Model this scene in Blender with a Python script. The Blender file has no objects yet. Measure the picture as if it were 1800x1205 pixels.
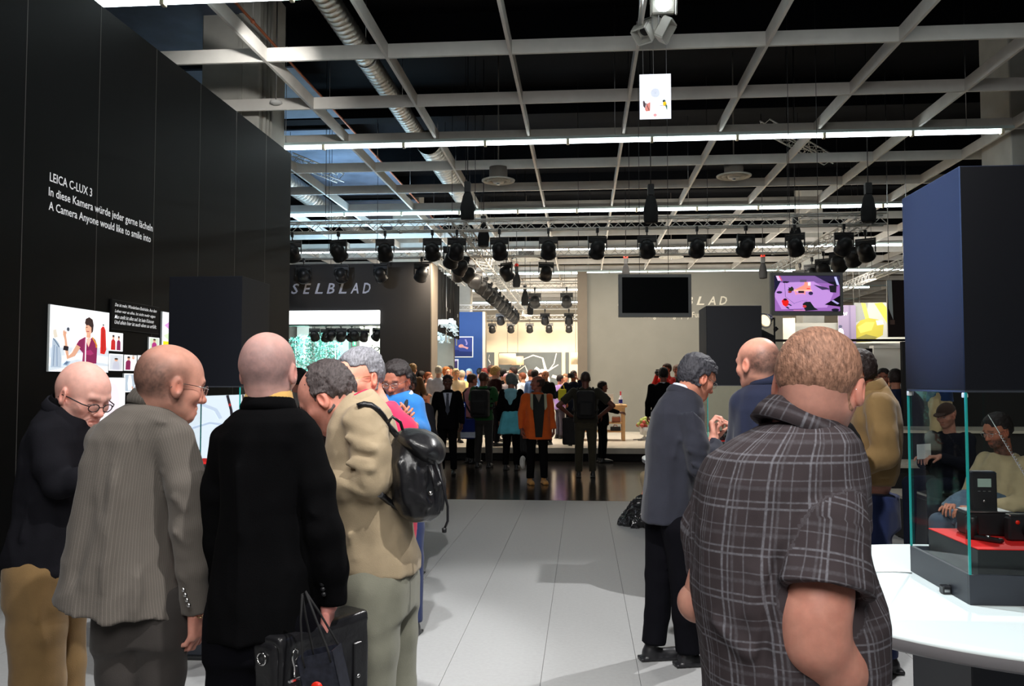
import bpy, math, random
import numpy as np
from math import sin, cos, atan, pi, radians as rad, degrees, sqrt
from mathutils import Matrix, Vector

scn = bpy.context.scene
COL = scn.collection
R = random.Random(7)

# ------------------------------------------------------------------ camera
EYE = 1.65
FPX = 1500.0
PITCH = atan(69 / FPX)
YAW = atan(125 / FPX * cos(PITCH))
FW = np.array([-sin(YAW) * cos(PITCH), cos(YAW) * cos(PITCH), sin(PITCH)])
RT = np.array([cos(YAW), sin(YAW), 0.0])
UP = np.cross(RT, FW)
CAM = np.array([0.0, 0.0, EYE])
cd = bpy.data.cameras.new('camera')
cam = bpy.data.objects.new('camera', cd)
COL.objects.link(cam)
cd.sensor_width = 36.0
cd.lens = 36.0 * FPX / 1800.0
cd.clip_start = 0.05
cd.clip_end = 400
cam.matrix_world = Matrix(((RT[0], UP[0], -FW[0], 0), (RT[1], UP[1], -FW[1], 0), (RT[2], UP[2], -FW[2], EYE), (0, 0, 0, 1)))
scn.camera = cam

# ------------------------------------------------------------------ exposure, world, large lights
scn.view_settings.view_transform = 'Standard'
scn.view_settings.look = 'None'
scn.view_settings.gamma = 1.0
scn.view_settings.use_curve_mapping = False
scn.view_settings.exposure = 0.0
wd = bpy.data.worlds.new('hall_air')
scn.world = wd
wd.use_nodes = True
wd.node_tree.nodes['Background'].inputs[0].default_value = (0.75, 0.85, 1.0, 1)
wd.node_tree.nodes['Background'].inputs[1].default_value = 0.010


def ray(x, y):
    return FW + RT * ((x - 900) / FPX) + UP * ((602.5 - y) / FPX)


def P(x, y, d):
    """world point seen at photo pixel x, y at camera depth d"""
    return CAM + ray(x, y) * d


def PA(x, y, ax, v):
    """world point seen at pixel x, y on the plane coordinate[ax] == v"""
    r = ray(x, y)
    return CAM + r * ((v - CAM[ax]) / r[ax])


def look(loc, target):
    d = Vector(target) - Vector(loc)
    return d.to_track_quat('-Z', 'Y').to_euler()


def area_light(name, loc, target, size, power, color=(1, 1, 1), size_y=None, spread=180):
    l = bpy.data.lights.new(name, 'AREA')
    l.energy = power
    l.color = color
    l.spread = rad(spread)
    if size_y:
        l.shape = 'RECTANGLE'
        l.size = size
        l.size_y = size_y
    else:
        l.shape = 'DISK'
        l.size = size
    o = bpy.data.objects.new(name, l)
    o.location = loc
    o.rotation_euler = look(loc, target)
    COL.objects.link(o)
    return o


def spot_light(name, loc, target, power, color=(1, 1, 1), angle=50, blend=0.4, radius=0.06):
    l = bpy.data.lights.new(name, 'SPOT')
    l.energy = power
    l.color = color
    l.spot_size = rad(angle)
    l.spot_blend = blend
    l.shadow_soft_size = radius
    o = bpy.data.objects.new(name, l)
    o.location = loc
    o.rotation_euler = look(loc, target)
    COL.objects.link(o)
    return o


LIT = 1.0
# hall lamps above the visitor side of the stand, with added fill lights
area_light('fill_behind_camera', (0.3, -1.6, 4.4), (0, 3.4, 1.0), 2.2, 150 * LIT, (1, 0.98, 0.95))  # unseen fill light added behind the camera for the visitors' backs
area_light('stand_ceiling_lamp_left', (-2.5, 1.2, 5.6), (-1.5, 5, 0.5), 1.2, 70 * LIT, (1, 0.98, 0.96))
spot_light('stand_spot_table_right', (0.2, 3.2, 5.9), (1.5, 2.75, 0.9), 900 * LIT, (0.9, 0.97, 1.0), 30, 0.4)
spot_light('stand_spot_table_left', (-1.2, 3.6, 5.9), (-2.0, 4.7, 0.9), 700 * LIT, (1, 1, 1), 40, 0.4)
spot_light('stand_spot_middle', (-0.6, 1.0, 5.9), (0.2, 6.6, 0.0), 1500 * LIT, (1.0, 0.98, 0.97), 46, 0.6, 0.08)
spot_light('stand_spot_floor', (3.4, 7.6, 6.1), (0.3, 5.0, 0.0), 1300 * LIT, (1.0, 0.98, 0.97), 52, 0.5, 0.05)
spot_light('stand_spot_visitors', (1.8, 0.9, 5.9), (-1.0, 3.2, 1.4), 900 * LIT, (1.0, 0.97, 0.93), 44, 0.6, 0.06)
spot_light('hood_blue_fill', (-2.2, 3.05, 4.8), (1.33, 2.82, 1.98), 9500 * LIT, (0.3, 0.48, 1.0), 13, 1.0, 0.05)  # unseen blue beam added to tint only the hood's side face
spot_light('sign_spot', (-5.6, 17.0, 4.5), (-5.7, 20.4, 4.1), 110 * LIT, (.75, .85, 1.0), 80, 1.0)
spot_light('steps_fill', (5.2, 7.2, 5.9), (5.4, 9.6, .6), 260 * LIT, (1, .96, .9), 80, .8)  # added spot without a fixture, brightens the dark treads
spot_light('column_fill', (-3.6, 10.0, 5.9), (-6.0, 14.2, 6.0), 260 * LIT, (1, .98, .94), 60, .8)  # added spot without a fixture, brightens the concrete column
# presentation stage on the far side, warm white
area_light('stage_wash_right', (2.2, 20.3, 4.6), (2.2, 24.0, 1.5), 5.0, 120 * LIT, (1.0, 0.93, 0.82), 0.5)
area_light('stage_wash_down', (0.5, 21.5, 4.9), (0.5, 21.6, 0), 6.0, 230 * LIT, (1.0, 0.88, 0.72), 2.0)
area_light('stage_wash_far', (-1.4, 37.5, 4.7), (-1.4, 42.0, 1.2), 5.5, 620 * LIT, (1.0, 0.86, 0.68), 0.6)
area_light('stage_wash_blue', (-4.6, 31.5, 4.6), (-5.2, 35.0, 2.2), 2.4, 200 * LIT, (0.85, 0.92, 1.0), 0.4)
area_light('aisle_behind_crowd', (-2.6, 20.2, 4.4), (-2.9, 21.5, 0.5), 2.2, 260 * LIT, (1.0, 0.85, 0.66), 0.8)
area_light('shop_window_wash', (-6.4, 22.6, 3.6), (-6.4, 24.5, 1.4), 3.0, 300 * LIT, (0.75, 0.97, 1.0), 0.6)
area_light('right_hall_wash', (8.4, 25.2, 4.4), (8.2, 29.0, 2.0), 4.0, 260 * LIT, (1.0, 0.95, 0.88), 0.5)
area_light('upward_fill_far', (0.5, 30.0, 3.4), (0.5, 30.0, 8.0), 14.0, 520 * LIT, (1.0, 0.87, 0.7), 9.0)  # added upward fill, stands in for wall light bounced onto the beams
area_light('upward_fill_left', (-6.8, 24.0, 4.75), (-6.8, 24.0, 8.0), 4.0, 420 * LIT, (0.45, 0.75, 1.0), 5.0)  # added bluish upward fill on ducts and beams
area_light('upward_fill_mid', (1.5, 12.0, 0.4), (1.5, 14.0, 8.0), 9.0, 22 * LIT, (1.0, 0.9, 0.78), 5.0)  # added weak upward fill, no fixture stands on the floor here


# ------------------------------------------------------------------ materials
def mat(name, color=(0.5, 0.5, 0.5), rough=0.6, metal=0.0, spec=0.5, emit=None, estr=0.0, alpha=None, vary=0.0,
        vscale=6.0, bump=0.0, bscale=60.0, coat=0.0, attr=None, trans=0.0, ior=1.45, sss=0.0, sheen=0.0, bdist=0.003, stretch=(1, 1, 1)):
    m = bpy.data.materials.new(name)
    m.use_nodes = True
    nt = m.node_tree
    b = nt.nodes['Principled BSDF']
    b.inputs['Base Color'].default_value = (*color, 1)
    b.inputs['Roughness'].default_value = rough
    b.inputs['Metallic'].default_value = metal
    b.inputs['Specular IOR Level'].default_value = spec
    b.inputs['IOR'].default_value = ior
    b.inputs['Coat Weight'].default_value = coat
    b.inputs['Transmission Weight'].default_value = trans
    if sheen:
        b.inputs['Sheen Weight'].default_value = sheen
    if sss:
        b.inputs['Subsurface Weight'].default_value = sss
        b.inputs['Subsurface Radius'].default_value = (0.012, 0.005, 0.003)
        b.inputs['Subsurface Scale'].default_value = 1.0
    src = None
    if attr:
        a = nt.nodes.new('ShaderNodeAttribute')
        a.attribute_name = attr
        src = a.outputs['Color']
    tc = nt.nodes.new('ShaderNodeTexCoord')
    mp = nt.nodes.new('ShaderNodeMapping')
    mp.inputs['Scale'].default_value = stretch
    nt.links.new(tc.outputs['Object'], mp.inputs[0])
    if vary:
        n = nt.nodes.new('ShaderNodeTexNoise')
        n.inputs['Scale'].default_value = vscale
        n.inputs['Detail'].default_value = 5
        nt.links.new(mp.outputs[0], n.inputs['Vector'])
        mr = nt.nodes.new('ShaderNodeMapRange')
        mr.inputs['From Min'].default_value = 0.3
        mr.inputs['From Max'].default_value = 0.7
        mr.inputs['To Min'].default_value = 1 - vary
        mr.inputs['To Max'].default_value = 1 + vary
        nt.links.new(n.outputs['Fac'], mr.inputs['Value'])
        vm = nt.nodes.new('ShaderNodeVectorMath')
        vm.operation = 'SCALE'
        if src:
            nt.links.new(src, vm.inputs[0])
        else:
            vm.inputs[0].default_value = color
        nt.links.new(mr.outputs[0], vm.inputs['Scale'])
        src = vm.outputs[0]
    if src:
        nt.links.new(src, b.inputs['Base Color'])
    if bump:
        n = nt.nodes.new('ShaderNodeTexNoise')
        n.inputs['Scale'].default_value = bscale
        n.inputs['Detail'].default_value = 3
        nt.links.new(mp.outputs[0], n.inputs['Vector'])
        bp = nt.nodes.new('ShaderNodeBump')
        bp.inputs['Strength'].default_value = bump
        bp.inputs['Distance'].default_value = bdist
        nt.links.new(n.outputs['Fac'], bp.inputs['Height'])
        nt.links.new(bp.outputs[0], b.inputs['Normal'])
    if emit:
        b.inputs['Emission Color'].default_value = (*emit, 1)
        b.inputs['Emission Strength'].default_value = estr
    return m


def srgb(r, g, b):
    return tuple(((c / 255) / 12.92 if c / 255 <= 0.04045 else ((c / 255 + 0.055) / 1.055) ** 2.4) for c in (r, g, b))


def cloth(name, rgb, rough=0.85, vary=0.12, bump=0.25, bscale=260, sheen=0.12):
    spec = .25
    if sum(rgb) < 120:
        sheen = 0.0
        spec = .08
    return mat(name, srgb(*rgb), rough, vary=vary, vscale=9, bump=bump, bscale=bscale, sheen=sheen, spec=spec)


M = {}
M['black_panel'] = mat('black_panel', (0.0035, 0.0035, 0.004), 0.5, spec=0.14, vary=0.15, vscale=3, bump=0.05, bscale=200)
M['joint'] = mat('joint_metal', (0.02, 0.02, 0.02), 0.4)
M['joint_strip'] = mat('joint_strip', (0.20, 0.19, 0.18), 0.5)
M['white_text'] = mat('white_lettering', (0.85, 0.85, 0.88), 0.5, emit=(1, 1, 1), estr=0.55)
M['beam'] = mat('painted_grid_beam', (0.74, 0.71, 0.66), 0.6, vary=0.06, vscale=4, bump=0.1, bscale=300)
M['slab'] = mat('dark_ceiling_slab', (0.005, 0.0055, 0.007), 0.9, vary=0.35, spec=.1, vscale=0.6)
M['duct'] = mat('galvanised_duct', (0.5, 0.48, 0.44), 0.32, metal=0.9, vary=0.15, vscale=9)
M['copper'] = mat('copper_pipe', (0.5, 0.16, 0.08), 0.4, metal=0.6)
M['alu'] = mat('truss_aluminium', (0.72, 0.7, 0.66), 0.4, metal=0.3)
M['steel'] = mat('brushed_steel', (0.6, 0.6, 0.6), 0.28, metal=1.0)
M['chrome'] = mat('chrome', (0.8, 0.8, 0.8), 0.12, metal=1.0)
M['gold'] = mat('gold_metal', (0.75, 0.55, 0.25), 0.25, metal=1.0)
M['black_metal'] = mat('black_metal', (0.012, 0.012, 0.013), 0.4, vary=0.2, vscale=20)
M['black_plastic'] = mat('black_plastic', (0.014, 0.014, 0.016), 0.35)
M['black_matte'] = mat('black_matte', (0.008, 0.008, 0.009), 0.8)
M['tube'] = mat('lit_fluorescent_tube', (1, 1, 1), 0.5, emit=(0.86, 0.97, 1.0), estr=9.0)
M['tube_case'] = mat('tube_tray', (0.5, 0.6, 0.58), 0.5)
M['socket'] = mat('tube_socket', (0.75, 0.68, 0.5), 0.5)
M['lens_on'] = mat('lit_lens', (1, 1, 1), 0.2, emit=(1.0, 0.93, 0.8), estr=14.0)
M['lens_warm'] = mat('warm_lens', (1, 0.9, 0.7), 0.2, emit=(1.0, 0.75, 0.45), estr=1.6)
M['flood'] = mat('lit_flood_lamp', (1, 1, 1), 0.2, emit=(0.85, 0.93, 1.0), estr=60.0)
M['light_floor'] = mat('light_vinyl_floor', srgb(156, 157, 157), 0.55, vary=0.04, vscale=40, bump=0.04, bscale=400, spec=0.35)
M['dark_floor'] = mat('dark_polished_floor', (0.014, 0.012, 0.011), 0.16, vary=0.4, vscale=6, bump=0.12, bscale=9, spec=0.5, bdist=0.01)
M['stage_floor'] = mat('stage_boards', srgb(205, 196, 182), 0.4, vary=0.08, vscale=5)
M['grey_wall'] = mat('warm_grey_wall', srgb(128, 127, 120), 0.8, vary=0.04, vscale=2)
M['dark_wall'] = mat('charcoal_wall', srgb(48, 46, 46), 0.7, vary=0.06, vscale=2)
M['cream_wall'] = mat('cream_wall', srgb(232, 215, 190), 0.8, vary=0.04, vscale=2)
M['beige_wall'] = mat('beige_wall', srgb(112, 103, 92), 0.8, vary=0.04)
M['blue_wall'] = mat('blue_wall', srgb(30, 68, 128), 0.7, vary=0.05, vscale=2)
M['white_wall'] = mat('white_wall', srgb(225, 225, 222), 0.8)
M['taupe'] = mat('taupe_wall', srgb(120, 112, 104), 0.8, vary=0.04)
M['concrete'] = mat('painted_concrete', srgb(190, 188, 180), 0.75, vary=0.08, vscale=3)
M['hood'] = mat('dark_blue_hood_lacquer', srgb(8, 11, 19), 0.5, vary=0.06, vscale=3, bump=0.03, bscale=300, spec=0.3)
M['hood_base'] = mat('dark_base_lacquer', srgb(50, 54, 62), 0.45, vary=0.05, vscale=3)
M['plinth_black'] = mat('black_plinth', srgb(36, 38, 40), 0.4)
M['red_felt'] = mat('red_felt', srgb(225, 22, 20), 0.75, vary=0.06, vscale=300)
M['table_white'] = mat('white_table_lacquer', srgb(232, 242, 242), 0.25, spec=0.5)
M['table_edge'] = mat('table_edge_grey', srgb(150, 148, 152), 0.35)
M['glass_edge'] = mat('green_glass_edge', (0.02, 0.30, 0.28), 0.15, spec=0.6, emit=(0.05, 0.6, 0.5), estr=0.03)
M['clear_seal'] = mat('milky_seal', (0.75, 0.75, 0.72), 0.5)
M['print'] = mat('printed_picture', rough=0.55, attr='Col', spec=0.2)
M['red'] = mat('red_enamel', srgb(225, 40, 20), 0.35)
M['wood'] = mat('pale_beech', srgb(214, 170, 118), 0.5, vary=0.12, vscale=7, stretch=(6, 6, 0.6))
M['tv_frame'] = mat('tv_frame_grey', srgb(120, 122, 122), 0.5)
M['tv_off'] = mat('dark_screen', (0.004, 0.005, 0.006), 0.12)


def emissive(name, strength):
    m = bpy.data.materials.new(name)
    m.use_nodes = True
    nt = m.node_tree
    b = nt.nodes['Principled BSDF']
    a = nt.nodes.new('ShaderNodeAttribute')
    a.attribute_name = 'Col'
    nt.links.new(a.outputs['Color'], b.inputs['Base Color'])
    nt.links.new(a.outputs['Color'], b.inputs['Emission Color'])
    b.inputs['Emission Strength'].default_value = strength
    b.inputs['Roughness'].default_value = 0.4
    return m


M['print_glow'] = emissive('emissive_print', 1.1)  # spot-lit prints; their brightness is put in as emission of the picture colours
M['screen_lit'] = emissive('lit_screen', 1.0)


def thin_glass(name, tint, gloss):
    m = bpy.data.materials.new(name)
    m.use_nodes = True
    nt = m.node_tree
    nt.nodes.clear()
    out = nt.nodes.new('ShaderNodeOutputMaterial')
    tr = nt.nodes.new('ShaderNodeBsdfTransparent')
    tr.inputs[0].default_value = (*tint, 1)
    gl = nt.nodes.new('ShaderNodeBsdfGlossy')
    gl.inputs['Roughness'].default_value = 0.02
    lw = nt.nodes.new('ShaderNodeLayerWeight')
    lw.inputs['Blend'].default_value = 0.5
    pw_ = nt.nodes.new('ShaderNodeMath')
    pw_.operation = 'POWER'
    pw_.inputs[1].default_value = 4.0
    nt.links.new(lw.outputs['Facing'], pw_.inputs[0])
    fr = nt.nodes.new('ShaderNodeMath')
    fr.operation = 'MULTIPLY_ADD'
    fr.inputs[1].default_value = gloss
    fr.inputs[2].default_value = gloss * .06
    nt.links.new(pw_.outputs[0], fr.inputs[0])
    mx = nt.nodes.new('ShaderNodeMixShader')
    nt.links.new(fr.outputs[0], mx.inputs[0])
    nt.links.new(tr.outputs[0], mx.inputs[1])
    nt.links.new(gl.outputs[0], mx.inputs[2])
    nt.links.new(mx.outputs[0], out.inputs[0])
    return m


M['glass'] = thin_glass('vitrine_glass', (0.93, 0.968, 0.962), .6)
M['specs_glass'] = thin_glass('spectacle_lens', (0.9, 0.92, 0.93), .3)

skin = mat('skin', rough=0.48, attr='Col', vary=0.07, vscale=45, bump=0.12, bscale=420, sss=0.12, spec=0.4, bdist=0.001)
M['skin'] = skin


# ------------------------------------------------------------------ mesh helpers
def link(name, me, m=None, parent=None, loc=None):
    o = bpy.data.objects.new(name, me)
    COL.objects.link(o)
    if m is not None:
        if isinstance(m, (list, tuple)):
            for q in m:
                me.materials.append(q)
        else:
            me.materials.append(m)
    if parent is not None:
        o.parent = parent
    if loc is not None:
        o.location = loc
    return o


def tag(o, label=None, cat=None, group=None, kind=None):
    if label:
        o['label'] = label
    if cat:
        o['category'] = cat
    if group:
        o['group'] = group
    if kind:
        o['kind'] = kind
    return o


def empty(name, loc=(0, 0, 0), rz=0.0):
    o = bpy.data.objects.new(name, None)
    o.empty_display_size = 0.1
    o.location = loc
    o.rotation_euler = (0, 0, rz)
    COL.objects.link(o)
    return o


def copy_tree(o, parent=None):
    c = o.copy()
    COL.objects.link(c)
    c.parent = parent
    for ch in list(o.children):
        copy_tree(ch, c)
    return c


class MB:
    """collects simple solids and links them as one mesh"""

    def __init__(s):
        s.v = []
        s.f = []
        s.sm = []

    def add(s, vs, fs, smooth=False):
        n = len(s.v)
        s.v += [tuple(float(c) for c in v) for v in vs]
        s.f += [tuple(i + n for i in f) for f in fs]
        s.sm += [smooth] * len(fs)
        return s

    def box(s, lo, hi, bev=0.0, rz=0.0, c=None, mtx=None):
        lo = np.array(lo, float)
        hi = np.array(hi, float)
        x0, y0, z0 = lo
        x1, y1, z1 = hi
        if bev <= 0:
            vs = [(x0, y0, z0), (x1, y0, z0), (x1, y1, z0), (x0, y1, z0), (x0, y0, z1), (x1, y0, z1), (x1, y1, z1), (x0, y1, z1)]
            fs = [(3, 2, 1, 0), (4, 5, 6, 7), (0, 1, 5, 4), (1, 2, 6, 5), (2, 3, 7, 6), (3, 0, 4, 7)]
        else:
            b = bev
            vs = []
            fs = []
            rings = [(z0, b), (z0 + b, 0), (z1 - b, 0), (z1, b)]
            for z, i in rings:
                j = b
                vs += [(x0 + i + (j if not i else j * .3), y0 + i, z), (x1 - i - (j if not i else j * .3), y0 + i, z), (x1 - i, y0 + i + (j if not i else j * .3), z),
                       (x1 - i, y1 - i - (j if not i else j * .3), z), (x1 - i - (j if not i else j * .3), y1 - i, z), (x0 + i + (j if not i else j * .3), y1 - i, z),
                       (x0 + i, y1 - i - (j if not i else j * .3), z), (x0 + i, y0 + i + (j if not i else j * .3), z)]
            for r in range(3):
                for k in range(8):
                    fs.append((r * 8 + k, r * 8 + (k + 1) % 8, r * 8 + 8 + (k + 1) % 8, r * 8 + 8 + k))
            fs.append(tuple(range(7, -1, -1)))
            fs.append(tuple(range(24, 32)))
        if rz or mtx is not None:
            if c is None:
                c = (lo + hi) / 2
            mm = mtx if mtx is not None else np.array(((cos(rz), -sin(rz), 0), (sin(rz), cos(rz), 0), (0, 0, 1)))
            vs = [tuple(mm @ (np.array(v) - c) + c) for v in vs]
        return s.add(vs, fs)

    def tube(s, pts, r, n=8, cap=True, smooth=True):
        pts = [np.array(p, float) for p in pts]
        rs = r if isinstance(r, (list, tuple)) else [r] * len(pts)
        vs = []
        prev = None
        for i, p in enumerate(pts):
            t = (pts[min(i + 1, len(pts) - 1)] - pts[max(i - 1, 0)])
            t = t / (np.linalg.norm(t) + 1e-9)
            if prev is None:
                a = np.array([0, 0, 1.0]) if abs(t[2]) < 0.9 else np.array([1.0, 0, 0])
            else:
                a = prev
            u = a - t * (a @ t)
            u /= np.linalg.norm(u) + 1e-9
            w = np.cross(t, u)
            prev = u
            for k in range(n):
                an = 2 * pi * k / n
                vs.append(p + rs[i] * (cos(an) * u + sin(an) * w))
        fs = []
        for i in range(len(pts) - 1):
            for k in range(n):
                fs.append((i * n + k, i * n + (k + 1) % n, (i + 1) * n + (k + 1) % n, (i + 1) * n + k))
        s.add(vs, fs, smooth)
        if cap:
            m = len(s.v) - len(vs)
            s.f += [tuple(m + k for k in range(n - 1, -1, -1)), tuple(m + (len(pts) - 1) * n + k for k in range(n))]
            s.sm += [False, False]
        return s

    def lathe(s, prof, c=(0, 0, 0), n=24, axis=(0, 0, 1), smooth=True):
        ax = np.array(axis, float)
        ax /= np.linalg.norm(ax)
        a = np.array([1.0, 0, 0]) if abs(ax[0]) < 0.9 else np.array([0, 1.0, 0])
        u = np.cross(ax, a)
        u /= np.linalg.norm(u)
        w = np.cross(ax, u)
        c = np.array(c, float)
        vs = []
        for r, h in prof:
            for k in range(n):
                an = 2 * pi * k / n
                vs.append(c + ax * h + r * (cos(an) * u + sin(an) * w))
        fs = []
        for i in range(len(prof) - 1):
            for k in range(n):
                fs.append((i * n + k, i * n + (k + 1) % n, (i + 1) * n + (k + 1) % n, (i + 1) * n + k))
        return s.add(vs, fs, smooth)

    def quad(s, a, b, c, d):
        return s.add([a, b, c, d], [(0, 1, 2, 3)])

    def build(s, name, m=None, parent=None, rel=None):
        me = bpy.data.meshes.new(name)
        vs = s.v
        if rel is not None:
            vs = [(v[0] - rel[0], v[1] - rel[1], v[2] - rel[2]) for v in vs]
        me.from_pydata(vs, [], s.f)
        me.polygons.foreach_set('use_smooth', s.sm)
        me.update()
        return link(name, me, m, parent)


def plane_print(name, parent, org, ud, vd, w, h, shapes, m, thick=0.0004, rel=None):
    """a flat print: list of (rgb, [(u,v)...]) polygons in 0..1 units lying on the surface at org"""
    org, ud, vd = (np.array(a, float) for a in (org, ud, vd))
    nd = np.cross(ud, vd)
    vs, fs, cs = [], [], []
    for i, (c, pl) in enumerate(shapes):
        b = len(vs)
        for (u, v) in pl:
            q = org + ud * (u * w) + vd * (v * h) + nd * (thick * (i + 1))
            if rel is not None:
                q = q - np.array(rel)
            vs.append(tuple(q))
        fs.append(tuple(range(b, b + len(pl))))
        cs.append(srgb(*c))
    me = bpy.data.meshes.new(name)
    me.from_pydata(vs, [], fs)
    at = me.color_attributes.new('Col', 'FLOAT_COLOR', 'CORNER')
    buf = []
    for f, c in zip(fs, cs):
        buf += [c[0], c[1], c[2], 1.0] * len(f)
    at.data.foreach_set('color', buf)
    me.update()
    return link(name, me, m, parent)


def blob(cx, cy, rx, ry, n=18, rot=0.0, jag=0.0, seed=1):
    rr = random.Random(seed)
    out = []
    for k in range(n):
        a = 2 * pi * k / n
        q = 1 + jag * (rr.random() - 0.5) * 2
        x, y = rx * cos(a) * q, ry * sin(a) * q
        out.append((cx + x * cos(rot) - y * sin(rot), cy + x * sin(rot) + y * cos(rot)))
    return out


def stroke(pts, w):
    l, r = [], []
    for i, p in enumerate(pts):
        a = pts[max(i - 1, 0)]
        b = pts[min(i + 1, len(pts) - 1)]
        dx, dy = b[0] - a[0], b[1] - a[1]
        q = sqrt(dx * dx + dy * dy) + 1e-9
        ww = w[i] if isinstance(w, (list, tuple)) else w
        l.append((p[0] - dy / q * ww, p[1] + dx / q * ww))
        r.append((p[0] + dy / q * ww, p[1] - dx / q * ww))
    return l + r[::-1]


def rect(a, b, c, d):
    return [(a, b), (c, b), (c, d), (a, d)]


def text_mesh(name, s, org, ud, vd, width, height, m, parent=None, shear=0.0, depth=0.002, rel=None, spacing=1.0, bold=0.0):
    cu = bpy.data.curves.new(name, 'FONT')
    cu.body = s
    cu.shear = shear
    cu.space_character = spacing
    cu.extrude = 0.0
    cu.offset = bold
    cu.resolution_u = 2
    tmp = bpy.data.objects.new(name, cu)
    COL.objects.link(tmp)
    dg = bpy.context.evaluated_depsgraph_get()
    me = bpy.data.meshes.new_from_object(tmp.evaluated_get(dg))
    bpy.data.objects.remove(tmp)
    n = len(me.vertices)
    co = np.zeros(n * 3, np.float32)
    me.vertices.foreach_get('co', co)
    co = co.reshape(-1, 3)
    mn, mx = co.min(0), co.max(0)
    org, ud, vd = (np.array(a, float) for a in (org, ud, vd))
    nd = np.cross(ud, vd)
    u = (co[:, 0] - mn[0]) / (mx[0] - mn[0]) * width
    v = (co[:, 1] - mn[1]) / (mx[1] - mn[1]) * height
    q = org + u[:, None] * ud + v[:, None] * vd + nd * depth
    if rel is not None:
        q = q - np.array(rel)
    me.vertices.foreach_set('co', q.astype(np.float32).ravel())
    me.update()
    me.materials.clear()
    return link(name, me, m, parent)


# ------------------------------------------------------------------ smooth solids (organic shapes)
def smin(a, b, k):
    if k <= 0:
        return np.minimum(a, b)
    h = np.clip(0.5 + 0.5 * (b - a) / k, 0, 1)
    return b + (a - b) * h - k * h * (1 - h)


def smax(a, b, k):
    return -smin(-a, -b, k)


F4 = np.float32


def s_cap(p0, p1, r0, r1=None, flat=None, fn=None):
    p0 = np.array(p0, F4)
    p1 = np.array(p1, F4)
    r1 = r0 if r1 is None else r1
    ax = p1 - p0
    L2 = float(ax @ ax) + 1e-9
    if fn is not None:
        fn = np.array(fn, F4)
        fn = fn / np.linalg.norm(fn)

    def f(p):
        q = p - p0
        t = np.clip(q @ ax / L2, 0, 1)
        q = q - t[:, None] * ax
        if fn is not None:
            s = q @ fn
            q = q + (s * (1 / flat - 1))[:, None] * fn
        return np.sqrt((q * q).sum(1)) - (r0 + (r1 - r0) * t)
    return f


def s_chain(pts, k=0.02, flat=None, fn=None):
    fs = [s_cap(a, b, ra, rb, flat, fn) for (a, ra), (b, rb) in zip(pts[:-1], pts[1:])]

    def f(p):
        d = fs[0](p)
        for g in fs[1:]:
            d = smin(d, g(p), k)
        return d
    return f


def s_ell(c, r, rot=None):
    c = np.array(c, F4)
    r = np.array(r, F4)
    rot = None if rot is None else np.array(rot, F4)

    def f(p):
        q = p - c
        if rot is not None:
            q = q @ rot
        a = q / r
        k0 = np.sqrt((a * a).sum(1)) + 1e-9
        b = a / r
        k1 = np.sqrt((b * b).sum(1)) + 1e-9
        return k0 * (k0 - 1) / k1
    return f


def s_box(c, h, rot=None, rnd=0.01):
    c = np.array(c, F4)
    h = np.array(h, F4)
    rot = None if rot is None else np.array(rot, F4)

    def f(p):
        q = p - c
        if rot is not None:
            q = q @ rot
        q = np.abs(q) - (h - rnd)
        return np.sqrt((np.maximum(q, 0) ** 2).sum(1)) + np.minimum(q.max(1), 0) - rnd
    return f


def s_loft(sl, n=2.4, rnd=0.01, lean=None):
    """stack of horizontal superellipses: (z, cx, cy, a, b, phi_deg)"""
    sl = sorted(sl)
    Z = np.array([s[0] for s in sl])
    CX, CY, A, B, PH = (np.array([s[i] for s in sl]) for i in range(1, 6))

    def f(p):
        z = np.clip(p[:, 2], Z[0], Z[-1])
        cx = np.interp(z, Z, CX)
        cy = np.interp(z, Z, CY)
        a = np.interp(z, Z, A)
        b = np.interp(z, Z, B)
        ph = np.radians(np.interp(z, Z, PH))
        x = p[:, 0] - cx
        y = p[:, 1] - cy
        c, s = np.cos(ph), np.sin(ph)
        u = np.abs(x * c - y * s) / a
        v = np.abs(x * s + y * c) / b
        rho = (u ** n + v ** n) ** (1.0 / n)
        g = np.sqrt((u / a) ** 2 + (v / b) ** 2) + 1e-6
        d = (rho - 1) * np.maximum(rho, 0.25) / np.maximum(g, 1e-3)
        d = np.where(rho < 0.3, -0.7 * np.minimum(a, b), d)
        dz = np.maximum(Z[0] - p[:, 2], p[:, 2] - Z[-1])
        return smax(d, dz, rnd)
    return f


def s_union(prims):
    def f(p):
        d = None
        for q in prims:
            e = q[0](p)
            k = q[1]
            if d is None:
                d = e
            elif len(q) > 2 and q[2] == 'sub':
                d = smax(d, -e, k)
            elif len(q) > 2 and q[2] == 'cut':
                d = smax(d, e, k)
            else:
                d = smin(d, e, k)
        return d
    return f


def _hash(ix, iy, iz):
    h = (ix * 374761393 + iy * 668265263 + iz * 2147483647 + 1013904223) & 0xffffffff
    h = ((h ^ (h >> 13)) * 1274126177) & 0xffffffff
    return ((h ^ (h >> 16)) & 0xffff) / 65535.0


def vnoise(p, sc):
    q = p * np.array(sc, F4) + 91.7
    i = np.floor(q).astype(np.int64)
    f = q - i
    f = f * f * (3 - 2 * f)
    out = 0
    for dx in (0, 1):
        wx = f[:, 0] if dx else 1 - f[:, 0]
        for dy in (0, 1):
            wy = f[:, 1] if dy else 1 - f[:, 1]
            for dz in (0, 1):
                wz = f[:, 2] if dz else 1 - f[:, 2]
                out = out + wx * wy * wz * _hash(i[:, 0] + dx, i[:, 1] + dy, i[:, 2] + dz)
    return out * 2 - 1


def seg_dist(p, a, b):
    a = np.array(a, F4)
    b = np.array(b, F4)
    ax = b - a
    t = np.clip((p - a) @ ax / (float(ax @ ax) + 1e-9), 0, 1)
    q = p - a - t[:, None] * ax
    return np.sqrt((q * q).sum(1)), t


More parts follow.
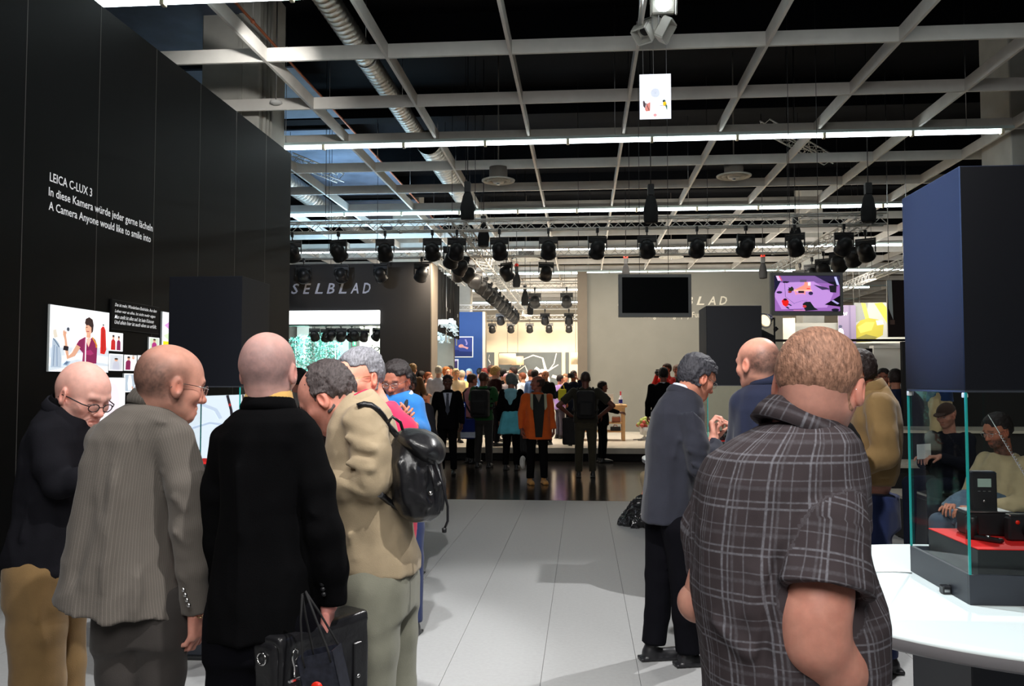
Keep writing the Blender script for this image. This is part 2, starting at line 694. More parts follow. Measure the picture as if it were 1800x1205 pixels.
def with_folds(f, folds=(), noise=(), ring=()):
    """folds: (a, b, radius, amp) ridges (+) or creases (-); noise: (scale xyz, amp, ridged)"""
    def g(p):
        d = f(p)
        for (a, b, r, amp) in folds:
            q, t = seg_dist(p, a, b)
            d = d - amp * np.exp(-(q / r) ** 2) * np.clip(np.minimum(t, 1 - t) * 6 + 0.15, 0, 1)
        for (sc, amp, rg) in noise:
            v = vnoise(p, sc)
            if rg:
                v = 0.5 - np.abs(v) * 2
            d = d - amp * v
        for (c, rad_, ax, fr, amp) in ring:
            c = np.array(c, F4)
            q = p - c
            m = np.exp(-((q * q).sum(1)) / rad_ ** 2)
            ax = np.array(ax, F4)
            w = q @ (ax / np.linalg.norm(ax))
            d = d - amp * m * np.sin(fr * w + 2.2 * vnoise(p, (18, 18, 18)))
        return d
    return g


def nets(f, lo, hi, h):
    lo = np.array(lo, float) - 2 * h
    hi = np.array(hi, float) + 2 * h
    B = 6
    nb = np.maximum(np.ceil((hi - lo) / (B * h)).astype(int), 1)
    n = nb * B
    bi = np.indices(nb).reshape(3, -1).T
    cen = lo + (bi * B + (B - 1) / 2) * h
    dc = f(cen.astype(F4))
    act = np.abs(dc) < B * h * 0.87 * 1.55 + 0.012
    D = np.empty((nb[0], nb[1], nb[2], B, B, B), F4)
    D[...] = dc.reshape(nb[0], nb[1], nb[2], 1, 1, 1)
    ab = bi[act]
    if len(ab) == 0:
        return np.zeros((0, 3)), np.zeros((0, 4), int)
    off = np.indices((B, B, B)).reshape(3, -1).T
    CH = 1200
    for s in range(0, len(ab), CH):
        a = ab[s:s + CH]
        pts = (lo + (a[:, None, :] * B + off[None]) * h).reshape(-1, 3).astype(F4)
        D[a[:, 0], a[:, 1], a[:, 2]] = f(pts).reshape(-1, B, B, B)
    D = D.transpose(0, 3, 1, 4, 2, 5).reshape(n)
    I = D < 0
    I[0], I[-1], I[:, 0], I[:, -1], I[:, :, 0], I[:, :, -1] = (False,) * 6
    D = np.where(I, np.minimum(D, -1e-6), np.maximum(D, 1e-6))
    s = np.zeros(tuple(n - 1), np.int8)
    for a in (0, 1):
        for b in (0, 1):
            for c in (0, 1):
                s += I[a:n[0] - 1 + a, b:n[1] - 1 + b, c:n[2] - 1 + c]
    cells = np.argwhere((s > 0) & (s < 8))
    if len(cells) == 0:
        return np.zeros((0, 3)), np.zeros((0, 4), int)
    idx = np.full(tuple(n - 1), -1, np.int32)
    idx[cells[:, 0], cells[:, 1], cells[:, 2]] = np.arange(len(cells))
    acc = np.zeros((len(cells), 3))
    cnt = np.zeros(len(cells))
    cor = [(a, b, c) for a in (0, 1) for b in (0, 1) for c in (0, 1)]
    V = {c: D[cells[:, 0] + c[0], cells[:, 1] + c[1], cells[:, 2] + c[2]] for c in cor}
    for c in cor:
        for ax in range(3):
            if c[ax] == 0:
                e = list(c)
                e[ax] = 1
                e = tuple(e)
                v0, v1 = V[c], V[e]
                m = (v0 < 0) != (v1 < 0)
                t = np.where(m, v0 / np.where(m, v0 - v1, 1), 0)
                q = np.tile(np.array(c, float), (len(cells), 1))
                q[:, ax] = t
                acc += q * m[:, None]
                cnt += m
    verts = lo + (cells + acc / cnt[:, None]) * h
    faces = []
    for ax in range(3):
        o = [0, 0, 0]
        sl0 = [slice(1, -1)] * 3
        sl0[ax] = slice(0, n[ax] - 1)
        sl1 = list(sl0)
        sl1[ax] = slice(1, n[ax])
        a0 = I[tuple(sl0)]
        a1 = I[tuple(sl1)]
        ch = np.argwhere(a0 != a1)
        if len(ch) == 0:
            continue
        ins = a0[ch[:, 0], ch[:, 1], ch[:, 2]]
        base = ch.copy()
        u, w = (ax + 1) % 3, (ax + 2) % 3
        base[:, u] += 1
        base[:, w] += 1
        q = []
        for du, dw in ((1, 1), (0, 1), (0, 0), (1, 0)):
            cc = base.copy()
            cc[:, u] -= du
            cc[:, w] -= dw
            q.append(idx[cc[:, 0], cc[:, 1], cc[:, 2]])
        q = np.stack(q, 1)
        q[~ins] = q[~ins][:, ::-1]
        faces.append(q)
    faces = np.concatenate(faces)
    faces = faces[(faces >= 0).all(1)]
    return verts, faces


def np_mesh(name, verts, faces, smooth=True):
    me = bpy.data.meshes.new(name)
    me.vertices.add(len(verts))
    me.vertices.foreach_set('co', np.ascontiguousarray(verts, dtype=F4).ravel())
    k = faces.shape[1] if len(faces) else 4
    me.loops.add(faces.size)
    me.loops.foreach_set('vertex_index', np.ascontiguousarray(faces, dtype=np.int32).ravel())
    me.polygons.add(len(faces))
    me.polygons.foreach_set('loop_start', np.arange(0, faces.size, k, dtype=np.int32))
    me.polygons.foreach_set('loop_total', np.full(len(faces), k, np.int32))
    me.polygons.foreach_set('use_smooth', np.full(len(faces), smooth))
    me.update(calc_edges=True)
    return me


def set_col(me, cols):
    at = me.color_attributes.new('Col', 'FLOAT_COLOR', 'POINT')
    c = np.ones((len(cols), 4), F4)
    c[:, :3] = cols
    at.data.foreach_set('color', c.ravel())


def set_vec(me, name, v):
    at = me.attributes.new(name, 'FLOAT_VECTOR', 'POINT')
    at.data.foreach_set('vector', np.ascontiguousarray(v, dtype=F4).ravel())


def solid(name, f, lo, hi, h, m, root, colfn=None, vecfn=None):
    v, q = nets(f, lo, hi, h)
    rl = np.array(root.location) if root is not None else np.zeros(3)
    me = np_mesh(name, v - rl, q)
    if colfn is not None:
        set_col(me, colfn(v))
    if vecfn is not None:
        set_vec(me, 'cloth', vecfn(v))
    return link(name, me, m, root)


def bounds(pts, pad):
    a = np.array(pts, float)
    return a.min(0) - pad, a.max(0) + pad


# ------------------------------------------------------------------ people
def frame(phi, pitch=0.0, roll=0.0):
    """columns: person's right, forward, up.  phi 0 looks away (+Y), 90 right (+X); pitch > 0 looks down"""
    a, b, c = rad(phi), rad(pitch), rad(roll)
    x = np.array([cos(a), -sin(a), 0.0])
    y = np.array([sin(a), cos(a), 0.0])
    z = np.array([0, 0, 1.0])
    y2 = y * cos(b) - z * sin(b)
    z2 = z * cos(b) + y * sin(b)
    x3 = x * cos(c) - z2 * sin(c)
    z3 = z2 * cos(c) + x * sin(c)
    return np.stack([x3, y2, z3], 1)


def head_sdf(st):
    """head in its own frame, metres; eyes at z=0"""
    w = st.get('w', 1.0)
    fat = st.get('fat', 0.0)
    pr = [
        (s_ell((0, -.014, .030), (.077 * w, .098, .086)), 0),
        (s_ell((0, -.045, .000), (.066 * w, .057, .060)), .03),
        (s_ell((0, .026, .002), (.063 * w, .066, .084)), .03),
        (s_ell((0, .034, -.056), ((.053 + fat) * w, .052, .050 + fat * .5)), .03),
        (s_ell((0, .074, -.096), (.021, .019, .018)), .03),
        (s_cap((-.050 * w, -.002, -.052), (-.022, .058, -.092), .018 + fat, .014 + fat), .03),
        (s_cap((.050 * w, -.002, -.052), (.022, .058, -.092), .018 + fat, .014 + fat), .03),
        (s_ell((-.046 * w, .055, -.026), (.021, .024, .019)), .025),
        (s_ell((.046 * w, .055, -.026), (.021, .024, .019)), .025),
        (s_cap((-.036, .080, .020), (-.010, .088, .017), .010), .016),
        (s_cap((.036, .080, .020), (.010, .088, .017), .010), .016),
        (s_ell((-.032, .103, .000), (.019, .019, .012)), .014, 'sub'),
        (s_ell((.032, .103, .000), (.019, .019, .012)), .014, 'sub'),
        (s_ell((-.031, .0735, -.001), (.0135, .0135, .0115)), .004),
        (s_ell((.031, .0735, -.001), (.0135, .0135, .0115)), .004),
        (s_cap((0, .084, .006), (0, .108, -.034), .0085, .0115), .010),
        (s_ell((0, .108, -.036), (.0115, .011, .0095)), .008),
        (s_ell((-.013, .096, -.040), (.0085, .010, .008)), .006),
        (s_ell((.013, .096, -.040), (.0085, .010, .008)), .006),
        (s_cap((-.017, .086, -.066), (.017, .086, -.066), .0075), .012),
        (s_cap((-.014, .087, -.078), (.014, .087, -.078), .0080), .010),
        (s_cap((-.024, .096, -.0715), (.024, .096, -.0715), .0035), .004, 'sub'),
    ]
    for s in (-1, 1):
        rr = frame(s * 18, 0, 0)
        er = rr @ frame(0, -8, 0)
        c = np.array((s * .080 * w, -.004, -.012))
        pr.append((s_ell(c, (.0095, .0190, .0330), er), .006))
        pr.append((s_ell(c + np.array((s * .011, .004, .002)), (.009, .011, .020), er), .004, 'sub'))
        pr.append((s_ell(c + np.array((-s * .004, .008, -.022)), (.008, .008, .010)), .006))
    return s_union(pr)


def lerp_col(base, col, m):
    m = np.clip(m, 0, 1)[:, None]
    return base * (1 - m) + np.array(col) * m


SK = srgb(206, 150, 126)


def skin_cols(q, st):
    """q in head frame"""
    x, y, z = q[:, 0], q[:, 1], q[:, 2]
    base = np.tile(np.array(st.get('skin', SK)), (len(q), 1))
    red = np.array(st.get('skin', SK)) * np.array((1.02, 0.62, 0.55))
    g = lambda cx, cy, cz, r: np.exp(-(((x - cx) ** 2 + (y - cy) ** 2 + (z - cz) ** 2) / r ** 2))
    c = base
    c = lerp_col(c, red, .55 * (g(.085, -.005, -.01, .035) + g(-.085, -.005, -.01, .035)) + .35 * (g(.045, .07, -.03, .03) + g(-.045, .07, -.03, .03)) + .45 * g(0, .115, -.035, .02))
    lip = np.exp(-((z + .0715) / .0085) ** 2) * (np.abs(x) < .023) * (y > .075)
    c = lerp_col(c, red * .75, lip * .7)
    hc = np.array(st.get('hair', (.05, .04, .035)))
    br = np.exp(-((z - .022 - .004 * np.cos(x * 60)) / .006) ** 2) * (np.abs(np.abs(x) - .031) < .018) * (y > .06)
    c = lerp_col(c, hc, br * st.get('brow', .75))
    for s in (-1, 1):
        e = (np.abs(z + .001) < .0055) & (np.abs(x - s * .031) < .012) & (y > .079)
        if st.get('eyes', 'open') == 'open':
            c = np.where(e[:, None], np.array((.55, .5, .47)), c)
            ir = ((x - s * .031) ** 2 + (z + .001) ** 2 < .0052 ** 2) & (y > .08)
            c = np.where(ir[:, None], np.array((.03, .025, .02)), c)
        ln = (np.abs(z - (.0055 if st.get('eyes', 'open') == 'open' else -.007)) < .0018) & (np.abs(x - s * .031) < .013) & (y > .075)
        c = np.where(ln[:, None], hc * .5, c)
    n = vnoise(q.astype(F4), (70, 70, 70)) * .5 + vnoise(q.astype(F4), (220, 220, 220)) * .5
    stb = st.get('stubble')
    if stb:
        # stubble: strength, top limit, front limit: cropped hair around sides and back
        top, front, strength, soft = stb
        rr = np.sqrt(x ** 2 + (y + .01) ** 2)
        side = 1 / (1 + np.exp(-(front - y + .10 * np.clip(z - .02, 0, 1)) / .006))
        low = 1 / (1 + np.exp(-(z + .058 + .35 * np.clip(y + .01, 0, 1)) / .005))
        hi = 1 / (1 + np.exp((z - top - .3 * np.clip(-y - .03, 0, .08)) / soft))
        ear = 1 - np.exp(-(((np.abs(x) - .083) / .010) ** 2 + ((y + .004) / .022) ** 2 + ((z + .012) / .034) ** 2) ** 2)
        m = side * low * hi * np.clip(ear, 0, 1) * strength * (1 + .25 * n)
        c = lerp_col(c, hc, m)
    bd = st.get('beard')
    if bd:
        m = (1 / (1 + np.exp((z + .045) / .005))) * (1 / (1 + np.exp(-(y - .0) / .01))) * bd * (1 + .4 * n)
        m = m * (1 - .8 * lip)
        c = lerp_col(c, hc, m)
    return np.clip(c * (1 + .05 * n[:, None]), 0, 1)


def hair_region(kind):
    def reg(q):
        x, y, z = q[:, 0], q[:, 1], q[:, 2]
        if kind == 'full':
            fr = y - .060 - .25 * np.clip(.07 - z, -.1, .5) * -1
            a = smax(.052 - z, y - .072 + 0 * z, .01)
            top = smin(.050 - z + .0 * x, y - .022 + np.clip(.05 - z, 0, 1) * .25, .01)
            low = -(z + .062)
            ear = .030 - np.sqrt((y + .0) ** 2 + ((z + .018) * .85) ** 2) + (np.abs(x) < .055) * 1.0
            ear = np.where(np.abs(x) < .055, -1, ear)
            d = smax(smax(top, low, .01), y - .075, .01)
            return np.maximum(d, ear)
        if kind == 'fringe':
            hi = z - .052 - .25 * np.clip(-y - .02, 0, 1)
            low = -(z + .058)
            ear = np.where(np.abs(x) < .055, -1, .028 - np.sqrt((y + .0) ** 2 + ((z + .018) * .85) ** 2))
            return np.maximum(smax(smax(hi, low, .01), y - .022, .012), ear)
        if kind == 'receding':
            top = smin(.058 - z, y - .020, .01)
            d = smax(smax(top, -(z + .06), .01), y - .055 + 1.0 * np.clip(np.abs(np.abs(x) - .03) < .0, 0, 1), .01)
            bald = .066 - np.sqrt(x ** 2 * .6 + (y - .045) ** 2)
            ear = np.where(np.abs(x) < .055, -1, .028 - np.sqrt((y + .0) ** 2 + ((z + .018) * .85) ** 2))
            return np.maximum(np.maximum(smax(d, bald, .008), ear), -1)
        if kind == 'long':
            top = smin(.055 - z, y - .030, .01)
            return smax(top, -(z + .16), .01)
        if kind == 'bob':
            top = smin(.052 - z, y - .030, .01)
            return smax(smax(top, -(z + .085), .01), y - .07, .01)
        if kind == 'cap':
            return smax(.030 - z - .12 * y, z - .2, .01)
    return reg


def make_head(root, c, fr, st, neck_to, hh=0.0035, hair_h=None, sc=1.0, neck_r=.056, name='body', extra=None):
    """returns verts, faces, cols of head and neck in world coordinates and adds hair/glasses children"""
    c = np.array(c, float)
    fr = np.array(fr)
    hs = head_sdf(st)
    nt = (np.array(neck_to) - c) @ fr / sc
    neck = s_chain([(np.array((0, -.022, -.045)), neck_r * .98), (nt * .55 + np.array((0, -.022, -.045)) * .45, neck_r), (nt, neck_r * 1.12)], .01)

    def f(q):
        return smin(hs(q), neck(q), .022)
    lo = np.minimum(np.array((-.105, -.125, -.135)), nt - .07)
    hi = np.maximum(np.array((.105, .13, .13)), nt + .07)
    v, q = nets(f, lo, hi, hh)
    cols = skin_cols(v, st)
    vw = c + (v * sc) @ fr.T
    rl = np.array(root.location)
    hk = st.get('hairstyle')
    if hk:
        t = st.get('hair_t', .010)
        reg = hair_region(hk)
        rough_ = st.get('hair_rough', .0035)

        if hk == 'cap':
            def hf(p):
                return smin(smax(hs(p) - .006, reg(p), .004), s_ell((0, .105, .040), (.062, .055, .007), frame(0, 12, 0))(p), .006)
        elif hk == 'long':
            def hf(p):
                d = smin(hs(p) - t, s_ell((0, -.06, -.06), (.075, .045, .13))(p), .03)
                return smax(d, reg(p), .008) - rough_ * vnoise(p, (90, 90, 14))
        else:
            def hf(p):
                grow = t + .012 * st.get('hair_top', .5) * np.clip((p[:, 2] - .03) / .06, 0, 1)
                return smax(hs(p) - grow, reg(p), .006) - rough_ * vnoise(p, (85, 60, 60)) - rough_ * .5 * vnoise(p, (210, 120, 210))
        hv, hq = nets(hf, (-.13, -.15, -.22 if hk == 'long' else -.11), (.13, .18, .16), hair_h or hh)
        if len(hv):
            me = np_mesh('hair', (c + (hv * sc) @ fr.T) - rl, hq)
            hn = 'cap' if hk == 'cap' else 'hair'
            ho = link(hn, me, st.get('hair_mat') or hair_mat(st.get('hair', (.05, .04, .035))), root)
            if extra:
                extra(ho)
    gl = st.get('glasses')
    if gl:
        mb = MB()
        W = lambda a, b, cc: c + fr @ (np.array((a, b, cc)) * sc)
        zz = st.get('glasses_z', -.004)
        for s in (-1, 1):
            ring = [W(s * .031 + .021 * cos(t_) * 1.05, .103 - .004 * abs(cos(t_)) * (s * cos(t_) > 0), zz + .015 * sin(t_)) for t_ in np.linspace(0, 2 * pi, 19)]
            mb.tube(ring, .0013 if gl != 'thick' else .0022, 6, cap=False)
            mb.tube([W(s * .053, .101, zz + .006), W(s * .072, .085, zz + .008), W(s * .083, .03, zz + .008), W(s * .086, -.008, zz + .005), W(s * .084, -.022, zz - .012)], .0014 if gl != 'thick' else .0024, 6)
        mb.tube([W(-.011, .104, zz + .004), W(0, .107, zz + .007), W(.011, .104, zz + .004)], .0012, 6)
        g = mb.build('glasses', {'gold': M['gold'], 'steel': M['chrome'], 'thick': M['black_plastic']}[gl], root, rel=rl)
        for s in (-1, 1):
            ring = [W(s * .031 + .0205 * cos(t_), .103, zz + .0145 * sin(t_)) for t_ in np.linspace(0, 2 * pi, 18, endpoint=False)]
            MB().add(ring, [tuple(range(18))]).build('lens', M['specs_glass'], g, rel=rl)
    return vw, q, cols


HM = {}


def hair_mat(c):
    k = tuple(round(v, 3) for v in c)
    if k not in HM:
        HM[k] = mat('hair_strands', c, 0.55, vary=0.45, vscale=160, bump=0.9, bscale=300, stretch=(1, .35, .35), bdist=.004, spec=0.4)
    return HM[k]


def hand_parts(w, d, palm, side, curl=.5, spread=.10, sc=1.0, thumb=.6):
    """w wrist point, d direction of the hand, palm = direction the palm faces, side +1 thumb to (d x palm)"""
    w = np.array(w, float)
    d = np.array(d, float)
    d /= np.linalg.norm(d)
    n = np.array(palm, float)
    n = n - d * (n @ d)
    n /= np.linalg.norm(n)
    t = np.cross(d, n) * side
    rot = np.stack([t, d, -n], 1)
    pt = lambda a, b, c: w + (t * a + d * b + n * c) * sc
    pr = [(s_cap(pt(0, -.05, 0), pt(0, .012, 0), .027 * sc, .025 * sc, .72, n), .01),
          (s_box(pt(.002, .052, 0), np.array((.040, .046, .014)) * sc, rot, .013 * sc), .016),
          (s_ell(pt(.026, .035, .010), np.array((.018, .030, .014)) * sc, rot), .012)]
    L = [(.030, .098, .044, .028, .022), (.010, .104, .049, .031, .024), (-.011, .101, .045, .028, .023), (-.031, .090, .035, .022, .020)]
    for i, (a, b, l1, l2, l3) in enumerate(L):
        sp = spread * (1.5 - i)
        c0 = curl * (1.0 + .08 * i)
        p = [pt(a, b - .012, 0)]
        ang = c0 * .75
        fd = lambda an: (d * cos(an) + n * sin(an)) + t * sin(sp) * .5
        q = p[0]
        for l, da in ((l1, 0), (l2, c0 * 1.0), (l3, c0 * .7)):
            ang += da
            v = fd(ang)
            v = v / np.linalg.norm(v)
            q = q + v * l * sc
            p.append(q)
        r = (.0095, .0088, .0080, .0068)
        pr.append((s_chain([(p[j], r[j] * sc * (1 if i < 3 else .88)) for j in range(4)], .003), .005))
    b0 = pt(.026, .022, .008)
    td = (t * .75 + d * .65 + n * .25)
    td /= np.linalg.norm(td)
    b1 = b0 + td * .045 * sc
    td2 = t * (.75 - thumb * .7) + d * .8 + n * thumb * .6
    td2 /= np.linalg.norm(td2)
    b2 = b1 + td2 * .032 * sc
    td3 = td2 + n * thumb * .4 - t * thumb * .3
    td3 /= np.linalg.norm(td3)
    b3 = b2 + td3 * .024 * sc
    pr.append((s_chain([(b0, .014 * sc), (b1, .0115 * sc), (b2, .0105 * sc), (b3, .0085 * sc)], .004), .008))
    return pr


def join_body(root, chunks, name='body'):
    vs, fs, cs = [], [], []
    n = 0
    for v, q, c in chunks:
        if len(v) == 0:
            continue
        vs.append(v)
        fs.append(q + n)
        cs.append(c)
        n += len(v)
    v = np.concatenate(vs) - np.array(root.location)
    me = np_mesh(name, v, np.concatenate(fs))
    set_col(me, np.concatenate(cs))
    return link(name, me, M['skin'], root)


def flat_chunk(f, lo, hi, h, col):
    v, q = nets(f, lo, hi, h)
    if len(v) == 0:
        return v, q, np.zeros((0, 3))
    c = np.tile(np.array(col), (len(v), 1))
    n = vnoise(v.astype(F4), (60, 60, 60))
    return v, q, np.clip(c * (1 + .08 * n[:, None] * np.array((.4, 1, 1))), 0, 1)


def shoe_mesh(root, ank, phi, m, sc=1.0, h=.008, floor=0.0, toe_down=0):
    fr = frame(phi)
    a = np.array(ank, float)
    T = lambda x, y, z: a * np.array((1, 1, 0)) + np.array((0, 0, floor)) + fr @ (np.array((x, y, z)) * sc)
    pr = [(s_cap(T(0, -.035, .035), T(0, .12, .030), .036 * sc, .038 * sc), 0), (s_ell(T(0, .150, .030), (.045 * sc, .07 * sc, .030 * sc), fr), .03),
          (s_cap(T(0, -.03, .05), T(0, -.015, .11), .037 * sc, .036 * sc), .03), (s_box(T(0, .055, .012), (.045 * sc, .150 * sc, .012 * sc), fr, .008), .008)]
    f0 = s_union(pr)
    f = lambda p: np.maximum(f0(p), floor - p[:, 2])
    lo, hi = bounds([T(0, -.09, 0), T(0, .24, .12)], .09)
    lo[2] = floor - .01
    return solid('shoe', f, lo, hi, h, m, root)


def arm_uv(p, chain):
    """coordinates along and around a limb chain"""
    best = None
    for i in range(len(chain) - 1):
        a, b = np.array(chain[i][0]), np.array(chain[i + 1][0])
        dd, t = seg_dist(p, a, b)
        if best is None:
            best = dd
            bi = np.zeros(len(p), int)
            bt = t
        else:
            m = dd < best
            best = np.where(m, dd, best)
            bi = np.where(m, i, bi)
            bt = np.where(m, t, bt)
    along = np.zeros(len(p))
    ang = np.zeros(len(p))
    acc = 0
    for i in range(len(chain) - 1):
        a, b = np.array(chain[i][0], float), np.array(chain[i + 1][0], float)
        L = np.linalg.norm(b - a)
        ax = (b - a) / L
        ref = np.array((1.0, 0, 0)) - ax * ax[0]
        ref /= np.linalg.norm(ref) + 1e-6
        w = np.cross(ax, ref)
        m = bi == i
        q = p[m] - a
        along[m] = acc + bt[m] * L
        ang[m] = np.arctan2(q @ w, q @ ref) * .06
        acc += L
    return along, ang


CPHI = -degrees(YAW)


def rows(d, rr, phi=None):
    """(y, x_left, x_right, half depth[, extra depth]) rows of a silhouette -> loft slices"""
    out = []
    for r in rr:
        y, xl, xr, b = r[:4]
        dd = d + (r[4] if len(r) > 4 else 0)
        c = P((xl + xr) / 2, y, dd)
        out.append((c[2], c[0], c[1], (xr - xl) / 2 / FPX * dd, b, CPHI if phi is None else phi))
    return out


def chain(d, pts):
    """(x, y, depth offset, radius)"""
    return [(P(x, y, d + dd), r) for x, y, dd, r in pts]


def loft_bounds(sl):
    a = np.array([(s[1], s[2], s[0]) for s in sl])
    w = max(max(s[3], s[4]) for s in sl)
    lo, hi = a.min(0), a.max(0)
    lo[:2] -= w
    hi[:2] += w
    return lo, hi


def s_sleeve(ch, kk=.02):
    """limb tube cut square at its open end"""
    f = s_chain(ch, kk)
    a, b = np.array(ch[-2][0], F4), np.array(ch[-1][0], F4)
    ax = (b - a) / np.linalg.norm(b - a)
    return lambda p: smax(f(p), (p - b) @ ax, .006)


FN = {}


def snap(f, x, y, d, off=.010):
    """first point on the solid f seen at pixel x, y"""
    ds = np.linspace(d - .5, d + .4, 300)
    pts = np.array([P(x, y, t) for t in ds])
    v = f(pts.astype(F4))
    k = np.argmax(v < 0)
    return P(x, y, ds[k] - off) if v[k] < 0 else P(x, y, d - .1)


def garment(root, name, sl, chains, m, h, k=.05, folds=(), noise=(), ring=(), n=2.4, uv=False, extra=(), post=None):
    prims = []
    pts = []
    if sl:
        prims.append((s_loft(sl, n), 0))
        lo, hi = loft_bounds(sl)
        pts += [lo, hi]
    for ch in chains:
        prims.append((s_sleeve(ch), k))
        for p, r in ch:
            pts += [np.array(p) - r * 1.3, np.array(p) + r * 1.3]
    for e in extra:
        prims.append(e[0:2] if len(e) < 4 else e[0:3])
    lo, hi = bounds(pts, .03)
    folds = [(a, b, r, am * 1.5) for a, b, r, am in folds]
    f = with_folds(s_union(prims), folds, noise, ring)
    if post:
        g0 = f
        f = lambda p: smax(g0(p), .003 - post(p), .003)
    FN[root.name, name] = f
    vec = None
    if uv:
        tf = s_loft(sl, n) if sl else None
        cfs = [s_chain(ch, .02) for ch in chains]
        cz = np.array([s[0] for s in sorted(sl)])
        cx = np.array([s[1] for s in sorted(sl)])
        cy = np.array([s[2] for s in sorted(sl)])

        def vec(v):
            q = v.astype(F4)
            best = tf(q)
            x = v[:, 0] - np.interp(v[:, 2], cz, cx)
            y = v[:, 1] - np.interp(v[:, 2], cz, cy)
            u = np.arctan2(x, -y * 1.35) * .20
            w = v[:, 2].copy()
            for i, ch in enumerate(chains):
                dd = cfs[i](q)
                mk = dd < best - .004
                al, an = arm_uv(q, ch)
                u = np.where(mk, an * 1.5 + .013, u)
                w = np.where(mk, al, w)
                best = np.where(mk, dd, best)
            return np.stack([u, w, np.zeros(len(v))], 1)
    return solid(name, f, lo, hi, h, m, root, vecfn=vec)


def band(root, name, c, fr, rx, ry, prof, m, n=40, open_front=0.0, drop=0.0):
    """a collar: profile (radial offset, height) swept round an ellipse in the frame fr; drop lowers the front"""
    c = np.array(c, float)
    mb = MB()
    vs = []
    K = len(prof)
    for i in range(n + 1):
        a = -pi / 2 + pi * 0 + (open_front + (2 * pi - 2 * open_front) * i / n) + pi
        ca, sa = cos(a), sin(a)
        fwd = max(0.0, sa)
        for (ro, z) in prof:
            vs.append(c + fr @ np.array(((rx + ro) * ca, (ry + ro) * sa, z - drop * fwd)))
    fs = []
    for i in range(n):
        for j in range(K):
            a, b = i * K + j, i * K + (j + 1) % K
            fs.append((a, b, b + K, a + K))
    mb.add(vs, fs, True)
    mb.add(vs[:K], [tuple(range(K))])
    mb.add(vs[-K:], [tuple(range(K))[::-1]])
    o = mb.build(name, m, root, rel=np.array(root.location))
    a = np.array([((i // K) / n * 2 * pi * rx, prof[i % K][1] + 2, 0) for i in range((n + 1) * K)] + [(0, 2, 0)] * (2 * K))
    set_vec(o.data, 'cloth', a)
    return o


COLLAR = [(.012, -.030), (.016, -.012), (.006, .016), (.001, .020), (-.003, .014), (-.002, -.034)]
SHIRTC = [(.006, -.034), (.009, -.004), (.003, .016), (0, .018), (-.004, .012), (-.003, -.034)]


def person_root(x, y, floor=0.0):
    return empty('person', (float(x), float(y), floor))


def fg_head(root, px, py, d, phi, pitch, roll, st, neck_px, neck_dd=0.0, hh=.0035, sc=1.0, neck_r=.056):
    c = P(px, py, d)
    fr = frame(CPHI + phi, pitch, roll)
    nb = P(neck_px[0], neck_px[1], d + neck_dd)
    return c, fr, make_head(root, c, fr, st, nb, hh, sc=sc, neck_r=neck_r)


def legs_px(root, d, L, Rr, m, h=.01, floor=0.0, pelvis=None, shoe=True, phi=0, shoe_m=None, folds=(), shoe_h=.01, noise=((7, 7, 2.2), .006, True)):
    pts = []
    prims = []
    for ch in (L, Rr):
        prims.append((s_sleeve(ch), .012 if prims else 0))
        for p, r in ch:
            pts += [np.array(p) - r * 1.2, np.array(p) + r * 1.2]
    if pelvis:
        prims.append((s_loft(pelvis), .05))
        lo, hi = loft_bounds(pelvis)
        pts += [lo, hi]
    lo, hi = bounds(pts, .02)
    f = with_folds(s_union(prims), folds, [noise, ((16, 16, 6), .002, True)])
    o = solid('trousers', f, lo, hi, h, m, root)
    if shoe:
        for ch in (L, Rr):
            a = ch[-1][0]
            shoe_mesh(root, (a[0], a[1], floor + .08), phi, shoe_m or M['black_plastic'], h=shoe_h, floor=floor)
    return o


def leg_w(top, knee, ank, r=(.098, .078, .066, .066)):
    top, knee, ank = (np.array(v, float) for v in (top, knee, ank))
    return [(top, r[0]), (top * .5 + knee * .5, (r[0] + r[1]) / 2), (knee, r[1]), (ank, r[2])]


# ---------------- standing figure of the crowd, built from its own pose
ARMS = {
    'down': ((.235, -.03, 1.13), (.245, .05, .89), (0, .15, -1)),
    'hold': ((.25, .00, 1.14), (.09, .27, 1.16), (-.6, .5, .2)),
    'bag': ((.25, -.02, 1.12), (.28, .02, .87), (0, .05, -1)),
    'camera': ((.27, .16, 1.27), (.09, .19, 1.53), (-.5, .3, .6)),
    'hip': ((.40, -.06, 1.18), (.23, .05, 1.02), (-.6, .5, -.5)),
    'fwd': ((.25, .06, 1.15), (.20, .32, 1.08), (0, 1, .1)),
    'chest': ((.25, .02, 1.13), (.06, .26, 1.30), (-.6, .4, .5)),
}


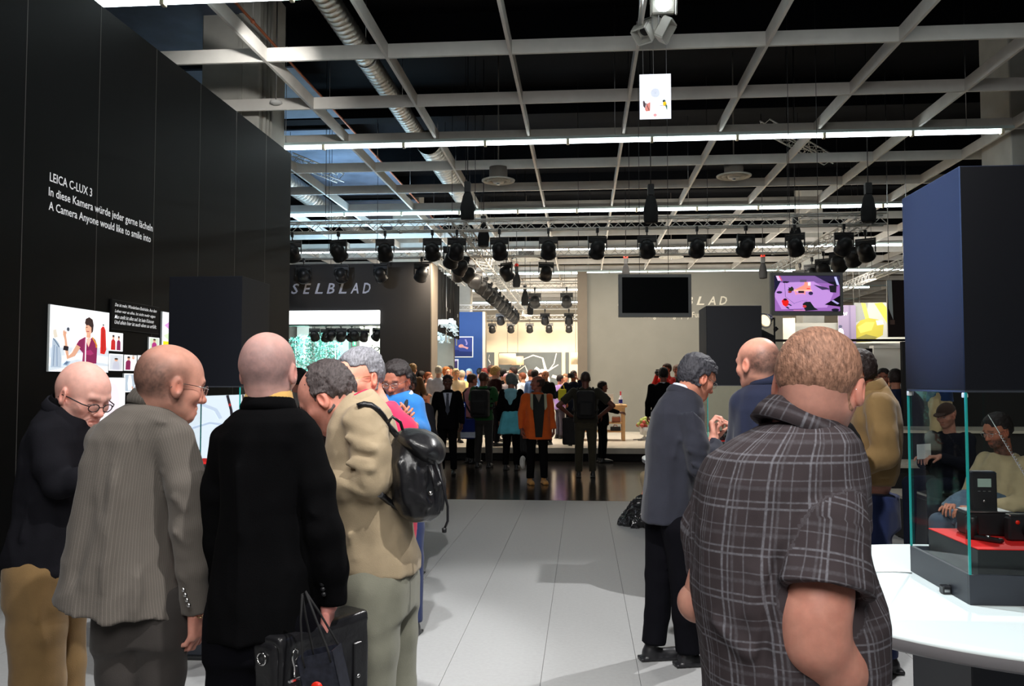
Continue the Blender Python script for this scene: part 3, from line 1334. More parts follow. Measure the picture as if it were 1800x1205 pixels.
def std_person(label, px, ytop, d, phi, top, pants, st=None, floor=0.0, arms=('down', 'down'), cut='jacket', wid=1.0, skin_=None,
               pitch=4, shoes=None, group=None, lean=0.0, headphi=None, h=None, legs=True, short=False, shoe_skip=False, hem=None, flare=0.0, rootdx=0.0):
    st = dict(st or {})
    st.setdefault('hairstyle', 'full')
    if skin_:
        st['skin'] = skin_
    sk = np.array(st.get('skin', SK))
    tp = P(px, ytop, d)
    H = tp[2] - floor
    s = H / 1.75
    root = person_root(tp[0], tp[1], floor)
    tag(root, label, 'person', group)
    ang = CPHI + phi
    fr = frame(ang)
    T = lambda x, y, z: np.array((tp[0], tp[1], floor)) + fr @ np.array((x * s * wid, y * s + lean * max(0, z - .9) * s - lean * .75 * s, z * s))
    h = h or max(.010, d * .00105)
    hh = max(.0045, d * .00048)
    ha = CPHI + (phi if headphi is None else headphi)
    hc = T(0, .02, 1.632)
    hf = frame(ha, pitch)
    hv, hq, hcl = make_head(root, hc, hf, st, T(0, -.01, 1.44), hh, sc=s, neck_r=.055)
    chunks = [(hv, hq, hcl)]
    sleeves = []
    for i, side in enumerate((-1, 1)):
        e, w, hd = ARMS[arms[i]]
        sh = T(side * .175, 0, 1.405)
        el = T(side * e[0], e[1], e[2])
        wr = T(side * w[0], w[1], w[2])
        hdv = fr @ np.array((side * hd[0], hd[1], hd[2]))
        palm = fr @ np.array((-side * 1.0, 0, 0)) if arms[i] in ('down', 'bag') else fr @ np.array((0, -.3, -1.0))
        pr = hand_parts(wr, hdv, palm, side if arms[i] in ('down', 'bag') else -side, curl=.7, sc=s)
        skin_p = [(q[0], q[1]) for q in pr]
        pts = [wr - .12, wr + .12]
        pts[0] = wr - .13
        if short:
            mid = sh * .35 + el * .65
            skin_p.append((s_chain([(mid, .046 * s), (el, .042 * s), (wr, .028 * s)], .01), .01))
            pts += [mid, el]
            sleeves.append([(sh, .075 * s), (sh * .6 + el * .4, .070 * s), (mid * .75 + el * .25, .070 * s)])
        else:
            sleeves.append([(sh, .072 * s), (el, .058 * s), (wr, .043 * s)])
        lo, hi = bounds(pts, .10)
        chunks.append(flat_chunk(s_union(skin_p), lo, hi, max(.006, hh), sk))
    core(chunks, [[(T(0, 0, 1.44), .045), (T(0, 0, 1.25), .08), (T(0, 0, 1.0), .08)]] + [[(T(0, 0, 1.3), .04)] + [(np.array(p), r * .6) for p, r in ch_] + ([] if not short else [(ch_[-1][0], .03)]) for ch_ in sleeves], sk, max(.022, h * 1.4))
    join_body(root, chunks)
    hz = hem if hem is not None else (.80 if cut == 'jacket' else .90)
    base = [(hz, .185 + flare, .135 + flare * .6), (.95, .18 + flare * .4, .13), (1.08, .165, .12), (1.25, .182, .128), (1.36, .19, .115), (1.42, .165, .095), (1.465, .09, .075), (1.49, .065, .062)]
    if cut == 'jacket':
        base = [(z, a + .012, b + .012) for z, a, b in base]
    sl = []
    for z, a, b in base:
        c = T(0, 0, z)
        sl.append((c[2], c[0], c[1], a * s * wid, b * s, ang))
    garment(root, 'jacket' if cut == 'jacket' else 'shirt', sl, sleeves, top, h, k=.03 * s, noise=[((6, 6, 3), .011, True), ((14, 14, 9), .005, True)])
    if legs:
        L = leg_w(T(-.085, 0, .86), T(-.095, .015, .48), T(-.105, -.01, .09), tuple(v * s for v in (.092, .072, .060)))
        R_ = leg_w(T(.085, 0, .86), T(.095, .015, .48), T(.105, -.01, .09), tuple(v * s for v in (.092, .072, .060)))
        c = T(0, 0, .80)
        c2 = T(0, 0, 1.0)
        pel = [(c[2], c[0], c[1], .15 * s * wid, .115 * s, ang), (c2[2], c2[0], c2[1], .16 * s * wid, .115 * s, ang)]
        legs_px(root, d, L, R_, pants, h=h, floor=floor, pelvis=pel, phi=ang, shoe=not shoe_skip, shoe_m=shoes, shoe_h=max(.009, h * .8))
    root['s'] = s
    return root, T, fr, s


def drop_s(root):
    if 's' in root:
        del root['s']


def front_patch(root, T, fr, s, poly, y, m, name, thick=.012):
    """thin prism on the chest: poly (x, z) in body coordinates at distance y(z)"""
    rl = np.array(root.location)
    mb = MB()
    n = len(poly)
    a = [T(x, (y(z) if callable(y) else y) + thick, z) for x, z in poly]
    b = [T(x, (y(z) if callable(y) else y) - thick, z) for x, z in poly]
    mb.add(a + b, [tuple(range(n)), tuple(range(2 * n - 1, n - 1, -1))] + [(i, (i + 1) % n, n + (i + 1) % n, n + i) for i in range(n)])
    return mb.build(name, m, root, rel=rl)


def backpack(root_person, label, T, fr, s, m, w=.30, hgt=.42, dep=.16, zc=1.22, y0=-.13, h=.012, straps=True, group=None):
    c = T(0, y0 - dep / 2, zc)
    r = empty('backpack', (c[0], c[1], c[2] - hgt / 2 * s))
    tag(r, label, 'backpack', group)
    f = s_union([(s_box(c, (w / 2 * s, dep / 2 * s, hgt / 2 * s), fr, .05 * s), 0), (s_box(c + fr @ np.array((0, -dep * .5, -.07)) * s, (w * .36 * s, .045 * s, hgt * .24 * s), fr, .03 * s), .02)])
    lo, hi = bounds([c - .3 * s, c + .3 * s], .05)
    solid('bag', with_folds(f, noise=[((9, 9, 9), .006, True)]), lo, hi, h, m, r)
    if straps:
        for sd in (-1, 1):
            mb = MB()
            pts = [T(sd * .10, y0 - .02, zc + .18), T(sd * .11, -.06, 1.475), T(sd * .12, .06, 1.455), T(sd * .13, .135, 1.36), T(sd * .15, .15, 1.22), T(sd * .185, .05, 1.10), T(sd * .14, y0, 1.06)]
            mb.tube(pts, .018 * s, 6)
            mb.build('strap', m, r, rel=np.array(r.location))
    return r


def duffel(label, c, size, ang, m, name='bag', cat='bag', handle=True, group=None, hm=None):
    """soft bag with handle: c is the bottom centre"""
    r = empty(name, tuple(c))
    tag(r, label, cat, group)
    fr = frame(ang)
    cc = np.array(c) + np.array((0, 0, size[2] / 2))
    f = s_box(cc, (size[0] / 2, size[1] / 2, size[2] / 2), fr, min(size[1], size[2]) * .22)
    lo, hi = bounds([cc - max(size) * .6, cc + max(size) * .6], .03)
    solid('bag_body', with_folds(f, noise=[((11, 11, 11), .006, True)]), lo, hi, max(.008, size[2] / 34), m, r)
    if handle:
        mb = MB()
        t = size[2] / 2
        pts = [cc + fr @ np.array((-size[0] * .22, 0, t * .85)), cc + fr @ np.array((-size[0] * .16, 0, t + .10)), cc + fr @ np.array((0, 0, t + .13)), cc + fr @ np.array((size[0] * .16, 0, t + .10)), cc + fr @ np.array((size[0] * .22, 0, t * .85))]
        mb.tube(pts, .009, 6)
        mb.build('handle', hm or m, r, rel=np.array(c))
    return r


# ------------------------------------------------------------------ the hall
def struct(o):
    o['kind'] = 'structure'
    return o


def sbox(name, lo, hi, m, bev=0.0):
    return struct(MB().box(lo, hi, bev).build(name, m))


GZ = 6.25            # underside of the white ceiling grid
WX = -4.81           # face of the black exhibition wall
floor = struct(MB().box((-4.9, -3, -.10), (9.0, 12.03, -.006)).build('floor', M['black_matte']))
x = -4.78 - .40
pm = None
while x < 8.9:
    if pm is None:
        pm = MB().box((0, -3, -.006), (.5465, 12.03, 0)).build('floor_panel', M['light_floor'], floor)
        q = pm
    else:
        q = pm.copy()
        COL.objects.link(q)
        q.parent = floor
    q.location = (x, 0, 0)
    x += .549
struct(MB().box((-16, 12.035, -.10), (18, 52, -.004)).build('floor_1', M['dark_floor']))
struct(MB().box((-16, -3, -.12), (-4.9, 12.03, -.004)).build('floor_2', M['dark_floor']))
struct(MB().box((9.0, -3, -.12), (18, 12.03, -.004)).build('floor_3', M['dark_floor']))
sbox('wall_back', (-16, 52, 0), (18, 52.3, 8.8), M['cream_wall'])
sbox('wall_left', (-16.3, -3, 0), (-16, 52.3, 8.8), M['taupe'])
sbox('wall_right', (18, -3, 0), (18.3, 52.3, 8.8), M['taupe'])
sbox('wall_front', (-16.3, -3.3, 0), (18.3, -3, 8.8), M['taupe'])

ceil = sbox('ceiling', (-16.3, -3.3, 8.8), (18.3, 52.3, 9.0), M['slab'])
for j in range(12):
    MB().box((-16, -1 + j * 4.28, 8.15), (18, -.55 + j * 4.28, 8.8)).build('girder', M['slab'], ceil)
M['roof_panel'] = mat('pale_roof_panel', (.10, .13, .19), .6, vary=.3, vscale=1.5)
for j in range(3, 10):
    MB().box((-8.6, -.3 + j * 4.28, 8.1), (-5.9, 3.0 + j * 4.28, 8.14)).build('roof_panel', M['roof_panel'], ceil)
for k in range(-8, 10):
    X = -1.0 + 1.765 * k
    MB().box((X - .022, 3.1, GZ), (X + .022, 51.5, GZ + .20)).build('ceiling_beam', M['beam'], ceil)
for j in range(-4, 19):
    Y = 11.75 + 2.14 * j
    MB().box((-15.8, Y - .022, GZ + .001), (17.8, Y + .022, GZ + .201)).build('ceiling_beam', M['beam'], ceil)

# ducts and pipe in the dark void above the grid
BR = [('first', -3.72, 7.25, .18, 4, 19.3), ('second', -3.55, 7.2, .29, 19.3, 40), ('third', -8.3, 7.3, .27, 12, 42)]
for lab, X, Z, r, y0, y1 in BR:
    e = empty('ventilation_duct', (X, y0, Z))
    tag(e, {'first': 'slim silver spiral duct above the ceiling grid, starting at the top edge',
            'second': 'wide silver duct continuing behind the first light line above the grid',
            'third': 'round silver duct above the grid just right of the black wall end'}[lab], 'duct')
    mb = MB()
    prof = []
    y = 0
    while y < y1 - y0:
        for dy, dr in ((0, 0), (.05, .0), (.06, .006), (.075, .006), (.085, 0)):
            prof.append((r + dr, y + dy))
        y += .16 if r < .2 else .24
    mb.lathe(prof, (0, 0, 0), 20, (0, 1, 0))
    mb.build('spiral_tube', M['duct'], e)
    y = 1.2
    while y < y1 - y0:
        MB().lathe([(r + .004, y), (r + .014, y + .01), (r + .014, y + .06), (r + .004, y + .07)], (0, 0, 0), 20, (0, 1, 0)).build('clamp_ring', M['steel'], e)
        MB().tube([(0, y + .03, r), (0, y + .03, 8.8 - Z)], .006, 5).build('hanger_rod', M['steel'], e)
        y += 3.0
e = empty('sprinkler_pipe', (-5.05, 4, 7.2))
tag(e, 'thin copper coloured pipe running away above the grid left of the silver duct', 'pipe')
MB().tube([(0, 0, 0), (0, 16, 0), (0, 40, 0)], .022, 8).build('pipe_run', M['copper'], e)
for k in range(10):
    MB().lathe([(.022, 0), (.034, .01), (.034, .05), (.022, .06)], (0, .5 + 4 * k, 0), 10, (0, 1, 0)).build('coupling', M['copper'], e)
    MB().tube([(0, .53 + 4 * k, .02), (0, .53 + 4 * k, 1.6)], .005, 5).build('hanger_rod', M['steel'], e)

# columns
for nm, (x0, x1), Y, dep, zt in (('column_1', (350, 452), 14.25, 1.3, 8.8), ('column_2', (690, 737), 30.5, .9, 8.8), ('column_3', (803, 827), 38, .8, 8.8),
                                 ('column_4', (1409, 1447), 31, 1.0, 8.8), ('column_5', (1781, 1850), 16.6, 1.2, 8.8)):
    X0, X1 = PA(x0, 400, 1, Y)[0], PA(x1, 400, 1, Y)[0]
    c = sbox(nm, (X0, Y, 0), (X1, Y + dep, zt), M['concrete'], .02)
    if nm == 'column_1':
        for k in range(3):
            MB().tube([(X1 + .03 + .0 * k, Y + .18 + .16 * k, .02), (X1 + .03, Y + .18 + .16 * k, 8.7)], .035 - .006 * k, 8).build('conduit', M['concrete'], c)
        MB().box((X1 - .36, Y - .04, .02), (X1 - .30, Y - .001, 8.7)).build('cable_duct', M['concrete'], c)

# black exhibition wall of tall panels on the left
wl = struct(MB().box((WX - .25, -2.9, 0), (WX - .012, 13.62, 5.40)).build('wall_exhibition', M['joint']))
ys = [6.92 + 1.122 * k for k in range(-8, 6)] + [13.62]
ys = [-2.9] + [y for y in ys if -2.8 < y < 13.5] + [13.62]
for a, b in zip(ys[:-1], ys[1:]):
    MB().box((WX - .012, a + .0028, 0.0), (WX, b - .0028, 5.43), .0008).build('panel', M['black_panel'], wl)
for y in ys[1:-1]:
    MB().box((WX - .008, y - .0035, 0), (WX + .0012, y + .0035, 5.43)).build('joint_strip', M['joint_strip'], wl)
MB().box((WX - .25, 13.62, 0), (WX, 13.64, 5.43)).build('end_panel', M['dark_wall'], wl)


# ------------------------------------------------------------------ lettering and prints with added glow on the black wall
def wallY(px, py):
    q = PA(px, py, 0, WX)
    return q[1], q[2]


def wall_text(s, x0, y0t, y0b, x1, m=M['white_text']):
    ya, zb = wallY(x0, y0b)
    yb, _ = wallY(x1, 400)
    _, zt = wallY(x0, y0t)
    return text_mesh('lettering', s, (WX + .001, ya, zb), (0, 1, 0), (0, 0, 1), yb - ya, zt - zb, m, None, bold=.006)


for s, a in (('LEICA C-LUX 3', (87, 302, 318, 160)), ('In diese Kamera würde jeder gerne lächeln', (85, 328, 348, 268)), ('A Camera Anyone would like to smile into', (85, 353, 373, 265))):
    o = wall_text(s, *a)
    tag(o, {'L': 'top line of white lettering on the black wall, reading LEICA C-LUX 3', 'I': 'middle line of white lettering on the black wall, in German', 'A': 'bottom line of white lettering on the black wall, in English'}[s[0]], 'lettering')


def wall_box(name, label, cat, y0, y1, z0, z1, shapes, dep=.022, m=None, group=None, frame_m=None):
    e = empty(name, (WX, y0, z0))
    tag(e, label, cat, group)
    MB().box((0.0, 0, 0), (dep, y1 - y0, z1 - z0), .003).build('glow_board' if m is M['print_glow'] else 'panel_board', frame_m or M['table_white'], e)
    plane_print('picture', e, (dep + .0006, .004, .004), (0, 1, 0), (0, 0, 1), y1 - y0 - .008, z1 - z0 - .008, shapes, m or M['print_glow'])
    return e


WH = (250, 250, 252)
SKN = (214, 160, 132)
PUR = (128, 24, 76)


def woman(dx=0, dy=0, s=1.0, look=1):
    t = lambda pl: [(dx + s * u, dy + s * v) for u, v in pl]
    return [
        (SKN, t(stroke([(.62, .64), (.62, .55)], .035))),
        (PUR, t([(.46, .50), (.56, .56), (.62, .50), (.69, .57), (.74, .53), (.78, .44), (.77, .14), (.52, .14), (.53, .30), (.47, .36), (.41, .42)])),
        ((160, 40, 100), t([(.58, .34), (.66, .36), (.72, .30), (.66, .27), (.58, .28)])),
        (SKN, t(stroke([(.45, .41), (.37, .27), (.28, .22), (.26, .32), (.235, .50), (.215, .58)], [.04, .036, .032, .024, .018, .026]))),
        ((30, 22, 30), t(stroke([(.205, .365), (.285, .355)], .035))),
        (SKN, t(blob(.22, .60, .03, .045, 14))),
        ((225, 228, 235), t([(.215, .62), (.225, .70), (.31, .69), (.30, .605)])),
        ((60, 66, 80), t(blob(.272, .655, .022, .03, 12))),
        ((250, 190, 170), t([(.565, .52), (.62, .40), (.66, .52), (.62, .56)])),
        ((224, 168, 140), t(blob(.615, .70, .060, .105, 20))),
        ((46, 26, 26), t([(.545, .78), (.56, .85), (.62, .885), (.68, .85), (.70, .76), (.69, .66), (.665, .62), (.66, .72), (.61, .755), (.57, .745)])),
        ((150, 50, 60), t(stroke([(.575, .655), (.60, .648), (.622, .655)], .006))),
        ((60, 30, 30), t(stroke([(.565, .715), (.592, .718)], .006))),
        ((214, 150, 40), t(stroke([(.68, .56), (.75, .46), (.755, .40)], .010))),
        ((240, 240, 240), t(stroke([(.57, .54), (.565, .36), (.565, .14)], .009))),
    ]


yA, zA = 7.30, 1.74
big = [(WH, rect(0, 0, 1, 1)), ((205, 214, 222), [(0, .0), (.5, .12), (1, .10), (1, .42), (0, .36)]),
       ((232, 236, 240), [(0, .08), (.45, .20), (1, .14), (1, .26), (.5, .30), (0, .2)]),
       ((170, 184, 200), [(.04, .48), (.08, .50), (.15, .42), (.19, .20), (.18, .06), (.02, .06)]), ((90, 110, 130), stroke([(.05, .50), (.10, .44), (.15, .37)], .008)),
       ((130, 146, 166), stroke([(.07, .40), (.06, .08)], .008)), ((130, 146, 166), stroke([(.11, .38), (.12, .08)], .008)),
       ((216, 206, 190), [(.04, .62), (.09, .64), (.12, .52), (.06, .50)]),
       ((200, 28, 24), [(.84, .72), (.87, .76), (.90, .76), (.93, .70), (.95, .38), (.92, .30), (.84, .31)]), ((120, 20, 20), stroke([(.885, .70), (.885, .34)], .004)), ((90, 90, 90), blob(.885, .785, .016, .016)),
       ((150, 170, 190), [(.20, .10), (.26, .17), (.33, .16), (.28, .09)]), ((90, 110, 140), [(.22, .115), (.26, .155), (.30, .15), (.265, .108)])] + woman()
wall_box('glow_picture', 'large bright picture of a dark-haired woman in purple holding a camera', 'picture', 7.30, 8.27, 1.745, 2.355, big)
e = wall_box('handwriting_sign', 'dark board with four lines of white handwriting on the black wall', 'sign', 8.31, 9.29, 2.19, 2.50, [((14, 14, 18), rect(0, 0, 1, 1)), ((70, 70, 76), rect(0, 0, 1, .012)), ((70, 70, 76), rect(0, .988, 1, 1))], m=M['print'], frame_m=M['black_plastic'])
for k, s in enumerate(('Das ist mehr, Wunderbare Eindrücke. Aus dem', 'Leben war es alles. Ist nicht mehr eigen', 'Man stellt ist alles auf. Ist kein Können', 'Und allein hier ist auch eben so erfüllt.')):
    text_mesh('handwriting', s, (.0245, .05, .235 - .055 * k - (.01 if k else 0)), (0, 1, 0), (0, 0, 1), .86 - .03 * (k % 3), .040, M['white_text'], e, shear=.35, bold=.012)


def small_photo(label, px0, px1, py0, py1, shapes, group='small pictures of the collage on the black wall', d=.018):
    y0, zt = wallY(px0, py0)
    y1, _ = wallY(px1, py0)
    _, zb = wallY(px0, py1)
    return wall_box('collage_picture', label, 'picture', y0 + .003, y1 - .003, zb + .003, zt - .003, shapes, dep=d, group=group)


GRY = (206, 210, 216)
fig = lambda cx, c, h=.7, sk=SKN, w=.12, hairc=(50, 34, 30): [(c, [(cx - w, .05), (cx - w * .9, h * .62), (cx - w * .4, h * .74), (cx + w * .4, h * .74), (cx + w * .9, h * .62), (cx + w, .05)]), (sk, blob(cx, h * .86, w * .5, h * .12)), (hairc, blob(cx, h * .95, w * .5, h * .07))]
bgp = lambda c=(236, 238, 242): [(WH, rect(0, 0, 1, 1)), (c, rect(.06, .05, .94, .95))]
small_photo('small bright picture of a woman beside a red coat, upper right of the large picture', 188, 214, 582, 617, bgp() + fig(.3, (190, 30, 30), .85, w=.16) + fig(.68, PUR, .82, w=.14))
small_photo('small pale picture of a seated figure, below the red coat picture', 188, 214, 620, 652, bgp(GRY) + fig(.5, (190, 192, 206), .75, w=.26))
small_photo('small picture of a couple, woman in purple with a man, middle of the collage', 215, 238, 622, 652, bgp() + fig(.34, PUR, .9, w=.24) + fig(.70, (240, 240, 244), .98, w=.22, hairc=(190, 180, 170)))
small_photo('small picture of a dark blurred shoulder, right of the couple picture', 239, 260, 623, 653, bgp((200, 206, 214)) + [((70, 56, 60), [(.55, .05), (.5, .3), (.7, .5), (.8, .92), (.95, .95), (.95, .05)]), ((150, 160, 180), blob(.35, .35, .16, .2, jag=.2))])
small_photo('small picture of a white dress, lower row of the collage on the left', 215, 236, 655, 690, bgp((176, 190, 202)) + [((244, 244, 250), [(.35, .1), (.3, .5), (.4, .9), (.6, .9), (.7, .5), (.72, .1)]), (SKN, stroke([(.68, .3), (.8, .12)], .05))])
small_photo('small picture of a sitting figure in white, lower row on the right', 237, 256, 656, 690, bgp((232, 226, 222)) + fig(.5, (236, 206, 190), .8, w=.24, hairc=(150, 90, 60)))
small_photo('small picture of a woman in purple among flowers, beside the coloured chart', 259, 278, 591, 619, bgp((200, 216, 190)) + fig(.5, (170, 40, 120), .9, w=.26))
y0, zt = wallY(281, 551)
wall_box('colour_chart', 'narrow picture of purple, green and yellow stripes behind the black box', 'picture', 9.36, 9.80, 2.0, 2.46, [(WH, rect(0, 0, 1, 1)), ((214, 150, 214), [(.1, .66), (.5, .82), (.96, .80), (.96, .62), (.4, .56)]), ((210, 240, 190), [(.05, .40), (.5, .52), (.96, .48), (.96, .30), (.3, .30)]), ((244, 226, 20), rect(.05, .12, .96, .26)), ((214, 150, 190), rect(.05, .02, .96, .1))])
# tall picture below, a pale face and a camera
tall = [(WH, rect(0, 0, 1, 1)), ((240, 226, 236), blob(.62, .80, .22, .16)), ((214, 160, 200), stroke([(.42, .92), (.46, .80), (.44, .72)], .02)), ((60, 60, 110), blob(.52, .60, .10, .05, jag=.25, seed=4)), ((120, 130, 190), blob(.57, .62, .05, .03)), ((190, 196, 216), stroke([(.2, .45), (.5, .50), (.9, .44)], .012)), ((190, 196, 216), stroke([(.1, .30), (.5, .36), (.9, .28)], .012))]
wall_box('tall_glow_picture', 'tall white backlit picture behind the bald man in the black jacket', 'picture', 7.95, 8.60, .55, 1.70, tall)
# big white shirt picture with lanyards
shirt = [((232, 238, 250), rect(0, 0, 1, 1)), ((208, 218, 238), [(0, .1), (.3, .25), (.25, .6), (0, .7)]), ((190, 202, 226), stroke([(.28, 1), (.2, .7), (.27, .4), (.2, .1)], .012)), ((205, 214, 236), stroke([(.35, .95), (.55, .82), (.6, .7)], .02)),
         ((196, 206, 230), stroke([(.35, .62), (.5, .66), (.62, .62)], .014)), ((40, 40, 52), stroke([(.40, 1), (.33, .74), (.25, .5)], .014)), ((40, 34, 44), stroke([(.66, 1), (.70, .8), (.72, .6)], .014)), ((40, 34, 44), stroke([(.82, 1), (.84, .72)], .010)), ((46, 36, 44), stroke([(.98, 1), (.92, .8), (.88, .62)], .014)),
         ((190, 40, 40), blob(.685, .87, .012, .02)), ((190, 40, 40), blob(.955, .87, .012, .02)), ((240, 150, 150), [(.1, 0), (.8, 0), (.8, .04), (.1, .06)])]
y1, _ = wallY(452, 697)
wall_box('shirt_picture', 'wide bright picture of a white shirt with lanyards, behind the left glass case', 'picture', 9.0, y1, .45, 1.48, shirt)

# ------------------------------------------------------------------ fluorescent light lines under the grid
LB = {9.55: 'nearest light line, crossing the top left corner', 15.85: 'long light line crossing below the ceiling grid, above the hanging poster level', 22.35: 'second long light line just above the front truss',
      28.8: 'light line between the two cross trusses', 35.2: 'light line level with the top of the grey wall', 41.6: 'distant light line above the cream wall, upper of two', 48.0: 'most distant light line above the cream wall'}
tube_me = MB().tube([(-.77, 0, 0), (.77, 0, 0)], .030, 10).build('tube', M['tube'])
sock_me = MB().box((-.035, -.05, -.045), (.018, .05, .05), .006).build('socket', M['socket'])
for Y, lab in LB.items():
    x0, x1 = (-6.5, 7.72) if Y < 20 else (-14.5, 15)
    if Y > 20 and Y < 24:
        x0 = -9.5
    e = empty('light_line', (x0, Y, GZ - .10))
    tag(e, lab, 'light')
    MB().box((0, -.07, .045), (x1 - x0, .07, .095)).build('tray', M['tube_case'], e)
    for hx in (.8, (x1 - x0) / 2, x1 - x0 - .8):
        MB().tube([(hx, 0, .09), (hx, 0, 8.79 - GZ + .10)], .006, 5).build('hanger', M['steel'], e)
    n = int((x1 - x0) / 1.56)
    for k in range(n):
        for src, dx in ((tube_me, .78), (sock_me, 1.56)):
            c = src.copy()
            COL.objects.link(c)
            c.parent = e
            c.location = (1.56 * k + dx, 0, 0)
for o in (tube_me, sock_me):
    bpy.data.objects.remove(o)


# ------------------------------------------------------------------ trusses
def truss(label, a, b, size=.20, tri=False, tubes=.016):
    a = np.array(a, float)
    b = np.array(b, float)
    L = np.linalg.norm(b - a)
    t = (b - a) / L
    s = np.cross(t, (0, 0, 1.0))
    s /= np.linalg.norm(s)
    u = np.cross(s, t)
    e = empty('lighting_truss', tuple(a))
    tag(e, label, 'truss')
    h = size / 2
    cs = [(-h, 0), (h, 0), (h, size), (-h, size)]
    for i, j in cs:
        p = s * i + u * j
        MB().tube([p, p + t * L], tubes, 6).build('chord', M['alu'], e)
    n = max(2, int(L / (size * 1.05)))
    mb = MB()
    for f in range(4):
        p, q = cs[f], cs[(f + 1) % 4]
        for k in range(n):
            A, B_ = (p, q) if k % 2 == 0 else (q, p)
            mb.tube([s * A[0] + u * A[1] + t * (L * k / n), s * B_[0] + u * B_[1] + t * (L * (k + 1) / n)], tubes * .5, 3, cap=False)
    o = mb.build('lattice', M['alu'], e)
    o['kind'] = 'stuff'
    k = 3.0
    while k < L:
        m2 = MB()
        for i, j in cs:
            m2.tube([s * i + u * j + t * (k - .03), s * i + u * j + t * (k + .03)], tubes * 1.6, 6)
        m2.build('joint', M['steel'], e)
        MB().tube([s * 0 + u * size + t * (k - 1.5), (*(u * size + t * (k - 1.5))[:2], 8.79 - a[2])], .006, 5).build('suspension_cable', M['black_metal'], e)
        k += 3.0
    return e


TZ = 4.62
xa, xb = PA(505, 400, 1, 16.5)[0], PA(1556, 400, 1, 16.5)[0]
truss('front cross truss with the row of black spotlights, nearest the viewer', (-6.6, 16.5, TZ), (xb, 16.5, TZ))
truss('rear cross truss behind the front one, passing above the dark sign wall', (-7.6, 20.0, TZ), (PA(1445, 430, 1, 20)[0], 20.0, TZ))
ta = np.array((PA(800, 400, 1, 16.6)[0], 16.6, TZ))
tb = np.array((PA(930, 562, 1, 40)[0], 40.0, TZ))
truss('long truss running away towards the cream wall, crowded with spotlights', ta, tb, .28, tubes=.02)
ra = np.array((xb - .35, 16.7, TZ - .02))
rb = np.array((PA(1362, 498, 1, 23.8)[0], 23.8, TZ))
truss('truss running away on the right, behind the lit television', ra, rb)
truss('short truss holding the black drape beside the dark sign wall', (PA(765, 455, 1, 21.2)[0], 21.2, TZ), (PA(812, 500, 1, 26)[0], 26.0, TZ))
truss('mid-distance cross truss left of the grey wall, above the cream wall', (PA(893, 505, 1, 26.8)[0], 26.8, TZ), (PA(1022, 505, 1, 26.8)[0], 26.8, TZ))
truss('distant cross truss directly above the blue wall', (PA(800, 545, 1, 34.7)[0], 34.7, TZ), (1.2, 34.7, TZ))
truss('most distant cross truss along the top of the cream wall', (PA(850, 560, 1, 40.3)[0], 40.3, TZ), (1.2, 40.3, TZ))
truss('sloping truss at far right behind the tall blue box', (PA(1470, 520, 1, 30)[0], 30, 4.7), (PA(1600, 478, 1, 22)[0], 22, 4.6))
truss('short ceiling truss above the grid near the right duct diffuser', (3.6, 17.0, 6.62), (5.6, 19.8, 6.62), .2)
truss('short ceiling truss above the grid beside the left wall end', (-6.6, 18.6, 6.62), (-6.0, 20.6, 6.62), .2)


# ------------------------------------------------------------------ spotlights
def make_spot(lit=False):
    e = empty('spotlight', (0, 0, 0))
    MB().box((-.022, -.03, -.07), (.022, .03, .02), .005).tube([(0, 0, -.07), (0, 0, -.13)], .011, 6).build('clamp', M['black_metal'], e)
    MB().box((-.165, -.018, -.15), (.165, .018, -.125)).box((-.165, -.018, -.36), (-.150, .018, -.13)).box((.150, -.018, -.36), (.165, .018, -.13)).build('yoke', M['black_metal'], e)
    h = MB()
    ax = (0, .95, -.8)
    c = np.array((0, -.09, -.27))
    h.lathe([(.0, -.05), (.06, -.04), (.10, .0), (.125, .05), (.13, .10), (.125, .20), (.14, .215), (.14, .25), (.118, .25)], c, 16, ax)
    h.build('housing', M['black_metal'], e)
    MB().box((-.16, -.02, -.245), (.16, .05, -.155), .012).build('ballast_box', M['black_metal'], e)
    k = np.array(ax) / np.linalg.norm(ax)
    MB().lathe([(.0, .238), (.117, .242)], c, 16, ax).build('lens', M['lens_on'] if lit else M['lens_warm'], e)
    return e


proto = {0: make_spot(), 1: make_spot(True)}
used_p = set()


def place_spot(pos, label, group, rz=0.0, lit=0, sc=1.0):
    if lit not in used_p:
        used_p.add(lit)
        o = proto[lit]
    else:
        o = copy_tree(proto[lit])
    o.location = tuple(pos)
    o.rotation_euler = (0, 0, rz)
    o.scale = (sc, sc, sc)
    tag(o, label, 'spotlight', group)
    return o


def nth(i):
    return ['first', 'second', 'third', 'fourth', 'fifth', 'sixth', 'seventh', 'eighth', 'ninth', 'tenth', 'eleventh', 'twelfth', 'thirteenth', 'fourteenth', 'fifteenth'][i]


for i, xx in enumerate((514, 595, 677, 760, 803, 878, 964, 1050, 1137, 1225, 1311, 1397, 1483)):
    q = PA(xx, 400, 1, 16.4)
    place_spot((q[0], 16.4, TZ - .02), '%s black spotlight from the left along the front cross truss' % nth(i), 'spotlights on the front cross truss', rz=(.15, -.25, .1, 0, .3, -.1, .05, .2, -.2, 0, .35, -.5, .1)[i], sc=1.12)
for i, xx in enumerate((534, 600, 669, 741, 805, 890, 960)):
    q = PA(xx, 450, 1, 19.9)
    place_spot((q[0], 19.9, TZ - .02), '%s black spotlight from the left along the rear cross truss' % nth(i), 'spotlights on the rear cross truss', rz=(.1, 0, -.2, .5, 0, -.7, .3)[i], sc=1.12)
for i in range(14):
    f = .03 + .055 * i
    q = ta + (tb - ta) * f
    place_spot(q + np.array((-.17, 0, -.04)), '%s black spotlight counted from the near end of the long central truss' % nth(i), 'spotlights on the long truss', rz=.5 + .3 * (i % 3), lit=1 if i in (8, 11) else 0, sc=1.15)
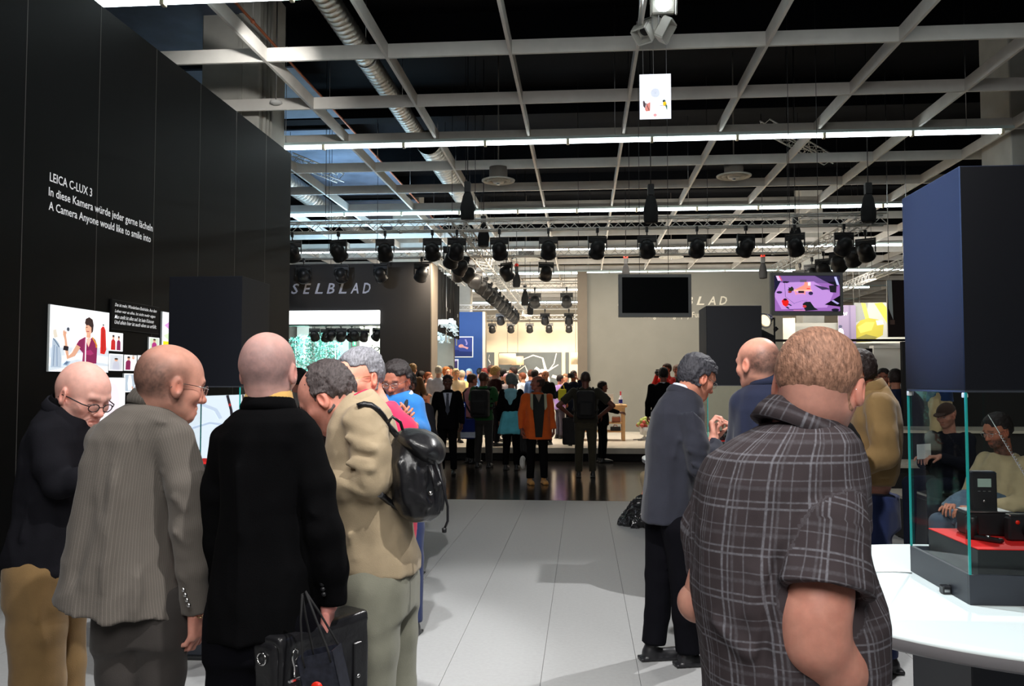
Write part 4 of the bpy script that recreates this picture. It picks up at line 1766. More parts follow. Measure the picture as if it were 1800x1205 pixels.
for i, f in enumerate((.03, .14, .27, .42, .55, .70)):
    q = ra + (rb - ra) * f
    place_spot(q + np.array((.12, 0, -.03)), '%s spotlight with warm glow from the near end of the right hand truss' % nth(i), 'spotlights on the right truss', rz=-.6, sc=1.15)
for i, xx in enumerate((940, 996)):
    place_spot((PA(xx, 505, 1, 26.7)[0], 26.7, TZ - .02), ('lit' if i == 0 else 'dark') + ' spotlight under the mid-distance truss left of the grey wall', 'spotlights on the mid truss', lit=1 - i, sc=1.2)
for i, xx in enumerate((880, 958, 1000)):
    place_spot((PA(xx, 545, 1, 34.6)[0], 34.6, TZ - .02), '%s small glowing spotlight from the left under the distant truss above the crowd' % nth(i), 'spotlights on the distant truss', lit=1, sc=1.2)
for i, xx in enumerate((865, 898, 931, 965, 1000)):
    place_spot((PA(xx, 560, 1, 40.2)[0], 40.2, TZ - .02), '%s small dark spotlight from the left against the cream wall' % nth(i), 'spotlights against the cream wall', sc=1.2)


# hoists with chain bags
def hoist(label, px, py, Y, sc=1.0, hook=False, zt=None):
    q = PA(px, py, 1, Y)
    e = empty('chain_hoist', (q[0], Y, q[2]))
    tag(e, label, 'hoist', 'chain hoists above the trusses')
    f = s_loft([(-.42 * sc, 0, 0, .12 * sc, .10 * sc, 0), (-.2 * sc, 0, 0, .13 * sc, .10 * sc, 0), (0, 0, 0, .085 * sc, .07 * sc, 0), (.1 * sc, 0, 0, .045 * sc, .04 * sc, 0)], 2.2, .02)
    v, fc = nets(with_folds(f, noise=[((14, 14, 8), .006, True)]), (-.2 * sc, -.2 * sc, -.5 * sc), (.2 * sc, .2 * sc, .2 * sc), .018)
    link('chain_bag', np_mesh('chain_bag', v, fc), M['black_matte'], e)
    MB().box((-.055 * sc, -.06 * sc, .06 * sc), (.055 * sc, .06 * sc, .26 * sc), .012).build('motor', M['black_metal'], e)
    MB().tube([(0, 0, .26 * sc), (0, 0, 8.79 - q[2])], .009, 5).build('chain', M['black_metal'], e)
    MB().tube([(0.05, 0, .1), (0.05, 0, TZ + .18 - q[2])], .007, 5).build('load_chain', M['black_metal'], e)
    if hook:
        MB().lathe([(.02, -.03), (.055, -.03), (.06, 0), (.055, .03), (.02, .03)], (0, 0, .30 * sc), 12, (0, 1, 0)).build('hook_block', M['red'], e)
    return e


for a in (('black chain bag hanging left of centre, near the round ceiling vent', 822, 345, 16.4, 1.1, False), ('black chain bag hanging below the white poster', 1144, 350, 16.4, 1.1, False), ('black chain bag hanging near the tall dark box on the right', 1526, 348, 16.4, 1.1, False),
          ('black bag hanging just right of the truss junction', 850, 400, 18.5, 1.0, False), ('black bag hanging above the lit television at right', 1398, 397, 18.5, 1.0, False),
          ('small chain bag with a red block left above the dark television', 1100, 468, 21.5, .8, True), ('small chain bag with a red block left above the lit television', 1341, 466, 21.5, .8, True),
          ('far black chain bag above the mid-distance truss', 908, 482, 25.0, .9, True), ('far black chain bag below the mid-distance truss', 923, 515, 28.5, 1.0, False), ('farthest black chain bag beside the long truss', 932, 535, 31.0, .9, True)):
    hoist(*a)


# round air diffusers
def diffuser(label, px, py, Y, r):
    q = PA(px, py, 1, Y)
    e = empty('air_diffuser', (q[0], Y, q[2]))
    tag(e, label, 'vent')
    MB().lathe([(r * .55, .06), (r, .02), (r, 0), (r * .93, -.015), (r * .80, .02), (r * .78, .03)], n=28).build('outer_ring', M['concrete'], e)
    MB().lathe([(r * .70, .0), (r * .62, -.03), (r * .5, .02)], n=28).build('ring', M['concrete'], e)
    MB().lathe([(r * .40, .02), (r * .32, -.04), (0, -.045)], n=28).build('cone', M['concrete'], e)
    MB().lathe([(r * .55, .04), (r * .55, .30), (0, .30)], n=20).tube([(0, 0, .3), (0, 0, 8.79 - q[2])], .015, 6).build('neck', M['taupe'], e)
    MB().tube([(0, 0, .02), (0, 0, -.085)], .035, 10).build('nozzle', M['steel'], e)


diffuser('round white ceiling vent right of centre, under the grid', 1290, 310, 18.5, .37)
diffuser('round white ceiling vent left of centre, under the grid', 876, 318, 18.2, .36)
diffuser('distant round ceiling vent above the dark television', 1180, 452, 29.5, .42)
diffuser('distant round ceiling vent left of the dark television', 925, 456, 30, .5)
e = empty('smoke_detector', tuple(PA(485, 181, 1, 13.8)))
tag(e, 'small round white detector beside the concrete column', 'detector')
MB().lathe([(.03, .05), (.10, .03), (.105, 0), (.05, -.03), (0, -.035)], n=20).build('housing', M['white_wall'], e)
MB().tube([(0, 0, .04), (0, 0, 8.79 - e.location[2])], .012, 6).build('stem', M['steel'], e)

# ------------------------------------------------------------------ poster hanging from the grid and its lamps
q0 = P(1124, 131, 11.35)
q1 = P(1179, 211, 11.35)
pw, ph_ = q1[0] - q0[0], q0[2] - q1[2]
e = empty('hanging_poster', (q0[0], q0[1], q1[2]))
tag(e, 'white poster with a grey disc and two birds hanging below the lamps', 'poster')
MB().box((0, 0, 0), (pw, .012, ph_), .002).build('board', M['table_white'], e)
ps = [((238, 242, 252), rect(0, 0, 1, 1)), ((196, 202, 216), blob(.5, .58, .15, .105, 28)), ((120, 124, 136), blob(.5, .58, .012, .009)),
      ((70, 56, 60), [(.10, .40), (.14, .42), (.20, .33), (.17, .24), (.11, .29)]), ((200, 120, 110), [(.16, .22), (.22, .34), (.34, .38), (.33, .18), (.2, .17)]), ((110, 70, 66), stroke([(.2, .36), (.26, .26), (.3, .2)], .012)),
      ((30, 60, 60), blob(.78, .39, .05, .035)), ((236, 190, 20), blob(.80, .33, .06, .05)), ((40, 90, 70), [(.83, .34), (.88, .28), (.87, .18), (.82, .28)]), ((90, 80, 70), stroke([(.64, .29), (.9, .295)], .004)), ((190, 40, 40), blob(.49, .085, .05, .026, 20)), ((250, 250, 250), stroke([(.46, .085), (.52, .085)], .006))]
for k in range(5):
    ps.append(((176, 180, 190), rect(.12 + .06 * k, .925 - .026 * k, .88 - .06 * k, .930 - .026 * k)))
plane_print('artwork', e, (.001, -.0006, .001), (1, 0, 0), (0, 0, 1), pw - .002, ph_ - .002, ps, M['print_glow'])
for fx in (.12, .45, .86):
    MB().tube([(pw * fx, .006, ph_), (pw * fx - (.03 if fx < .5 else 0), .006, 8.79 - q1[2])], .0028, 5).build('cable', M['steel'], e)

tr0 = P(1131, -60, 9.2)
tr1 = P(1124, 52, 11.2)
e = empty('lamp_pipe', tuple(tr0))
tag(e, 'steel pipe under the grid carrying the flood lamps above the poster', 'pipe')
MB().tube([(0, 0, 0), tuple(tr1 - tr0)], .024, 10).build('pipe', M['steel'], e)
for f in (.1, .9):
    p = (tr1 - tr0) * f
    MB().tube([p, (p[0], p[1], 8.79 - tr0[2])], .008, 6).build('hanger', M['steel'], e)


def flood(label, c, look_dir, lit, size=.28):
    e = empty('flood_lamp', tuple(c))
    tag(e, label, 'flood lamp')
    d = np.array(look_dir, float)
    d /= np.linalg.norm(d)
    s = np.cross(d, (0, 0, 1.0))
    s /= np.linalg.norm(s)
    u = np.cross(s, d)
    mt = np.stack([s, d, u], 1)
    h = size / 2
    o = np.zeros(3)
    MB().box((-h, -.16, -h * .8), (h, 0, h * .8), .02, c=o, mtx=mt).build('housing', M['concrete'], e)
    for k, (a, b) in enumerate((((-h - .02, 0, -h), (-h, .12, h)), ((h, 0, -h), (h + .02, .12, h)), ((-h, 0, h), (h, .12, h + .02)), ((-h, 0, -h - .02), (h, .12, -h)))):
        if k < 2 or not lit:
            MB().box(a, b, c=o, mtx=mt).build('barn_door', M['concrete'], e)
    MB().lathe([(0, .004), (h * .62, .006), (h * .66, .0)], o, 24, d).build('lamp', M['flood'] if lit else M['black_metal'], e)
    MB().tube([s * (h + .02), s * (h + .02) + np.array((0, 0, .16)), -s * (h + .02) + np.array((0, 0, .16)), -s * (h + .02)], .010, 6, smooth=False).build('bracket', M['steel'], e)
    return e


flood('glaring white flood lamp at the top edge of the picture', P(1166, 6, 10.9), (-.05, -1, -.22), True, .30)
flood('unlit grey flood lamp below the glaring one, turned right', P(1163, 50, 11.1), (.8, -.3, -.5), False, .24)
flood('small open flood lamp with barn doors at the end of the pipe', P(1133, 55, 11.1), (-.4, -.5, -.8), False, .20)

# ------------------------------------------------------------------ televisions
def television(label, x0, x1, y0, y1, d, shapes=None, cab=(.3, .7)):
    a = P(x0, y1, d)
    w = (x1 - x0) / FPX * d
    h = (y1 - y0) / FPX * d
    e = empty('television', tuple(a), -YAW * 0 + rad(CPHI) * -1)
    tag(e, label, 'television')
    b = .045 * w
    MB().box((0, 0, 0), (w, .075, h), .006).build('casing', M['tv_frame'], e)
    scr = MB().box((b, -.003, b * 1.25), (w - b, .01, h - b)).build('screen', M['tv_off'], e)
    if shapes:
        plane_print('picture', scr, (b + .004, -.0035, b * 1.25 + .004), (1, 0, 0), (0, 0, 1), w - 2 * b - .008, h - 2.25 * b - .008, shapes, M['screen_lit'])
    MB().box((w * .3, .075, h * .2), (w * .7, .11, h * .8)).build('bracket', M['black_metal'], e)
    for f in cab:
        MB().tube([(w * f, .09, h * .8), (w * f, .09, 8.79 - a[2])], .004, 5).build('cable', M['black_metal'], e)
    return e


television('switched-off grey framed television hanging before the grey wall', 1088, 1216, 481, 557, 11.9)
VI = (158, 104, 180)
tvs = [((150, 100, 176), rect(0, 0, 1, 1)), ((120, 88, 150), [(0, 1), (1, 1), (1, .78), (0, .82)]), ((40, 34, 62), [(.62, 1), (1, 1), (1, .74), (.8, .82)]), ((188, 140, 214), [(.0, .8), (.6, .84), (.9, .5), (.8, .1), (.1, .05), (0, .4)]),
       ((24, 24, 50), [(0, 1), (.02, 1), (.09, .83), (.01, .55), (0, .5)]), ((225, 190, 235), [(.02, 1), (.06, 1), (.10, .86), (.05, .86)]), ((230, 80, 110), stroke([(.07, 1), (.11, .86)], .008)), ((96, 84, 110), rect(.39, .82, .49, .89)),
       ((40, 30, 50), blob(.17, .82, .05, .03, jag=.3)), ((40, 30, 60), blob(.07, .53, .045, .035)), ((36, 40, 30), blob(.25, .62, .045, .07, jag=.35, seed=3)), ((150, 60, 40), blob(.23, .54, .03, .03)),
       ((240, 150, 130), [(.28, .58), (.30, .60), (.45, .74), (.46, .82), (.55, .82), (.55, .60), (.30, .58)]), ((246, 190, 170), rect(.29, .56, .57, .60)), ((240, 150, 130), stroke([(.31, .57), (.33, .46)], .008)), ((240, 150, 130), stroke([(.46, .57), (.46, .46)], .008)), ((40, 24, 36), rect(.36, .51, .45, .57)), ((240, 150, 130), rect(.32, .49, .46, .505)),
       ((226, 60, 60), rect(.49, .62, .54, .65)), ((250, 230, 240), rect(.51, .72, .55, .82)), ((46, 36, 70), blob(.55, .50, .035, .05)), ((26, 26, 34), [(.83, .72), (.95, .74), (.94, .52), (.85, .53)]), ((20, 20, 30), [(.8, .82), (.95, .84), (.97, .7), (.84, .78)]), ((190, 190, 240), stroke([(.93, .97), (.97, .74)], .018)),
       ((10, 8, 14), [(.76, .18), (1, .44), (1, .12)]), ((170, 160, 220), stroke([(.88, .30), (.97, .2)], .02)), ((60, 50, 80), stroke([(.6, .74), (.8, .66), (.72, .60), (.86, .62)], .003)), ((60, 50, 80), stroke([(.3, .22), (.4, .28), (.5, .3), (.44, .24)], .003)), ((60, 50, 80), stroke([(.15, .8), (.16, .4), (.3, .2)], .003)),
       ((224, 30, 26), [(.10, .28), (.13, .34), (.18, .34), (.21, .27), (.20, .16), (.16, .12), (.12, .17)]), ((20, 14, 24), blob(.155, .325, .028, .03)), ((24, 30, 60), stroke([(.2, .2), (.25, .15)], .014)), ((24, 30, 60), stroke([(.17, .12), (.21, .07)], .014)),
       ((22, 30, 34), [(.42, .2), (.47, .26), (.54, .26), (.60, .1), (.66, .03), (.46, .0), (.44, .1)]), ((190, 60, 60), blob(.45, .13, .03, .04)), ((230, 150, 190), stroke([(.28, .02), (.46, .02)], .008)), ((24, 20, 30), stroke([(.2, .04), (.42, .035)], .005)), ((24, 20, 40), blob(.92, .03, .06, .04))]
television('lit television showing a violet overhead view of a studio set', 1356, 1483, 478, 554, 11.9, tvs)
for label, z, dx in (('black cable hanging beside the dark television', 0, 0),):
    pass


# ------------------------------------------------------------------ stage and the far stands
st = struct(MB().box((-11, 18.22, 0), (9.5, 44.5, .15)).build('floor_stage', M['black_matte']))
MB().box((-11, 18.12, .15), (9.5, 44.5, .27), .004).build('deck', M['stage_floor'], st)
XG0, XG1 = .12, PA(1376, 560, 1, 24.1)[0]
wg = sbox('wall_grey', (XG0, 24.1, .27), (XG1, 24.5, 4.74), M['grey_wall'])
MB().box((-.15, 23.95, .27), (XG0, 24.6, 4.76)).build('pilaster', M['beige_wall'], wg)
DL = PA(668, 560, 1, 20.4)[0]
DR = PA(757, 560, 1, 20.4)[0]
wd_ = sbox('wall_sign', (DL, 20.4, .27), (DR, 21.3, 4.58), M['dark_wall'])
MB().box((-9.5, 20.4, 3.40), (DL, 20.6, 4.55)).build('lintel', M['dark_wall'], wd_)
MB().box((-9.5, 20.4, .27), (-7.9, 20.6, 3.40)).build('side_panel', M['dark_wall'], wd_)
MB().box((DR, 20.42, .27), (DR + .02, 21.28, 4.57)).build('end_face', M['beige_wall'], wd_)
M['header_lit'] = mat('lit_header', (1, 1, 1), .4, emit=(.9, .96, 1.0), estr=2.6)
hb = empty('light_header', (-7.9, 20.36, 3.07))
tag(hb, 'glowing white header box across the top of the shop window', 'light box')
MB().box((0, 0, 0), (DL + 7.9, .30, .33), .01).build('lit_face', M['header_lit'], hb)
MB().box((0, .01, -.035), (DL + 7.9, .34, -.001)).build('trim_rail', M['steel'], hb)
M['sign_grey'] = mat('sign_lettering_grey', srgb(200, 205, 225), .5)
xs0, xs1 = PA(450, 510, 1, 20.4)[0], PA(654, 510, 1, 20.4)[0]
z0, z1 = PA(580, 516, 1, 20.4)[2], PA(580, 497.5, 1, 20.4)[2]
for i, ch in enumerate('HASSELBLAD'):
    w = (xs1 - xs0) / 9.8
    t = text_mesh('sign_letter', ch, (xs0 + w * i, 20.395, z0), (1, 0, 0), (0, 0, 1), w * .68, z1 - z0, M['sign_grey'], None, shear=.25, bold=.015)
    tag(t, 'grey slanted sign letter %s, number %s of the word on the dark wall' % (ch, nth(i)), 'letter', 'letters on the dark wall')
xs0, xs1 = PA(1086, 528, 1, 24.1)[0], PA(1280, 528, 1, 24.1)[0]
z0, z1 = PA(1200, 536, 1, 24.1)[2], PA(1200, 521, 1, 24.1)[2]
M['sign_pale'] = mat('sign_lettering_pale', srgb(215, 210, 195), .5)
for i, ch in enumerate('HASSELBLAD'):
    w = (xs1 - xs0) / 9.8
    t = text_mesh('sign_letter', ch, (xs0 + w * i, 24.095, z0), (1, 0, 0), (0, 0, 1), w * .70, z1 - z0, M['sign_pale'], None, shear=.25, bold=.015)
    tag(t, 'pale slanted sign letter %s, number %s of the word on the grey wall' % (ch, nth(i)), 'letter', 'letters on the grey wall')
xs0, xs1 = PA(1124, 555, 1, 24.1)[0], PA(1250, 555, 1, 24.1)[0]
z0, z1 = PA(1200, 561, 1, 24.1)[2], PA(1200, 548, 1, 24.1)[2]
t = text_mesh('slogan', 'Taking Photography Further', (xs0, 24.095, z0), (1, 0, 0), (0, 0, 1), xs1 - xs0, z1 - z0, M['sign_pale'])
tag(t, 'small pale slogan line on the grey wall behind the dark television', 'lettering')

# shop interior seen through the window
sh = sbox('wall_shop_back', (-9.5, 25.6, .27), (-3.9, 25.8, 4.5), M['taupe'])
a, b = PA(629, 600, 1, 25)[0], PA(672, 600, 1, 25)[0]
sbox('wall_shop_bright', (a, 25.2, .27), (b + .3, 25.4, 4.4), M['cream_wall'])
t = text_mesh('shop_lettering', 'viola', (a + .15, 25.195, PA(640, 617, 1, 25.2)[2]), (1, 0, 0), (0, 0, 1), b - a, .2, M['black_matte'], None, shear=.2)
tag(t, 'black script lettering on the bright wall inside the shop window', 'lettering')
a, b = PA(588, 600, 1, 25)[0], PA(608, 600, 1, 25)[0]
M['pale_cyan'] = mat('pale_cyan_panel', srgb(170, 215, 215), .5)
o = MB().box((a, 25.3, .27), (b, 25.55, PA(598, 580, 1, 25)[2])).build('wall_shop_pier', M['pale_cyan'])
struct(o)
a, b = PA(516, 600, 1, 25)[0], PA(538, 600, 1, 25)[0]
o = struct(MB().box((a, 25.3, .27), (b, 25.55, 4.4)).build('column_6', M['concrete']))
a = PA(619, 597, 1, 25.5)
e = empty('exit_sign', (a[0], 25.55, a[2] - .18))
tag(e, 'small green exit sign on the taupe wall inside the shop window', 'sign')
M['green_lit'] = mat('lit_green', srgb(40, 190, 100), .4, emit=(.1, .8, .35), estr=.7)
MB().box((0, 0, 0), (.10, .04, .19), .004).build('sign_box', M['green_lit'], e)
plane_print('pictogram', e, (0, -.001, 0), (1, 0, 0), (0, 0, 1), .10, .19, [((230, 255, 240), stroke([(.5, .2), (.55, .45), (.45, .7)], .07)), ((230, 255, 240), blob(.48, .82, .1, .07)), ((230, 255, 240), rect(.66, .12, .86, .88))], M['print'])
tk = empty('spotlight_track', (-7.8, 21.4, 3.13))
tag(tk, 'thin dark track behind the glowing header, carrying small spotlights', 'track')
MB().box((0, -.23, 0), (DL + 7.7, -.17, .03)).box((0, .12, 0), (DL + 7.7, .18, .03)).build('rail', M['black_metal'], tk)
for hx in (.3, 1.4, 2.6):
    MB().tube([(hx, -.2, .03), (hx, -.2, 8.79 - 3.13)], .006, 5).build('hanger', M['black_metal'], tk)
for i, xx in enumerate((553, 566, 582, 592, 600, 612, 624, 634, 663)):
    q = PA(xx, 567, 1, 21.2)
    place_spot((q[0], 21.2 + .35 * (i % 2), 3.13), '%s small blue-lit spotlight from the left under the glowing header' % nth(i), 'spotlights under the header', rz=.5 * (i % 3), sc=.85)

# birch trees in the window
M['birch'] = mat('birch_bark', srgb(235, 238, 235), .7, vary=.3, vscale=14, stretch=(1, 1, .3))
M['leaf'] = mat('pale_birch_leaves', srgb(150, 220, 205), .6)
rl = random.Random(3)
leaf_tpl = [(-.5, 0), (0, .28), (.5, 0), (0, -.28)]
for i, (xx, d_, tp) in enumerate(((520, 22.4, 598), (535, 23.2, 594), (552, 22.2, 590), (565, 23.0, 598), (573, 22.3, 586), (590, 22.8, 604))):
    q = PA(xx, tp, 1, d_)
    e = empty('birch_tree', (q[0], d_, .27))
    tag(e, ['leftmost pale birch tree behind the shop window', 'second pale birch from the left in the shop window', 'third pale birch in the shop window, leafy at the top', 'fourth pale birch in the shop window, set back', 'tallest pale birch in the shop window', 'rightmost pale birch in the shop window, loose crown'][i], 'tree', 'birches in the shop window')
    Ht = q[2] - .27
    MB().tube([(0, 0, 0), (.03, 0, Ht * .5), (-.02, .02, Ht)], [.045, .035, .012], 7).build('trunk', M['birch'], e)
    for k in range(7):
        z = Ht * (.25 + .1 * k)
        an = rl.random() * 6.3
        MB().tube([(0, 0, z), (cos(an) * .18, sin(an) * .18, z + .16), (cos(an) * .3, sin(an) * .3, z + .22)], [.013, .009, .004], 4).build('branch', M['birch'], e)
    vs, fs = [], []
    for k in range(800):
        an = rl.random() * 6.3
        z = Ht * (.12 + .92 * rl.random() ** .8)
        r = .36 * (1 - .5 * z / Ht) * sqrt(rl.random())
        c = np.array((cos(an) * r, sin(an) * r, z + (.04 if z < Ht else -.02)))
        u = np.array([rl.gauss(0, 1) for _ in range(3)])
        u /= np.linalg.norm(u)
        w = np.cross(u, [rl.gauss(0, 1) for _ in range(3)])
        w /= np.linalg.norm(w)
        sz = .055 + .03 * rl.random()
        b_ = len(vs)
        for (p, q_) in leaf_tpl:
            vs.append(tuple(c + u * p * sz + w * q_ * sz))
        fs.append((b_, b_ + 1, b_ + 2, b_ + 3))
    o = MB().add(vs, fs).build('foliage', M['leaf'], e)
    o['kind'] = 'stuff'

# blue wall with framed pictures
BY = 35.0
a, b = PA(766, 600, 1, BY)[0], PA(848, 600, 1, BY)[0]
wb = sbox('wall_blue', (a - 1.5, BY, .27), (b, BY + .5, PA(800, 548, 1, BY)[2]), M['blue_wall'])
MB().box((b, BY + .01, .27), (b + .12, BY + .5, PA(800, 548, 1, BY)[2])).build('end_face', M['cream_wall'], wb)


def framed(label, x0, x1, y0, y1, Y, shapes):
    a = PA(x0, y1, 1, Y)
    b = PA(x1, y0, 1, Y)
    e = empty('framed_picture', (a[0], Y, a[2]))
    tag(e, label, 'picture')
    w, h = b[0] - a[0], b[2] - a[2]
    MB().box((0, -.03, 0), (w, 0, h), .003).build('frame', M['white_wall'], e)
    plane_print('picture', e, (.04, -.0306, .04), (1, 0, 0), (0, 0, 1), w - .08, h - .08, shapes, M['print'])


framed('white framed underwater picture of a swimmer on the blue wall', 782, 832, 591, 628, BY, [((52, 66, 130), rect(0, 0, 1, 1)), ((30, 44, 96), [(0, .3), (1, .25), (1, 0), (0, 0)]), ((150, 130, 160), [(.16, .98), (.28, .95), (.26, .4), (.18, .1), (.14, .4)]), ((200, 150, 140), stroke([(.22, .9), (.22, .3)], .04)),
       ((216, 150, 130), blob(.58, .55, .10, .09, rot=.4)), ((210, 150, 150), stroke([(.62, .52), (.74, .48), (.84, .42)], [.05, .04, .05])), ((150, 140, 190), stroke([(.74, .9), (.8, .7), (.78, .6)], .03)), ((34, 44, 100), blob(.4, .3, .12, .05))])
framed('white framed pale purple picture low on the blue wall, partly behind heads', 771, 806, 631, 661, BY, [((190, 160, 200), rect(0, 0, 1, 1)), ((240, 220, 245), blob(.5, .5, .2, .4)), ((96, 66, 110), rect(.3, .5, .48, .95)), ((60, 50, 90), [(.75, .9), (1, .95), (1, .1), (.8, .3)])])

# cream wall with murals and pendant lampshades
CY = 42.0
X0, X1 = PA(848, 600, 1, CY)[0] - .6, 2.0
sbox('wall_cream', (X0, CY, .27), (X1, CY + .3, PA(900, 566, 1, CY)[2]), M['cream_wall'])
M['slate'] = mat('slate_print', srgb(98, 104, 106), .7, vary=.1, vscale=1.5)


def mural(label, x0, x1, y0, shapes):
    a = PA(x0, 700, 1, CY)
    b = PA(x1, y0, 1, CY)
    e = empty('mural', (a[0], CY - .004, .8))
    tag(e, label, 'mural')
    MB().box((0, -.06, 0), (b[0] - a[0], 0, b[2] - .8), .004).build('panel', M['slate'], e)
    if shapes:
        plane_print('drawing', e, (0, -.061, 0), (1, 0, 0), (0, 0, 1), b[0] - a[0], b[2] - .8, shapes, M['print'])


sw = lambda pts, w: ((246, 240, 232), stroke(pts, w))
mural('wide slate mural with white swirling shapes behind the crowd', 877, 987, 619, [
    sw([(.05, .55), (.2, .62), (.35, .50)], .012), sw([(.30, .60), (.42, .72), (.47, .55)], .012), sw([(.34, .70), (.40, .86), (.55, .94), (.70, .88), (.75, .62)], [.006, .01, .014, .014, .022]), sw([(.68, .60), (.80, .62), (.95, .74)], [.05, .016, .008]), sw([(.80, .62), (.88, .76), (.92, .98)], .008), sw([(.85, .5), (.98, .45)], .03),
    ((250, 246, 240), [(.36, .45), (.42, .54), (.54, .60), (.60, .70), (.66, .64), (.78, .56), (.82, .42), (.78, .2), (.40, .2)]), sw([(.25, .3), (.38, .46)], .02), sw([(.3, .1), (.6, .3), (.8, .2)], .05)])
mural('narrow slate mural panel at the left end of the cream wall', 852, 869, 619, [sw([(.5, .95), (.4, .85), (.6, .78), (.5, .7)], .02)])
mural('narrow slate mural panel at the right end of the cream wall', 994, 1000, 619, None)
M['shade'] = mat('cream_lamp_shade', srgb(236, 205, 160), .8, emit=(1.0, .78, .5), estr=.25)
for i, (xx, w, y0, y1, Y) in enumerate(((892, 32, 621, 640, 38), (910, 22, 626, 641, 41), (1012, 17, 620, 640, 38))):
    q = PA(xx, y1, 1, Y)
    r = w / 2 / FPX * Y
    h = (y1 - y0) / FPX * Y
    e = empty('pendant_lamp', (q[0], Y, q[2]))
    tag(e, ['large cream pendant lampshade before the slate mural', 'smaller cream lampshade partly behind the large one', 'cream lampshade hanging beside the grey wall pilaster'][i], 'lamp')
    MB().lathe([(r * .98, 0), (r, 0), (r * .92, h), (r * .90, h), (r * .96, .01)], n=28).build('shade', M['shade'], e)
    MB().lathe([(0, h * .4), (.06, h * .45), (.06, h * .6), (0, h * .7)], n=12).build('bulb', M['lens_warm'], e)
    MB().tube([(0, 0, h * .7), (0, 0, 8.79 - q[2])], .008, 5).build('cord', M['black_metal'], e)

# drape, rods and lamp cluster beside the sign wall
dr = empty('black_drape', (PA(766, 480, 1, 21.3)[0], 21.3, 2.95))
tag(dr, 'black cloth hanging under the short truss beside the dark sign wall', 'drape')
p1 = PA(806, 500, 1, 25.8)
o_ = np.array(dr.location)
mb = MB()
N = 40
vs = []
for k in range(N + 1):
    f = k / N
    x_, y_ = (p1[0] - o_[0]) * f, (25.8 - 21.3) * f
    wv = .035 * sin(f * 60)
    for z in (1.62, .0):
        vs += [(x_ + wv, y_, z), (x_ + wv + .012, y_, z)]
fs = []
for k in range(N):
    a = k * 4
    fs += [(a, a + 4, a + 6, a + 2), (a + 1, a + 3, a + 7, a + 5), (a, a + 1, a + 5, a + 4), (a + 2, a + 6, a + 7, a + 3)]
mb.add(vs, fs, True).build('cloth', M['black_matte'], dr)
for i, f in enumerate((.04, .42, .55, .92)):
    q = o_ * 1
    q = np.array((o_[0] + (p1[0] - o_[0]) * f, 21.3 + 4.5 * f - .06, 2.9))
    e = empty('hanging_rod', tuple(q))
    tag(e, '%s steel rod hanging in front of the black drape, from the left' % nth(i), 'rod', 'rods before the drape')
    MB().tube([(0, 0, -.15), (0, 0, TZ - 2.9)], .022, 8).build('rod', M['steel'], e)
    MB().box((-.04, -.04, .7), (.04, .04, .8), .01).build('collar', M['steel'], e)
M['lamp_white'] = mat('lit_white_reflector', srgb(220, 240, 252), .5, emit=(.75, .92, 1.0), estr=.35)
rk = random.Random(11)
for i in range(18):
    px_, py_ = 769 + (i % 5) * 6.8 + rk.random() * 4, 563 + (i // 5) * 9 + rk.random() * 5
    q = PA(px_, py_, 1, 21.8 + .2 * i)
    e = empty('studio_lamp', tuple(q), rk.random() * 1.2)
    tag(e, 'pale studio lamp with open flaps in the cluster below the black drape', 'studio lamp', 'cluster of studio lamps under the drape')
    s_ = .062
    MB().box((-s_, -s_, -s_), (s_, s_, s_), .02).build('housing', M['lamp_white'], e)
    for sd in (-1, 1):
        MB().add([(sd * s_, -s_, -s_), (sd * s_, s_, -s_), (sd * s_ * 2.1, s_ * 1.2, -s_ * 2.2), (sd * s_ * 2.1, -s_ * 1.2, -s_ * 2.2), (sd * s_ * 1.05, -s_, -s_), (sd * s_ * 1.05, s_, -s_), (sd * s_ * 2.15, s_ * 1.2, -s_ * 2.2), (sd * s_ * 2.15, -s_ * 1.2, -s_ * 2.2)], [(0, 1, 2, 3), (7, 6, 5, 4), (0, 3, 7, 4), (1, 5, 6, 2), (3, 2, 6, 7), (0, 4, 5, 1)]).build('flap', M['lamp_white'], e)
    MB().tube([(0, 0, s_), (0, 0, TZ - q[2])], .008, 5).build('cable', M['black_metal'], e)

# table on the stage with bottle and things below
q = PA(1098, 784, 2, .27)
ty = 20.3
a = PA(1068, 760, 1, ty)
b = PA(1099, 760, 1, ty)
tz = PA(1090, 711, 1, ty)[2]
e = empty('work_table', (b[0], ty, .27))
tag(e, 'pale wooden work table on the stage before the grey wall', 'table')
w = 1.25
zt = tz - .27
MB().box((-w, -.02, zt - .06), (.05, .62, zt), .008).build('tabletop', M['wood'], e)
MB().box((-w + .05, .03, zt - .16), (0, .06, zt - .06)).build('apron', M['wood'], e)
for x_, y_ in ((-.07, .0), (-.07, .53), (-w + .03, .0), (-w + .03, .53)):
    MB().box((x_, y_, 0), (x_ + .07, y_ + .07, zt - .06), .004).build('leg', M['wood'], e)
for z_ in (.20, zt - .45):
    MB().box((-w + .05, .03, z_), (-.02, .58, z_ + .03)).build('shelf', M['wood'], e)


def simple_thing(name, label, cat, loc, parts, group=None, rz=0):
    e = empty(name, tuple(float(v) for v in loc), rz)
    tag(e, label, cat, group)
    for nm, mb, m in parts:
        mb.build(nm, m, e)
    return e


